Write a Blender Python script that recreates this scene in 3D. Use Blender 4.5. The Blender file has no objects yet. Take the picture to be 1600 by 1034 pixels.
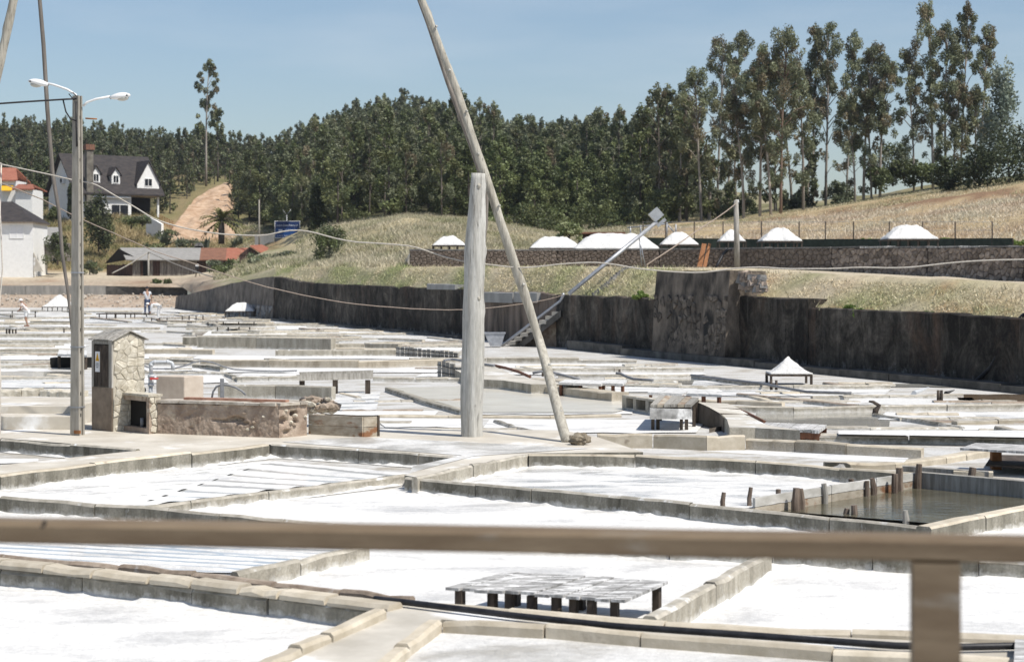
import bpy, bmesh, math, random
import numpy as np
from mathutils import Vector, Matrix, noise as mn
C = bpy.context.scene.collection
sc = bpy.context.scene
PI = math.pi
# ------------------------------------------------------------------ camera, sky, sun, exposure
H = 2.6            # eye height above the pan floors, metres
F = 2800.0         # focal length in photo pixels (photo 1600 wide)
YH = 436.0         # horizon line in photo pixels
cam_d = bpy.data.cameras.new('camera'); cam = bpy.data.objects.new('camera', cam_d); C.objects.link(cam)
cam.location = (0, 0, H); cam.rotation_euler = (PI/2, 0, 0)
cam_d.sensor_width = 36.0; cam_d.lens = 36.0*F/1600
cam_d.shift_y = -(517-YH)/1600.0
cam_d.clip_start = 0.1; cam_d.clip_end = 4000
cam_d.dof.use_dof = True; cam_d.dof.focus_distance = 27.0; cam_d.dof.aperture_fstop = 3.4
sc.camera = cam
SUN_AZ = math.radians(124)      # clockwise from +Y (the view direction): right and behind the camera
SUN_EL = math.radians(57)
world = bpy.data.worlds.new('World'); sc.world = world; world.use_nodes = True
nt = world.node_tree; nt.nodes.clear()
sky = nt.nodes.new('ShaderNodeTexSky'); sky.sky_type = 'NISHITA'; sky.sun_disc = False
sky.sun_elevation = SUN_EL; sky.sun_rotation = SUN_AZ
sky.air_density = 1.0; sky.dust_density = 1.2; sky.ozone_density = 2.0; sky.altitude = 80
bg = nt.nodes.new('ShaderNodeBackground'); bg.inputs['Strength'].default_value = 0.098
wo = nt.nodes.new('ShaderNodeOutputWorld')
# faint streaks of high cloud
tcw = nt.nodes.new('ShaderNodeTexCoord'); mpw = nt.nodes.new('ShaderNodeMapping'); mpw.inputs['Scale'].default_value = (3.0, 3.0, 16.0)
nzw = nt.nodes.new('ShaderNodeTexNoise'); nzw.inputs['Scale'].default_value = 1.6; nzw.inputs['Detail'].default_value = 5.0
rpw = nt.nodes.new('ShaderNodeValToRGB'); rpw.color_ramp.elements[0].position = .50; rpw.color_ramp.elements[1].position = .85
rpw.color_ramp.elements[0].color = (0, 0, 0, 1); rpw.color_ramp.elements[1].color = (.28, .28, .28, 1)
mxw = nt.nodes.new('ShaderNodeMix'); mxw.data_type = 'RGBA'; mxw.inputs[7].default_value = (6.4, 6.8, 7.2, 1)
L = nt.links.new
L(tcw.outputs['Generated'], mpw.inputs['Vector']); L(mpw.outputs['Vector'], nzw.inputs['Vector']); L(nzw.outputs[0], rpw.inputs[0])
L(rpw.outputs[0], mxw.inputs[0]); L(sky.outputs[0], mxw.inputs[6]); L(mxw.outputs[2], bg.inputs['Color']); L(bg.outputs[0], wo.inputs[0])
sun_d = bpy.data.lights.new('sun', 'SUN'); sun_d.energy = 4.2; sun_d.angle = math.radians(.53); sun_d.color = (1.0, .955, .88)
sun = bpy.data.objects.new('sun', sun_d); C.objects.link(sun)
sdir = Vector((math.sin(SUN_AZ)*math.cos(SUN_EL), math.cos(SUN_AZ)*math.cos(SUN_EL), math.sin(SUN_EL)))
sun.rotation_euler = sdir.to_track_quat('Z', 'Y').to_euler(); sun.location = sdir*50 + Vector((0, 30, 0))
sc.view_settings.view_transform = 'Standard'; sc.view_settings.look = 'None'
sc.view_settings.exposure = 0.32; sc.view_settings.gamma = 1.0; sc.view_settings.use_curve_mapping = False
sc.cycles.max_bounces = 6; sc.cycles.diffuse_bounces = 3; sc.cycles.transparent_max_bounces = 4
rng = random.Random(7)
# ------------------------------------------------------------------ place finding: a photo pixel meets a level or a distance
def at(x, y, z=0.0):
    Y = (H-z)*F/(y-YH); return Vector(((x-800)*Y/F, Y, z))
def far(x, y, Y):
    return Vector(((x-800)*Y/F, Y, H+(YH-y)*Y/F))
# ------------------------------------------------------------------ object helpers
WLOC = {}
def wloc(o): return WLOC.get(o.name, Vector((0, 0, 0))) if o else Vector((0, 0, 0))
def tag(o, label=None, cat=None, group=None, kind=None):
    if label: o['label'] = label
    if cat: o['category'] = cat
    if group: o['group'] = group
    if kind: o['kind'] = kind
    return o
def thing(name, loc, label, cat, group=None):
    o = bpy.data.objects.new(name, None); C.objects.link(o); o.location = loc; o.empty_display_size = .2
    WLOC[o.name] = Vector(loc); return tag(o, label, cat, group)
class MB:
    def __init__(s): s.v = []; s.f = []; s.m = []; s.sm = []
    def add(s, vs, fs, mi=0, smooth=False):
        b = len(s.v); s.v += [tuple(v) for v in vs]
        for f in fs: s.f.append(tuple(i+b for i in f)); s.m.append(mi); s.sm.append(smooth)
    def box(s, c, size, rz=0, mi=0, top=None, rot=None):
        sx, sy, sz = size[0]/2, size[1]/2, size[2]/2
        R = rot if rot is not None else Matrix.Rotation(rz, 3, 'Z')
        vs = [Vector(c)+R @ Vector((x*sx, y*sy, z*sz)) for z in (-1, 1) for x, y in ((-1, -1), (1, -1), (1, 1), (-1, 1))]
        b = len(s.v)
        s.add(vs, [(3, 2, 1, 0), (0, 1, 5, 4), (1, 2, 6, 5), (2, 3, 7, 6), (3, 0, 4, 7)], mi)
        s.add([], [], mi); s.f.append((b+4, b+5, b+6, b+7)); s.m.append(mi if top is None else top); s.sm.append(False)
    def tube(s, pts, rad, n=8, mi=0, cap=True, smooth=True):
        pts = [Vector(p) for p in pts]; k = len(pts)
        if not hasattr(rad, '__len__'): rad = [rad]*k
        b = len(s.v); up = None
        for i, p in enumerate(pts):
            d = (pts[min(i+1, k-1)]-pts[max(i-1, 0)]).normalized()
            if up is None: up = Vector((0, 0, 1)) if abs(d.z) < .9 else Vector((1, 0, 0))
            u = (up-d*up.dot(d)).normalized(); w = d.cross(u); up = u
            for j in range(n):
                a = 2*PI*j/n; s.v.append(tuple(p+(u*math.cos(a)+w*math.sin(a))*rad[i]))
        for i in range(k-1):
            for j in range(n):
                q = (b+i*n+j, b+i*n+(j+1) % n, b+(i+1)*n+(j+1) % n, b+(i+1)*n+j)
                s.f.append(q); s.m.append(mi); s.sm.append(smooth)
        if cap:
            s.f.append(tuple(b+j for j in reversed(range(n)))); s.m.append(mi); s.sm.append(False)
            s.f.append(tuple(b+(k-1)*n+j for j in range(n))); s.m.append(mi); s.sm.append(False)
    def prism(s, poly, ext, mi=0, side=None):   # closed polygon of 3D points + extrusion vector
        n = len(poly); poly = [Vector(p) for p in poly]; e = Vector(ext); b = len(s.v)
        s.v += [tuple(p) for p in poly]+[tuple(p+e) for p in poly]
        s.f.append(tuple(b+i for i in reversed(range(n)))); s.m.append(mi); s.sm.append(False)
        s.f.append(tuple(b+n+i for i in range(n))); s.m.append(mi); s.sm.append(False)
        for i in range(n):
            j = (i+1) % n; s.f.append((b+i, b+j, b+n+j, b+n+i)); s.m.append(mi if side is None else side); s.sm.append(False)
    def build(s, name, mats, parent=None, fix=False):
        if not isinstance(mats, (list, tuple)): mats = [mats]
        o0 = wloc(parent)
        me = bpy.data.meshes.new(name); me.from_pydata([(v[0]-o0.x, v[1]-o0.y, v[2]-o0.z) for v in s.v], [], s.f)
        for m in mats: me.materials.append(m)
        me.polygons.foreach_set('material_index', s.m); me.polygons.foreach_set('use_smooth', s.sm)
        if fix:
            bm = bmesh.new(); bm.from_mesh(me); bmesh.ops.recalc_face_normals(bm, faces=bm.faces); bm.to_mesh(me); bm.free()
        me.update()
        o = bpy.data.objects.new(name, me); C.objects.link(o)
        if parent: o.parent = parent; WLOC[o.name] = o0
        return o
def np_mesh(name, v, f, mats, col=None, parent=None, smooth=False, k=4):
    me = bpy.data.meshes.new(name); nv, nf = len(v), len(f)
    me.vertices.add(nv); me.vertices.foreach_set('co', np.asarray(v, np.float32).ravel())
    me.loops.add(nf*k); me.loops.foreach_set('vertex_index', np.asarray(f, np.int32).ravel())
    me.polygons.add(nf); me.polygons.foreach_set('loop_start', np.arange(nf, dtype=np.int32)*k)
    me.polygons.foreach_set('loop_total', np.full(nf, k, np.int32))
    if smooth: me.polygons.foreach_set('use_smooth', np.ones(nf, bool))
    for m in (mats if isinstance(mats, (list, tuple)) else [mats]): me.materials.append(m)
    if col is not None:
        a = me.color_attributes.new('Col', 'FLOAT_COLOR', 'POINT')
        a.data.foreach_set('color', np.concatenate([np.asarray(col, np.float32), np.ones((nv, 1), np.float32)], 1).ravel())
    me.update(calc_edges=True); me.validate()
    o = bpy.data.objects.new(name, me); C.objects.link(o)
    if parent: o.parent = parent; WLOC[o.name] = wloc(parent)
    return o
# ------------------------------------------------------------------ materials
class G:
    """small node-graph writer"""
    def __init__(s, name):
        s.mat = bpy.data.materials.new(name); s.mat.use_nodes = True; s.t = s.mat.node_tree
        s.b = s.t.nodes['Principled BSDF']; s.tc = s.t.nodes.new('ShaderNodeTexCoord'); s.geo = s.t.nodes.new('ShaderNodeNewGeometry')
    def n(s, kind): return s.t.nodes.new(kind)
    def l(s, a, b): s.t.links.new(a, b)
    def noise(s, scale, stretch=(1, 1, 1), coord='Object', detail=5, rough=.6, dist=0):
        m = s.n('ShaderNodeMapping'); m.inputs['Scale'].default_value = stretch
        s.l(s.geo.outputs['Position'] if coord == 'World' else s.tc.outputs[coord], m.inputs['Vector'])
        t = s.n('ShaderNodeTexNoise'); t.inputs['Scale'].default_value = scale; t.inputs['Detail'].default_value = detail
        t.inputs['Roughness'].default_value = rough; t.inputs['Distortion'].default_value = dist
        s.l(m.outputs[0], t.inputs['Vector']); return t.outputs[0]
    def ramp(s, fac, stops):
        r = s.n('ShaderNodeValToRGB'); e = r.color_ramp.elements
        while len(e) < len(stops): e.new(.5)
        for i, (p, c) in enumerate(stops):
            e[i].position = p; e[i].color = (c, c, c, 1) if not hasattr(c, '__len__') else (*c, 1)
        s.l(fac, r.inputs[0]); return r.outputs[0]
    def mix(s, fac, a, b, mode='MIX'):
        m = s.n('ShaderNodeMix'); m.data_type = 'RGBA'; m.blend_type = mode
        for v, i in ((fac, 0), (a, 6), (b, 7)):
            if hasattr(v, 'is_linked'): s.l(v, m.inputs[i])
            elif i == 0: m.inputs[0].default_value = v
            else: m.inputs[i].default_value = (*v, 1)
        return m.outputs[2]
    def math(s, op, a, b=None):
        m = s.n('ShaderNodeMath'); m.operation = op
        for v, i in ((a, 0), (b, 1)):
            if v is None: continue
            if hasattr(v, 'is_linked'): s.l(v, m.inputs[i])
            else: m.inputs[i].default_value = v
        return m.outputs[0]
    def z(s):
        x = s.n('ShaderNodeSeparateXYZ'); s.l(s.geo.outputs['Position'], x.inputs[0]); return x.outputs[2]
    def rand(s, col, lo=.84, hi=1.14):
        o = s.n('ShaderNodeObjectInfo'); r = s.ramp(o.outputs['Random'], [(0, lo), (1, hi)]); return s.mix(1.0, col, r, 'MULTIPLY')
    def attr(s, name='Col'):
        a = s.n('ShaderNodeAttribute'); a.attribute_name = name; return a.outputs[0]
    def bump(s, fac, strength=.4, dist=.02):
        b = s.n('ShaderNodeBump'); b.inputs['Strength'].default_value = strength; b.inputs['Distance'].default_value = dist
        s.l(fac, b.inputs['Height']); s.l(b.outputs[0], s.b.inputs['Normal'])
    def out(s, col, rough=.8, spec=.25, metal=0):
        if hasattr(col, 'is_linked'): s.l(col, s.b.inputs['Base Color'])
        else: s.b.inputs['Base Color'].default_value = (*col, 1)
        if hasattr(rough, 'is_linked'): s.l(rough, s.b.inputs['Roughness'])
        else: s.b.inputs['Roughness'].default_value = rough
        s.b.inputs['Specular IOR Level'].default_value = spec; s.b.inputs['Metallic'].default_value = metal
        return s.mat
def simple(name, c1, c2, scale=6, stretch=(1, 1, 1), rough=.8, bump=.25, coord='Object', spec=.25, metal=0, rand=True, spots=None, lo=.35, hi=.68, bd=.01):
    g = G(name); n = g.noise(scale, stretch, coord); col = g.ramp(n, [(lo, c1), (hi, c2)])
    if spots:
        k = g.noise(scale*.55, (stretch[0]*1.3, stretch[1]*1.3, stretch[2]), coord, 6)
        col = g.mix(g.ramp(k, [(spots[1], 0.0), (spots[1]+.1, 1.0)]), col, spots[0])
    if rand: col = g.rand(col, *(rand if isinstance(rand, tuple) else (.84, 1.14)))
    if bump: g.bump(g.noise(scale*5, stretch, coord, 6, .7), bump, bd)
    return g.out(col, rough, spec, metal)
def concrete_side(name, dark, mid, light, crust=.05, crustw=.8):
    """cement face with run marks, algae and a salt crust creeping up from the pan"""
    g = G(name)
    st = g.noise(5.0, (1, 1, .16), 'World', 5, .65)
    big = g.noise(.9, (1, 1, 1), 'World', 3)
    col = g.ramp(g.math('ADD', g.math('MULTIPLY', st, .65), g.math('MULTIPLY', big, .35)), [(.36, dark), (.5, mid), (.66, light)])
    fine = g.noise(38, (1, 1, 1), 'World', 4); col = g.mix(.5, col, g.ramp(fine, [(.3, .55), (.7, 1.25)]), 'MULTIPLY')
    sp = g.noise(6, (1, 1, .9), 'World', 8, .8)
    lev = g.math('SUBTRACT', g.math('MULTIPLY', sp, 1.6), g.math('MULTIPLY', g.z(), 5.5))
    col = g.mix(g.ramp(lev, [(.38, 0.0), (.86, crustw)]), col, (.74, .725, .69))
    wht = g.noise(16, (1, 1, .3), 'World', 6, .8); col = g.mix(g.ramp(wht, [(.60, 0.0), (.74, .65)]), col, (.62, .62, .60))
    col = g.rand(col, .88, 1.1); g.bump(g.noise(30, (1, 1, 1), 'World', 6, .7), .5, .012)
    return g.out(col, .85, .2)
def salt_mat(name, base=.80, patch=(.55, .57, .58), amount=.6, scale=.55, wet=None, bumps=.6, streak=(1, 1, 1)):
    g = G(name)
    big = g.noise(scale, streak, 'World', 6, .62, .6)
    col = g.mix(g.ramp(big, [(amount, 0.0), (amount+.16, 1.0)]), (base, base*.985, base*.945), patch)
    gr = g.noise(14, (1, 1, 1), 'World', 6, .75); col = g.mix(1.0, col, g.ramp(gr, [(.3, .80), (.6, 1.04)]), 'MULTIPLY')
    g2 = g.noise(70, (1, 1, 1), 'World', 3, .7); col = g.mix(1.0, col, g.ramp(g2, [(.35, .86), (.65, 1.03)]), 'MULTIPLY')
    g.bump(g.math('ADD', g.noise(22, (1, 1, 1), 'World', 6, .75), g.math('MULTIPLY', g.noise(2.2, (1, 1, 1), 'World', 3), 2.0)), bumps, .03)
    rough = .75
    if wet is not None: rough = g.ramp(big, [(amount, .75), (amount+.12, wet)])
    return g.out(col, rough, .35)
def water_mat(name, col, col2, rough=.04, rip=.12, scale=3):
    g = G(name); n = g.noise(.9, (1, 1.6, 1), 'World', 5); c = g.ramp(n, [(.35, col), (.65, col2)])
    g.bump(g.noise(scale, (1, 2.2, 1), 'World', 3), rip, .02); g.b.inputs['IOR'].default_value = 1.33
    return g.out(c, rough, .5)
M = {}
M['salt'] = salt_mat('salt', .76, (.56, .55, .53), .525, .6, .42, .45, (1, 2.6, 1))
M['salt_dirty'] = salt_mat('salt_dirty', .70, (.46, .435, .385), .47, .8, .35)
M['salt_wet'] = salt_mat('salt_wet', .70, (.48, .48, .47), .48, .7, .12, .25, (1, 2.5, 1))
M['salt_pile'] = salt_mat('salt_pile', .74, (.58, .58, .575), .52, 2.2, None, 1.0)
M['brine'] = water_mat('brine', (.36, .35, .31), (.46, .445, .40), .05, .10)
M['brine_blue'] = water_mat('brine_blue', (.34, .37, .40), (.46, .48, .50), .05, .10)
M['brine_tan'] = water_mat('brine_tan', (.58, .545, .465), (.68, .645, .565), .22, .06)
M['pond'] = water_mat('pond_water', (.075, .068, .045), (.13, .12, .085), .03, .22, 5)
M['brown_water'] = water_mat('brown_water', (.15, .10, .06), (.21, .15, .09), .05, .1)
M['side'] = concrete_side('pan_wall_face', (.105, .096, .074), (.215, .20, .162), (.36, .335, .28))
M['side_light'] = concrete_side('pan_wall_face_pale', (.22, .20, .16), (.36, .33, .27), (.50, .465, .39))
M['side_tan'] = concrete_side('pan_wall_face_tan', (.32, .275, .21), (.45, .395, .31), (.54, .485, .395), .03, .35)
M['top'] = simple('wall_top_stone', (.30, .275, .225), (.50, .46, .39), 7, spots=((.68, .68, .66), .60), coord='World', bump=.4)
M['beige'] = simple('beige_coping', (.43, .375, .285), (.58, .52, .42), 5, spots=((.30, .25, .19), .63), bump=.35, bd=.015)
M['brownstone'] = simple('brown_coping', (.24, .185, .14), (.40, .33, .26), 8, spots=((.55, .53, .50), .62), bump=.5, bd=.02)
M['walk'] = simple('walkway_cement', (.40, .37, .315), (.56, .525, .46), 1.7, coord='World', spots=((.72, .72, .71), .56), bump=.35, rand=False)
M['platform'] = simple('platform_cement', (.44, .40, .335), (.60, .56, .485), 1.3, coord='World', spots=((.74, .735, .72), .57), bump=.3, rand=False)
M['floor'] = salt_mat('pan_floor_cement', .60, (.42, .385, .325), .46, .8, .65, .6, (1, 2.2, 1))
M['oldwood'] = simple('grey_old_wood', (.215, .20, .175), (.42, .40, .36), 3.0, (7, 7, .7), bump=.6, rough=.85)
def wood_mat(name, a, b, dark, spot):
    g = G(name); n = g.noise(2.0, (8, 8, .5), 'Object', 6, .65); col = g.ramp(n, [(.34, a), (.66, b)])
    ck = g.noise(5.0, (9, 9, .22), 'Object', 7, .7, .3); cr = g.ramp(ck, [(.33, 1.0), (.40, 0.0)]); col = g.mix(g.math('MULTIPLY', cr, .8), col, dark)
    sp = g.noise(2.6, (1, 1, .7), 'Object', 6, .7); col = g.mix(g.ramp(sp, [(.58, 0.0), (.70, .6)]), col, spot)
    hi = g.noise(24, (1, 1, .3), 'Object', 4); col = g.mix(.5, col, g.ramp(hi, [(.3, .75), (.7, 1.15)]), 'MULTIPLY')
    g.bump(g.math('SUBTRACT', g.noise(9, (4, 4, .4), 'Object', 6, .7), g.math('MULTIPLY', cr, .6)), .9, .015); return g.out(col, .88, .15)
M['post'] = wood_mat('bleached_post_wood', (.34, .325, .29), (.56, .55, .51), (.12, .105, .09), (.30, .285, .25))
M['pole'] = wood_mat('pale_pole_wood', (.31, .285, .235), (.51, .48, .41), (.12, .10, .08), (.24, .205, .16))
M['board_pale'] = simple('pale_pond_board', (.36, .345, .31), (.60, .585, .55), 2.5, (1, 1, 2.5), bump=.5, spots=((.20, .15, .11), .62))
M['thinpole'] = simple('thin_grey_pole', (.13, .115, .10), (.24, .215, .19), 3, (6, 6, .6), bump=.3)
M['darkwood'] = simple('dark_wet_wood', (.035, .028, .023), (.11, .085, .065), 4, (3, 3, 1), bump=.5)
M['redwood'] = simple('rusty_red_wood', (.10, .042, .025), (.21, .10, .06), 4, (3, 3, 1), bump=.5, spots=((.40, .38, .35), .66))
M['saltplank'] = simple('salt_crusted_plank', (.20, .195, .185), (.50, .49, .47), 5, (1.2, 5, 1), bump=.6, spots=((.74, .73, .71), .50))
M['rail'] = simple('varnished_rail', (.13, .092, .058), (.22, .168, .112), 2.0, (.6, 6, 6), bump=.2, rand=False, spots=((.25, .225, .19), .58))
M['poleconc'] = simple('lamp_pole_concrete', (.25, .23, .195), (.37, .345, .30), 5, (3, 3, .5), bump=.3, rand=False)
M['stone'] = simple('cream_stone', (.42, .375, .29), (.66, .615, .52), 11, bump=.7, bd=.02)
M['stone_joint'] = simple('stone_mortar', (.46, .415, .33), (.60, .555, .46), 14, bump=.6)
M['wallstone'] = simple('terrace_stone', (.19, .15, .12), (.42, .345, .285), 6, rand=(.6, 1.35), bump=.7, bd=.02, spots=((.10, .09, .08), .64))
M['walljoint'] = simple('terrace_joint', (.028, .022, .018), (.07, .057, .046), 12, bump=.5)
M['greystone'] = simple('grey_loose_stone', (.14, .135, .13), (.30, .29, .275), 5, bump=.7)
M['palestone'] = simple('pale_rubble', (.30, .26, .21), (.60, .55, .48), 5, bump=.7)
M['mud'] = simple('mud_plaster', (.25, .185, .14), (.45, .365, .29), 5, coord='World', bump=.9, spots=((.53, .46, .36), .56), rand=False, bd=.02)
M['plaster'] = simple('pink_plaster', (.46, .385, .315), (.58, .51, .43), 4, coord='World', bump=.5, spots=((.40, .23, .14), .70), rand=False)
M['board'] = simple('trough_board', (.28, .235, .175), (.47, .42, .34), 5, (1, 1, 2.2), bump=.7, spots=((.23, .115, .06), .53))
M['pvc'] = simple('grey_pvc', (.40, .42, .44), (.50, .52, .54), 9, bump=.05, rough=.4)
M['red'] = simple('red_valve', (.50, .045, .04), (.58, .07, .06), 9, bump=0, rough=.4)
M['black'] = simple('black_rubber', (.012, .012, .014), (.03, .03, .033), 10, bump=.1, rough=.45)
M['hose_grey'] = simple('grey_hose', (.16, .165, .175), (.27, .275, .29), 10, bump=.1, rough=.5)
M['rope'] = simple('pale_rope', (.46, .42, .36), (.62, .58, .52), 30, bump=.5)
M['rope_brown'] = simple('brown_rope', (.27, .21, .17), (.42, .35, .29), 30, bump=.5)
M['steel'] = simple('galvanised_steel', (.30, .31, .33), (.42, .43, .45), 8, bump=.05, rough=.45, metal=.5)
M['white'] = simple('white_paint', (.74, .74, .72), (.82, .82, .80), 3, bump=.1, spots=((.62, .61, .58), .70), rand=False)
M['lamp_white'] = simple('lamp_housing', (.70, .70, .69), (.78, .78, .77), 5, bump=0, rough=.35, rand=False)
M['glass'] = simple('dark_window_glass', (.012, .014, .018), (.03, .034, .04), 3, bump=0, rough=.08, spec=.5)
M['lampglass'] = simple('lamp_diffuser', (.50, .49, .44), (.60, .58, .52), 5, bump=0, rough=.2)
M['slate'] = simple('dark_roof_slate', (.028, .026, .027), (.066, .056, .052), 1.6, (1, 1, 4), bump=.4, spots=((.13, .075, .05), .66))
M['grey_roof'] = simple('grey_sheet_roof', (.18, .175, .165), (.30, .29, .275), 2, (1, 6, 1), bump=.3)
M['rust_roof'] = simple('rusty_tile_roof', (.13, .065, .045), (.25, .125, .08), 2, (1, 5, 1), bump=.4)
M['red_roof'] = simple('red_tile_roof', (.24, .085, .055), (.34, .145, .095), 2, (1, 5, 1), bump=.4)
M['shed_board'] = simple('weathered_shed_board', (.10, .085, .075), (.29, .265, .24), 2.0, (6, 6, .7), bump=.5)
M['shed_dark'] = simple('dark_shed_board', (.035, .022, .018), (.10, .06, .048), 2.0, (6, 6, .7), bump=.5)
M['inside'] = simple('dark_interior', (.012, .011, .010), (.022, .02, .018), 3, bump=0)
M['blue_sign'] = simple('blue_sign_paint', (.012, .055, .20), (.018, .075, .25), 2, bump=0, rough=.5, rand=False)
M['blue_dark'] = simple('blue_sign_dark', (.012, .03, .12), (.016, .04, .14), 2, bump=0, rough=.5, rand=False)
M['print'] = simple('sign_print', (.55, .60, .68), (.62, .66, .74), 2, bump=0, rand=False)
M['yellow'] = simple('warning_yellow', (.66, .36, .02), (.70, .40, .03), 5, bump=0, rand=False)
M['ink'] = simple('black_ink', (.02, .02, .02), (.03, .03, .03), 5, bump=0, rand=False)
M['plate'] = simple('white_plate', (.72, .72, .72), (.78, .78, .78), 5, bump=0, rand=False)
M['skin'] = simple('skin', (.30, .17, .115), (.38, .23, .16), 9, bump=0, rough=.6)
M['shirt'] = simple('pale_shirt', (.52, .54, .57), (.68, .69, .71), 20, bump=.1)
M['pink_shirt'] = simple('pale_pink_shirt', (.60, .52, .49), (.70, .63, .60), 12, bump=.1)
M['jeans'] = simple('blue_jeans', (.03, .045, .09), (.06, .085, .15), 12, bump=.1)
M['white_cloth'] = simple('white_cloth', (.62, .62, .61), (.74, .74, .73), 8, bump=.1)
M['darkcap'] = simple('dark_cap', (.02, .02, .025), (.04, .04, .05), 8, bump=0)
M['mesh_green'] = simple('green_shade_net', (.016, .024, .018), (.035, .048, .036), 4, bump=.1, rand=False)
M['rusty'] = simple('rusty_board', (.20, .085, .035), (.32, .15, .065), 5, (2, 2, 1), bump=.4)
M['sand'] = simple('orange_earth', (.34, .215, .13), (.58, .43, .30), .9, coord='World', bump=.5, rand=False, bd=.15)
M['bark'] = simple('eucalyptus_bark', (.20, .17, .14), (.44, .395, .345), 1.6, (3, 3, .4), bump=.5)
M['bark_red'] = simple('reddish_bark', (.17, .115, .085), (.30, .22, .17), 1.6, (3, 3, .4), bump=.5)
M['bark_mid'] = simple('forest_bark', (.10, .082, .066), (.22, .19, .16), 1.6, (3, 3, .4), bump=.5)
M['bark_dark'] = simple('dark_bark', (.05, .042, .036), (.13, .11, .095), 1.6, (3, 3, .4), bump=.5)
def leaf_mat(name, tint):
    g = G(name); col = g.mix(1.0, g.attr(), tint, 'MULTIPLY'); col = g.rand(col, .78, 1.2)
    g.b.inputs['Subsurface Weight'].default_value = 0
    m = g.out(col, .55, .3)
    tr = g.n('ShaderNodeBsdfTranslucent'); g.l(col, tr.inputs['Color']); mx = g.n('ShaderNodeMixShader'); mx.inputs[0].default_value = .22
    o = g.t.nodes['Material Output']; g.l(g.b.outputs[0], mx.inputs[1]); g.l(tr.outputs[0], mx.inputs[2]); g.l(mx.outputs[0], o.inputs[0])
    return m
M['leaf'] = leaf_mat('leaves', (1, 1, 1))
M['grass'] = leaf_mat('grass_blades', (1, 1, 1))
def dark_wall_mat():
    g = G('algae_black_wall')
    st = g.noise(1.1, (1, 1, .7), 'World', 10, .80, .8); big = g.noise(.25, (1, 1, .7), 'World', 5)
    col = g.ramp(g.math('ADD', g.math('MULTIPLY', st, .6), g.math('MULTIPLY', big, .4)),
                 [(.37, (.010, .009, .008)), (.46, (.028, .025, .021)), (.54, (.085, .075, .062)), (.68, (.25, .22, .18))])
    rust = g.noise(.7, (1, 1, .4), 'World', 8, .76, .4); col = g.mix(g.ramp(rust, [(.53, 0.0), (.70, .75)]), col, (.13, .085, .06))
    blk = g.noise(.5, (1, 1, .55), 'World', 8, .76, .3); col = g.mix(g.ramp(blk, [(.51, 0.0), (.64, .8)]), col, (.013, .011, .009))
    run = g.noise(2.6, (1, 1, .055), 'World', 7, .72); col = g.mix(g.ramp(run, [(.57, 0.0), (.72, .45)]), col, (.24, .22, .19))
    wh = g.noise(3.0, (1, 1, .7), 'World', 8, .82); lev = g.math('SUBTRACT', g.math('MULTIPLY', wh, 1.5), g.math('MULTIPLY', g.z(), .55))
    col = g.mix(g.ramp(lev, [(.66, 0.0), (.90, .7)]), col, (.38, .37, .35))
    fine = g.noise(11, (1, 1, .8), 'World', 8, .8); col = g.mix(.75, col, g.ramp(fine, [(.3, .45), (.7, 1.5)]), 'MULTIPLY')
    g.bump(g.noise(7, (1, 1, .8), 'World', 8, .78), .8, .06); return g.out(col, .9, .15)
M['darkwall'] = dark_wall_mat()
M['darkwall_pink'] = simple('stained_pale_wall', (.04, .031, .024), (.25, .195, .155), 1.5, (1, 1, .2), coord='World', bump=.5, rand=False, bd=.03)
M['towerstone'] = simple('buttress_stone', (.055, .046, .037), (.24, .20, .16), 7, bump=.8, bd=.03, rand=(.55, 1.25))
M['brine_pale'] = water_mat('brine_pale', (.50, .51, .51), (.60, .60, .59), .10, .05)
M['tower'] = simple('rubble_buttress_render', (.04, .033, .026), (.25, .205, .16), 1.6, (1, 1, .6), coord='World', bump=.9, rand=False, bd=.06, spots=((.022, .02, .018), .56))
M['wedge'] = simple('grey_wedge_wall', (.065, .055, .045), (.21, .18, .15), 1.2, (1, 1, .9), coord='World', bump=.9, rand=False, bd=.06, spots=((.04, .036, .033), .60))
M['patch'] = simple('pale_cement_patch', (.22, .22, .21), (.33, .325, .31), 1.2, (1, 1, .4), coord='World', bump=.3, rand=False)
M['plinth'] = simple('plinth_cement', (.05, .048, .043), (.15, .14, .125), 2.0, coord='World', bump=.4)
M['bankwall'] = simple('old_bank_wall', (.20, .195, .18), (.36, .34, .305), 2.0, (1, 1, .25), coord='World', bump=.4, rand=False)
# ================================================================== THE SALT PANS
def sheet(name, poly, mat, z, label=None, res=None):
    """a flat surface: photo polygon met with level z"""
    m = MB(); pts = [at(x, y, z) for x, y in poly]; m.add(pts, [tuple(range(len(pts)))])
    o = m.build(name, mat); bm = bmesh.new(); bm.from_mesh(o.data)
    for f in bm.faces:
        if f.normal.z < 0: f.normal_flip()
    bm.to_mesh(o.data); bm.free()
    return tag(o, label, kind='structure')
def slab(name, poly, mat, side, z, z0=-.02, label=None):
    pts = [at(x, y, z) for x, y in poly]; m = MB(); m.prism(pts, (0, 0, z0-z), 0, 1)
    return tag(m.build(name, [mat, side], fix=True), label, kind='structure')
g = MB(); g.add([(-130, -12, 0), (130, -12, 0), (130, 175, 0), (-130, 175, 0)], [(0, 1, 2, 3)])
tag(g.build('ground', M['floor']), 'pale cement ground of the salt pans', kind='structure')

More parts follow.
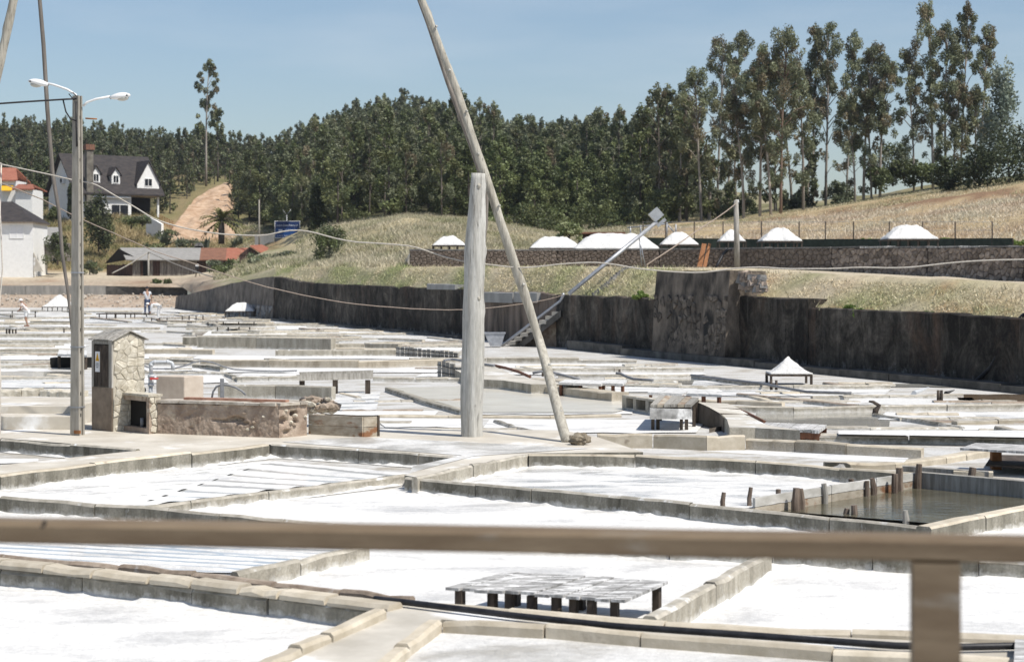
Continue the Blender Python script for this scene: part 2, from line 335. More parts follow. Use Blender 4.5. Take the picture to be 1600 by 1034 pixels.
def block_run(parent, a, b, back, z0, z1, w, L, mats, name='block', gap=.012, jit=.010, cham=.02, over=0.0):
    """a row of blocks from a to b (front top edge), thickness w along back"""
    d = (b-a); n = max(1, round(d.length/L)); cuts = [0]+[(i+rng.uniform(-.22, .22))/n for i in range(1, n)]+[1]
    t = d.normalized()
    for i in range(n):
        p = a+d*cuts[i]+t*gap/2; q = a+d*cuts[i+1]-t*gap/2
        dz = rng.uniform(-jit, jit); db = rng.uniform(-jit, jit); m = MB(); secs = []
        k = 4
        for j in range(k):
            c = p.lerp(q, j/(k-1)); e = [rng.uniform(-jit, jit)*.55 for _ in range(4)]
            if rng.random() < .12: e[0] -= .012; e[3] += .008
            f = back
            top = z1+dz+e[0]; wb = w+e[1]
            prof = [(-over+e[2]*.5+db, z0), (-over+e[2]+db, top-cham-abs(e[3])), (-over+cham+db, top), (wb-cham, top), (wb, top-cham), (wb, z0)]
            secs.append([Vector((c.x, c.y, 0))+f*u+Vector((0, 0, z)) for u, z in prof])
        vs = [v for s_ in secs for v in s_]; N = 6
        for j in range(k-1):
            pass
        m.v = [tuple(v) for v in vs]
        for j in range(k-1):
            for u in range(N-1):
                m.f.append((j*N+u, (j+1)*N+u, (j+1)*N+u+1, j*N+u+1)); m.m.append(1 if u in (1, 2, 3) else 0); m.sm.append(False)
        m.f.append(tuple(range(N))); m.m.append(0); m.sm.append(False)
        m.f.append(tuple((k-1)*N+u for u in reversed(range(N)))); m.m.append(0); m.sm.append(False)
        m.build(name, mats, parent, fix=True)
WALLS = []
def wall(label, pts, h=None, face=None, w=.16, L=1.2, mats=('side', 'top'), group=None, cope=None, cat='low wall', z0=-.02, name='pan_wall', jit=.010):
    """low pan wall: photo polyline of its front top edge, height h or photo face height in pixels"""
    P = []
    for i, (x, y) in enumerate(pts):
        if face is not None:
            fy = face[i] if hasattr(face, '__len__') else face
            Y = H*F/(y+fy-YH); P.append(Vector(((x-800)*Y/F, Y, fy*Y/F)))
        else: P.append(at(x, y, h))
    root = thing(name, (P[0].x, P[0].y, 0), label, cat, group)
    hh = sum(p.z for p in P)/len(P)
    mm = [M[k] for k in mats]
    for a, b in zip(P, P[1:]):
        a2, b2 = Vector((a.x, a.y, 0)), Vector((b.x, b.y, 0)); t = (b2-a2).normalized(); back = Vector((-t.y, t.x, 0))
        if back.y < 0 and abs(back.y) > .05: back = -back
        if abs(back.y) <= .05 and back.x*a2.x < 0: back = -back
        if cope:
            cn, cm, cw, ch, cl, ov = cope
            block_run(root, a2, b2, back, z0, hh-ch, w, L, mm, 'block')
            block_run(root, a2, b2, back, hh-ch+.004, hh, cw, cl, [M[cm], M[cm]], cn, .03, .006, .028, ov)
        else: block_run(root, a2, b2, back, z0, hh, w, L, mm, 'block', jit=jit)
    if h is not None:
        for a, b in zip(P, P[1:]):
            a2, b2 = Vector((a.x, a.y, 0)), Vector((b.x, b.y, 0)); t = (b2-a2); Ln = t.length; t.normalize(); back = Vector((-t.y, t.x, 0))
            if back.y < 0 and abs(back.y) > .05: back = -back
            if abs(back.y) <= .05 and back.x*a2.x < 0: back = -back
            n = max(6, int(Ln/.07)); m = MB()
            for i in range(n+1):
                p = a2+t*(Ln*i/n); q = .5+.8*mn.noise(p*1.6)+.6*mn.noise(p*7); wd_ = .012+.075*max(0, q); hh_ = .006+.03*max(0, q+.2*mn.noise(p*19))
                for u, z in ((.01, hh_*1.5), (-wd_*.45, hh_), (-wd_, .008)): r_ = p+back*u; m.v.append((r_.x, r_.y, z))
            for i in range(n):
                for u in range(2): m.f.append((i*3+u, (i+1)*3+u, (i+1)*3+u+1, i*3+u+1)); m.m.append(0); m.sm.append(True)
            tag(m.build('salt_rim', M['salt'], fix=False), kind='structure')
    WALLS.append(root); return root
hN = .20
# ---- surfaces of the near pans
sheet('salt_crust', [(-60, 905), (0, 907), (510, 968), (640, 950), (400, 1060), (-60, 1060)], M['salt'], .012, 'white salt crust in the front left pan')
sheet('brine', [(-40, 822), (0, 826), (560, 856), (400, 905), (0, 880), (-40, 878)], M['brine_blue'], .016, 'shallow bluish brine with raked ridges behind the front wall')
sheet('salt_crust', [(575, 850), (1190, 872), (1200, 885), (1060, 968), (640, 948), (395, 903)], M['salt'], .012, 'salt crust round the near drying table')
sheet('salt_crust', [(1200, 880), (1660, 900), (1660, 1000), (1040, 975)], M['salt'], .013, 'salt crust in the right front pan')
sheet('salt_crust', [(270, 802), (640, 760), (1450, 838), (1500, 850), (1500, 872), (600, 838)], M['salt'], .012, 'broad white salt pan behind the handrail')
sheet('salt_crust', [(1455, 835), (1660, 805), (1660, 875), (1440, 862)], M['salt'], .013, 'salt right of the pond corner')
sheet('salt_crust', [(832, 726), (1000, 732), (1380, 748), (1230, 790), (1080, 798), (640, 755)], M['salt_wet'], .012, 'wet salt in the pan below the leaning pole')
sheet('salt_crust', [(-60, 810), (0, 790), (262, 806), (240, 818), (-60, 840)], M['salt'], .014, 'strip of salt behind the handrail at left')
sheet('salt_crust', [(690, 975), (1000, 995), (1300, 1017), (1660, 1040), (1660, 1110), (520, 1110), (640, 1010)], M['salt_dirty'], .115, 'dull salty floor of the corner pan in front')
# raked pan with ridges: real ridges of salt
def raked(name, poly, n, mat, z, amp, label, seed, skew=0.0):
    A, B, Cc, D = [at(x, y, 0) for x, y in poly]   # near-left, near-right, far-right, far-left
    nu, nv = 70, n*8; v = []; ph = random.Random(seed)
    offs = [ph.uniform(-.5, .5) for _ in range(n+2)]
    for j in range(nv+1):
        t = j/nv
        for i in range(nu+1):
            s = i/nu; p = A.lerp(B, s).lerp(D.lerp(Cc, s), t)
            w = mn.noise(Vector((p.x*.5, p.y*.9, seed)))*.9
            k = t*n+w*.35+skew*s; r = .5+.5*math.cos(2*PI*k)
            r = r**.8*(.8+.45*mn.noise(Vector((p.x*1.1, round(k)*7.3, seed*2))))
            hgt = amp*max(0, r)+.006*mn.noise(Vector((p.x*6, p.y*6, 3)))
            v.append((p.x, p.y, z+hgt))
    f = [(j*(nu+1)+i, j*(nu+1)+i+1, (j+1)*(nu+1)+i+1, (j+1)*(nu+1)+i) for j in range(nv) for i in range(nu)]
    o = np_mesh(name, v, f, mat, smooth=True); return tag(o, label, kind='structure')
raked('salt_ridges', [(-60, 792), (205, 794), (640, 741), (430, 722)], 9, M['salt'], .0, .028, 'rows of raked salt in the upper left pan', 3)
raked('salt_ridges', [(-60, 795), (200, 795), (425, 722), (-60, 766)], 9, M['salt'], .002, .026, 'raked salt rows beside the beige coping', 3)
raked('salt_ridges', [(-40, 879), (395, 902), (560, 857), (-40, 824)], 9, M['salt'], -.006, .042, 'raked salt ridges rising out of the brine', 11)
# wet gloss between the rows
sheet('brine', [(-60, 790), (205, 793), (640, 741), (430, 722), (-60, 767)], M['brine_pale'], .006, 'thin brine between the raked rows')
# ---- walkways and platforms
slab('walkway', [(612, 942), (700, 950), (1040, 972), (1660, 1004), (1660, 1034), (1300, 1012), (1000, 990), (850, 978), (690, 967), (600, 1040), (560, 1085), (360, 1085)], M['walk'], M['side_light'], .17, label='cement walkway with the black hose lying on it')
slab('platform', [(-80, 683), (0, 684), (212, 701), (210, 704), (-80, 735), (-80, 742), (0, 741), (420, 694), (722, 713), (632, 742), (650, 745), (830, 708), (1005, 706), (935, 683), (880, 672), (600, 668), (300, 655), (-80, 664)], M['platform'], M['side'], hN-.015, label='cement platform under the lamp post, hut and shadoof')
sheet('salt_crust', [(440, 690), (560, 682), (920, 700), (740, 712), (640, 738), (645, 728), (722, 711)], M['salt_dirty'], hN-.009, 'thin salt film on the platform beside the big post')
sheet('salt_crust', [(-80, 726), (60, 722), (60, 716), (-80, 716)], M['salt'], .014)
# ---- near walls, front to back
wall('double row of beige and brown coping blocks along the front left pan', [(-70, 868), (0, 876), (300, 906), (612, 944)], h=.22, w=0.17, L=1.3, cope=('coping_stone', 'beige', .16, .065, .52, .03), cat='low wall')
bw = wall('row of rough brown coping stones just behind the beige front left coping', [(-70, 858), (0, 866), (300, 894), (640, 934)], h=.225, w=0.08, L=.8, mats=('brownstone', 'brownstone'))
wall('stepped beige coping running toward the camera beside the front left pan', [(360, 1066), (415, 1034), (520, 988), (604, 952)], h=.235, w=0.11, L=.62, mats=('beige', 'beige'))
wall('straight beige kerb behind the black hose, below the drying table', [(640, 938), (1038, 972), (1330, 986), (1660, 1000)], h=.21, w=0.09, L=1.15, mats=('beige', 'beige'))
wall('rounded beige kerb around the corner pan nearest the camera', [(1660, 1034), (1300, 1012), (1000, 990), (850, 977), (690, 968)], h=.205, w=0.1, L=1.3, mats=('beige', 'beige'))
wall('short beige kerb slanting down to the bottom edge beside the wet walkway', [(690, 968), (640, 1006), (560, 1080)], h=.20, w=0.11, L=.9, mats=('beige', 'beige'))
wall('long mossy divider half hidden behind the handrail', [(-70, 769), (0, 776), (262, 794), (560, 823), (900, 840), (1207, 853), (1660, 880)], h=.18, w=0.075, L=1.0)
wall('short slanting divider between the brine and the table pan', [(372, 893), (470, 874), (578, 850)], h=.17, w=0.09, L=.9, mats=('side_light', 'top'))
wall('slanting divider to the right of the drying table', [(1026, 964), (1120, 912), (1207, 864)], h=.20, w=0.11, L=1.1, mats=('side_light', 'top'))
wall('slanting divider between the raked pan and the broad salt pan', [(190, 793), (420, 768), (636, 741)], h=.13, w=0.085, L=1.0, mats=('side_light', 'top'))
wall('dark mossy divider from the platform corner to the pond', [(632, 744), (830, 763), (1078, 786), (1452, 824)], h=.19, w=0.075, L=1.15)
wall('beige topped wall closing the pond at lower right', [(1454, 822), (1540, 804), (1660, 782)], h=.21, w=0.16, L=1.4, mats=('side', 'beige'))
wall('streaked wall under the leaning pole behind the wet salt pan', [(826, 709), (992, 710), (1180, 720), (1462, 741)], h=.20, w=0.085, L=1.3, mats=('side', 'beige'))
wall('short grey wall rising from the channel to the leaning pole', [(652, 746), (740, 726), (828, 708)], h=.20, w=0.075, L=.8, mats=('side_light', 'top'))
wall('grey streaked wall below the platform left of the big post', [(422, 694), (560, 702), (724, 713)], h=.20, w=0.075, L=1.1, mats=('side', 'top'))
wall('long beige coping wall rising from the left edge to the hut', [(-80, 752), (0, 741), (150, 724), (300, 707), (421, 693)], h=.215, w=0.15, L=1.6, mats=('side', 'beige'))
wall('dark edge wall of the sunken basin in front of the lamp post', [(-80, 680), (0, 685), (110, 694), (213, 702)], h=.205, w=0.08, L=1.3, mats=('side', 'top'))
# ---- middle distance
wall('row of tall beige panels right of the boulder', [(933, 682), (1020, 680), (1104, 678), (1165, 675)], face=[18, 20, 26, 28], w=.12, L=.95, mats=('beige', 'beige'))
wall('long tan panel wall below the right hand table', [(1165, 682), (1242, 687), (1322, 693), (1440, 703)], face=[20, 19, 19, 15], w=.14, L=.95, mats=('side_tan', 'beige'))
sheet('salt_crust', [(1095, 704), (1170, 703), (1420, 715), (1412, 722), (1300, 717), (1180, 709)], M['salt'], .205, 'strip of salt at the foot of the tan panels')
wall('beige kerb climbing right towards the rusty post', [(1290, 726), (1400, 720), (1480, 712), (1552, 702)], face=[8, 14, 12, 11], w=.22, L=.9, mats=('beige', 'beige'))
wall('grey wall with a salt covered top right of the table', [(1272, 681), (1420, 681), (1660, 686)], face=12, w=.6, L=2.0, mats=('side', 'salt_wall') if 'salt_wall' in M else ('side', 'top'))
sheet('salt_crust', [(1310, 678), (1310, 672), (1590, 672), (1660, 676), (1660, 684)], M['salt'], .16, 'salt heaped along the grey wall top')
wall('thin wall edge below the greenish brine', [(1180, 668), (1360, 668), (1500, 668)], face=4, w=.3, L=2)
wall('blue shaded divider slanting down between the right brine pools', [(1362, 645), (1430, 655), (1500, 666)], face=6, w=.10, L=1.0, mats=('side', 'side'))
wall('long jointed wall crossing the right brine pools', [(1110, 631), (1240, 633), (1372, 635), (1480, 634), (1660, 632)], face=[13, 13, 8, 8, 8], w=.14, L=2.0, mats=('side_light', 'top'))
wall('tan capped wall behind the old work table', [(1075, 622), (1150, 625), (1222, 629)], face=7, w=.12, L=1.3, mats=('beige', 'beige'))
wall('brown topped divider slanting behind the tan capped wall', [(1150, 613), (1214, 620), (1336, 633)], face=6, w=.12, L=1.6, mats=('side', 'brownstone'))
wall('pale wall with two posts near the dark retaining wall', [(1270, 619), (1390, 617), (1506, 615)], face=6, w=.14, L=2.0, mats=('side_light', 'top'))
wall('pale wall just below the salt cone', [(1060, 603), (1240, 602), (1392, 601)], face=7, w=.14, L=2.2, mats=('side_light', 'top'))
wall('long slanting divider left of the salt cone', [(1080, 584), (1140, 592), (1205, 601)], face=8, w=.12, L=1.5, mats=('side', 'side'))
wall('low wall left of the slanting divider beyond the leaning pole', [(872, 585), (980, 585), (1082, 584)], face=6, w=.14, L=2.2, mats=('side_light', 'top'))
wall('grey wall right of the leaning pole, second from the retaining wall', [(800, 575), (960, 575), (1100, 574)], face=6, w=.14, L=2.4, mats=('side_light', 'top'))
wall('grey wall at the foot of the concrete steps', [(640, 559), (760, 558), (905, 558)], face=[9, 9, 9], w=.16, L=2.2, mats=('side_light', 'top'))
wall('pale wall edge running right from behind the big post', [(760, 562), (900, 562), (994, 563)], face=5, w=.14, L=2.2, mats=('side_light', 'top'))
wall('short wall end on the right edge beside the salt heap', [(1552, 665), (1600, 676), (1660, 690)], face=9, w=.2, L=1.2)
wall('narrow kerb line right of the blue shaded divider', [(1496, 658), (1560, 656), (1660, 655)], face=6, w=.2, L=1.5, mats=('beige', 'top'))
wall('curved tan wall end behind the leaning pole', [(783, 595), (840, 600), (905, 608), (956, 613)], face=[13, 15, 16, 16], w=.45, L=1.3, mats=('side_tan', 'beige'))
wall('beige kerb line passing behind the big post', [(590, 648), (700, 649), (860, 650), (972, 648)], face=4, w=.16, L=1.6, mats=('beige', 'beige'))
wall('weathered grey sleeper kerb behind the big post', [(590, 668), (700, 669), (808, 669)], face=5, w=.14, L=1.3, mats=('side_light', 'top'))
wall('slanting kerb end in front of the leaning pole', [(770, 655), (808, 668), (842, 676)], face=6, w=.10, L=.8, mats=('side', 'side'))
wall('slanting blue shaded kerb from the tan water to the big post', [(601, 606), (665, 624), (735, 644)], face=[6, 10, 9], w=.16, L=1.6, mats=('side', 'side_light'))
wall('low grey wall behind the rubble of the mud wall', [(340, 600), (430, 601), (518, 604)], face=[22, 22, 22], w=.18, L=1.6, mats=('side_light', 'top'))
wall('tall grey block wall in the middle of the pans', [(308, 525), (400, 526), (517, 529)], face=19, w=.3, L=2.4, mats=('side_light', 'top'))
wall('end face of the tall grey block wall, darkened for shade', [(285, 526), (308, 526)], face=16, w=.3, L=2.4, mats=('side', 'top'))  # shaded end: its shade is put in by the darker face material
wall('lower step of the tall grey block wall', [(430, 547), (520, 547), (622, 546)], face=10, w=.2, L=2.6, mats=('side_light', 'top'))
wall('slanting continuation of the tall grey block wall', [(518, 532), (570, 536), (622, 541)], face=[14, 9, 5], w=.3, L=2.4, mats=('side_light', 'top'))
wall('rust streaked beige wall behind the long trough', [(312, 561), (420, 562), (560, 562), (700, 562)], face=[11, 12, 13, 10], w=.16, L=2.2, mats=('side_tan', 'beige'))
wall('beige wall stub right of the stone hut', [(220, 545), (280, 545), (332, 546)], face=8, w=.16, L=1.8, mats=('side_tan', 'beige'))
wall('grey wall behind the white bent pipe', [(218, 562), (262, 560), (305, 562)], face=8, w=.16, L=1.5, mats=('side_light', 'top'))
wall('dark slanting block beside the hose loops', [(300, 567), (322, 569), (344, 574)], face=[9, 8, 6], w=.2, L=1.5, mats=('side', 'top'))
wall('small slanting kerb right of the hose loops', [(350, 582), (362, 587), (370, 592)], face=5, w=.14, L=.8, mats=('side', 'side'))
wall('thin pale wall under the hose loops', [(216, 580), (290, 581), (352, 582)], face=4, w=.16, L=2, mats=('side_light', 'top'))
wall('thin grey wall left of the long trough', [(362, 588), (420, 588), (466, 588)], face=7, w=.16, L=1.6, mats=('side_light', 'top'))
wall('grey wall right of the long trough', [(582, 588), (650, 589), (724, 590)], face=8, w=.16, L=1.8, mats=('side_light', 'top'))
wall('dark divider across the right middle near the snow white tables', [(872, 601), (960, 600), (1062, 603)], face=5, w=.14, L=1.8, mats=('side', 'top'))
wall('rough cream stone wall behind the left hand steps', [(-80, 608), (0, 608), (60, 608), (116, 610)], face=11, w=.5, L=.35, mats=('stone', 'stone'), jit=.03, cat='stone wall')
lefts = [(504, 4, -80, 112, 'far thin wall where the bending worker stands'), (511, 5, -80, 250, 'far wall row in front of the bending worker'), (521, 6, -80, 210, 'far wall row with the two small posts'), (531, 6, -80, 118, 'dark far wall row left of the lamp post'),
         (545, 6, -80, 130, 'far grey wall row level with the hut eaves'), (563, 5, -80, 92, 'brown rubbly wall row left of the lamp post'), (570, 6, -80, 78, 'short thick wall row left of the dark opening'), (588, 5, -80, 122, 'beige wall row above the cream stone wall')]
for y, fc, xa, xb, lb in lefts: wall(lb, [(xa, y), ((xa+xb)/2, y+.5), (xb, y)], face=fc, w=.2, L=2.4, mats=('side_light', 'top'))
xr = random.Random(31)
def thin(x0, x1, y0, y1, n, slope=1.5, fc=(2.2, 4.2), lmin=50, lmax=190, diag=.2):
    for k in range(n):
        y = xr.uniform(y0, y1); L_w = xr.uniform(lmin, lmax); xa = xr.uniform(x0, x1-40); xb = min(xa+L_w, x1); dy = xr.uniform(-slope, slope)
        if xr.random() < diag: xb = xa+xr.uniform(25, 70); dy = xr.uniform(3, 8)
        f_ = xr.uniform(*fc); mt = xr.choice((('side_light', 'top'), ('side_tan', 'beige'), ('side', 'top'), ('side', 'brownstone'), ('side_light', 'beige')))
        wall('narrow low wall lost among the crowded strips of the farther pans', [(xa, y), ((xa+xb)/2, y+dy/2), (xb, y+dy)], face=f_, w=xr.uniform(.12, .4), L=3.0, mats=mt, group='narrow walls of the farther pans')
thin(-80, 430, 485, 507, 34, fc=(1.6, 2.8), lmin=25, lmax=120, slope=1); thin(245, 720, 488, 522, 26); thin(320, 730, 505, 560, 18, fc=(2, 3.4)); thin(300, 640, 522, 545, 8, fc=(2.5, 4)); thin(-80, 118, 496, 600, 16, fc=(2, 4), diag=.05); thin(215, 300, 500, 580, 8, fc=(2, 4), lmin=30); thin(640, 735, 525, 600, 6, lmin=30); thin(775, 1060, 564, 602, 12, fc=(2.2, 4)); thin(1090, 1400, 592, 640, 10, fc=(2.5, 4.5)); thin(1400, 1640, 620, 680, 8, fc=(2.5, 5)); thin(520, 735, 612, 668, 5, fc=(2.5, 4))
fars = [(512, 4, 290, 430), (505, 4, 330, 500), (518, 4, 330, 480), (500, 3, 250, 420), (507, 3, 470, 600), (514, 3, 500, 640), (520, 3, 560, 700), (523, 3, 470, 560), (528, 4, 520, 660), (534, 4, 600, 720), (540, 4, 640, 730), (552, 3, 640, 720), (496, 3, -80, 150), (495, 3, 280, 420), (571, 3, 905, 990), (592, 4, 820, 900), (610, 4, 1180, 1290), (625, 4, 1480, 1590), (552, 4, -80, 90), (538, 4, -80, 100), (517, 3, 220, 300), (536, 4, 222, 290)]
for y, fc, xa, xb in fars:
    wall('thin low wall among the narrow far pans before the dark retaining wall', [(xa, y), ((xa+xb)/2, y+rng.uniform(-1, 1)), (xb, y+rng.uniform(-2, 3))], face=fc, w=.16, L=2.6, mats=('side_light', 'top'), group='thin walls of the far pans')
# ---- salt and brine in the middle and far pans (photo strips)
S = [  # x0,x1,ytop,ybot,mat
 (100, 290, 484, 487, 'salt_dirty'), (260, 420, 486, 489, 'salt'), (130, 260, 499, 503, 'salt'), (300, 430, 491, 494, 'salt'), (-80, 60, 500, 504, 'salt'), (-80, 130, 506, 510, 'salt'), (-80, 250, 517, 520, 'salt'), (-80, 118, 528, 531, 'salt'), (-80, 130, 538, 545, 'salt'), (-80, 130, 552, 562, 'salt'), (-80, 80, 576, 580, 'salt'), (-80, 118, 580, 588, 'brine'), (60, 118, 583, 587, 'salt'), (-80, 118, 594, 606, 'salt_wet'),
 (110, 260, 508, 516, 'salt_dirty'), (218, 300, 553, 560, 'salt'), (218, 310, 572, 579, 'salt'), (218, 350, 586, 598, 'salt'), (290, 420, 516, 524, 'brine'), (320, 560, 517, 524, 'salt'), (220, 310, 541, 546, 'salt'), (300, 680, 556, 561, 'salt'), (350, 690, 575, 582, 'salt'), (372, 470, 583, 588, 'salt'), (650, 730, 583, 588, 'salt'),
 (250, 480, 487, 493, 'salt_wet'), (300, 520, 497, 504, 'salt'), (420, 620, 509, 514, 'salt'), (440, 680, 517, 520, 'salt'), (480, 700, 524, 528, 'salt_dirty'), (590, 720, 529, 533, 'salt'), (620, 726, 543, 552, 'salt'), (-80, 240, 488, 495, 'salt_dirty'), (40, 240, 498, 504, 'salt_wet'),
 (520, 600, 612, 640, 'salt_wet'), (520, 690, 642, 648, 'salt'), (590, 730, 654, 667, 'salt'), (740, 1000, 636, 647, 'salt'), (760, 1100, 655, 676, 'salt'), (800, 990, 568, 574, 'salt'), (760, 900, 569, 575, 'salt'), (780, 1100, 582, 585, 'salt'), (880, 1100, 592, 600, 'brine'), (1090, 1210, 594, 601, 'salt_wet'),
 (1060, 1390, 609, 618, 'salt_wet'), (1240, 1390, 608, 612, 'salt'), (1220, 1480, 604, 600, 'brine'), (1330, 1500, 622, 633, 'salt_dirty'), (1400, 1520, 621, 632, 'brine'), (1190, 1400, 644, 668, 'brine'), (1380, 1660, 643, 656, 'salt_wet'), (1380, 1520, 646, 652, 'salt'), (1500, 1660, 664, 672, 'salt'), (960, 1130, 604, 612, 'salt'), (1500, 1680, 616, 630, 'brown_water'), (1120, 1190, 652, 664, 'salt_dirty'),
]
for i, (x0, x1, y0, y1, mt) in enumerate(S):
    s1, s2, s3, s4 = [rng.uniform(-14, 14) for _ in range(4)]
    n = 7; top = [(x0+s1+(x1-x0)*k/n, y0+rng.uniform(-.7, .7)) for k in range(n+1)]; bot = [(x1+s2+(x0-x1)*k/n, y1+rng.uniform(-.9, .9)) for k in range(n+1)]
    sheet('salt_crust' if 'salt' in mt else 'brine', top+bot, M[mt], .010+.004*(i % 6)*.5 + (.004 if 'salt' in mt else 0))
sheet('brine', [(606, 605), (760, 603), (960, 606), (975, 640), (960, 644), (745, 644), (670, 624)], M['brine_tan'], .03, 'tan shallow water behind the thick post')
# ---- pond at the right
sheet('pond_water', [(1196, 796), (1432, 760), (1660, 778), (1660, 786), (1455, 817)], M['pond'], .045, 'dark still water of the sluice pond')
# ================================================================== TERRAIN (bank, terrace, field, hills)
COLS = {
 -900: [(169.3, 446.5), (173, 443), (176, 440), (182, 432), (190, 427), (215, 385), (245, 335), (300, 290), (420, 246), (560, 290)],
 0:   [(169.3, 446.5), (173, 443), (176, 440), (182, 432), (190, 427), (215, 385), (245, 335), (300, 290), (420, 243), (560, 290)],
 150: [(169.3, 446.5), (172.5, 443), (176, 440), (184, 432), (194, 428), (212, 388), (228, 340), (290, 292), (420, 247), (560, 290)],
 285: [(168, 448), (171, 444), (176, 437), (184, 432), (195, 428), (208, 390), (235, 345), (280, 284), (420, 258), (560, 290)],
 302: [(148.5, 459), (156, 442), (174, 434), (184, 430), (195, 424), (208, 391), (235, 345), (280, 284), (420, 258), (560, 290)],
 350: [(132.8, 447), (139, 437), (165, 428), (185, 424), (197, 408), (207, 392), (235, 345), (275, 286), (410, 262), (560, 280)],
 430: [(114.6, 433), (119, 420), (126, 412), (140, 405), (160, 395), (180, 386), (205, 368), (270, 318), (400, 272), (560, 280)],
 520: [(100.3, 447), (104, 417), (110, 413), (116, 408), (123, 395), (140, 368), (165, 355), (230, 312), (390, 240), (560, 280)],
 630: [(87.6, 450), (91, 418), (96, 416.5), (100, 414), (108, 400), (130, 345), (160, 340), (230, 298), (390, 219), (560, 280)],
 642: [(86.5, 450), (90, 418), (92.6, 417), (93.0, 391), (105, None), (130, 345), (160, 340), (230, 297), (390, 219), (560, 280)],
 740: [(78, 456), (81, 418), (91.6, 417), (92, 391), (105, None), (128, 350), (160, 345), (230, 294), (390, 248), (560, 280)],
 870: [(68.9, 463), (72, 417), (90.6, 417), (91, 390.5), (104, None), (125, 376), (165, 362), (240, 302), (390, 272), (560, 290)],
 1030: [(60.2, 466), (64, 421), (88.6, 417.5), (89, 389.5), (101, None), (118, 367), (150, 352), (230, 316), (380, 286), (560, 300)],
 1150: [(55.1, 465), (59, 426), (86.6, 418), (87, 388.5), (99, None), (113, 362), (142, 345), (200, 325), (360, 300), (560, 330)],
 1300: [(49.8, 483), (53, 429), (82.0, 424), (82.4, 387), (94, None), (112, 350), (142, 326), (180, 314), (300, 320), (560, 350)],
 1450: [(45.4, 492), (48.5, 435), (77.0, 432), (77.4, 386.5), (89, None), (105, 340), (134, 304), (170, 292), (300, 300), (560, 340)],
 1600: [(41.7, 504), (45, 444), (71.6, 441), (72, 385.5), (83, None), (100, 330), (125, 288), (165, 270), (300, 285), (560, 340)],
 2500: [(27.6, 560), (30, 490), (48, 482), (48.4, 386), (60, None), (80, 310), (105, 255), (150, 235), (300, 250), (560, 330)],
}
CX = sorted(COLS); CT = {}
for x in CX:
    r = []
    for i, (Y, y) in enumerate(COLS[x]): r.append((Y, r[-1][1]-.05 if y is None else H+(YH-y)*Y/F-(.06 if i == 0 else 0)))
    CT[x] = r
def column(x):
    x = min(max(x, CX[0]), CX[-1]-1e-6)
    for a, b in zip(CX, CX[1:]):
        if a <= x <= b:
            t = (x-a)/(b-a); return [(p[0]*(1-t)+q[0]*t, p[1]*(1-t)+q[1]*t) for p, q in zip(CT[a], CT[b])]
def gz(X, Y):
    r = column(800+F*X/Y)
    if Y <= r[0][0]: return r[0][1]
    for a, b in zip(r, r[1:]):
        if Y <= b[0]: return a[1]+(b[1]-a[1])*(Y-a[0])/max(1e-6, b[0]-a[0])
    return r[-1][1]
def gp(x, Y):  # point on the terrain at photo column x and distance Y
    X = (x-800)*Y/F; return Vector((X, Y, gz(X, Y)))
# ground colours: dry grass, green grass, earth, pale track, wood floor
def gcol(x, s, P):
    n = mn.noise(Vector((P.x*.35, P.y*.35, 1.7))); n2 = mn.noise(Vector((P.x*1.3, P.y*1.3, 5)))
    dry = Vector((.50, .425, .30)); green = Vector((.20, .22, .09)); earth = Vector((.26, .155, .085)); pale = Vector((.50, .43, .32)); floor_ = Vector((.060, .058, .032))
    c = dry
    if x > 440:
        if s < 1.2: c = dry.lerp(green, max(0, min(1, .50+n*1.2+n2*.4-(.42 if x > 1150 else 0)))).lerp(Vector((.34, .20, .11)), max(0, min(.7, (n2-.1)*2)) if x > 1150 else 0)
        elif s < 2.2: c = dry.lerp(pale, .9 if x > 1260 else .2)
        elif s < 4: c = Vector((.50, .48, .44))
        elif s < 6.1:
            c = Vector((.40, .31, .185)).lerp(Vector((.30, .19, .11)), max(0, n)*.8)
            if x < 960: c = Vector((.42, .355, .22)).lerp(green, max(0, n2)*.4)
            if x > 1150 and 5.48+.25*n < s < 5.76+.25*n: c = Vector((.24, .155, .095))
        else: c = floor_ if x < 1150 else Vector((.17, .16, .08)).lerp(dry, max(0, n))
    else:
        if s < 2.4: c = Vector((.40, .33, .25)).lerp(Vector((.29, .19, .125)), max(0, n+.2))
        elif s < 4.1: c = pale
        elif s < 6.0: c = Vector((.27, .215, .12)).lerp(Vector((.33, .20, .11)), max(0, n)).lerp(green, max(0, n2)*.9)
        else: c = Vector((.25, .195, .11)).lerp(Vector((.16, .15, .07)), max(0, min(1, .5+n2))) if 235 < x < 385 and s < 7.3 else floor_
        if 330 < x and s < 4.6: c = dry.lerp(green, max(0, .3+n))
    k = 1+.18*n2
    return (c.x*k, c.y*k, c.z*k)
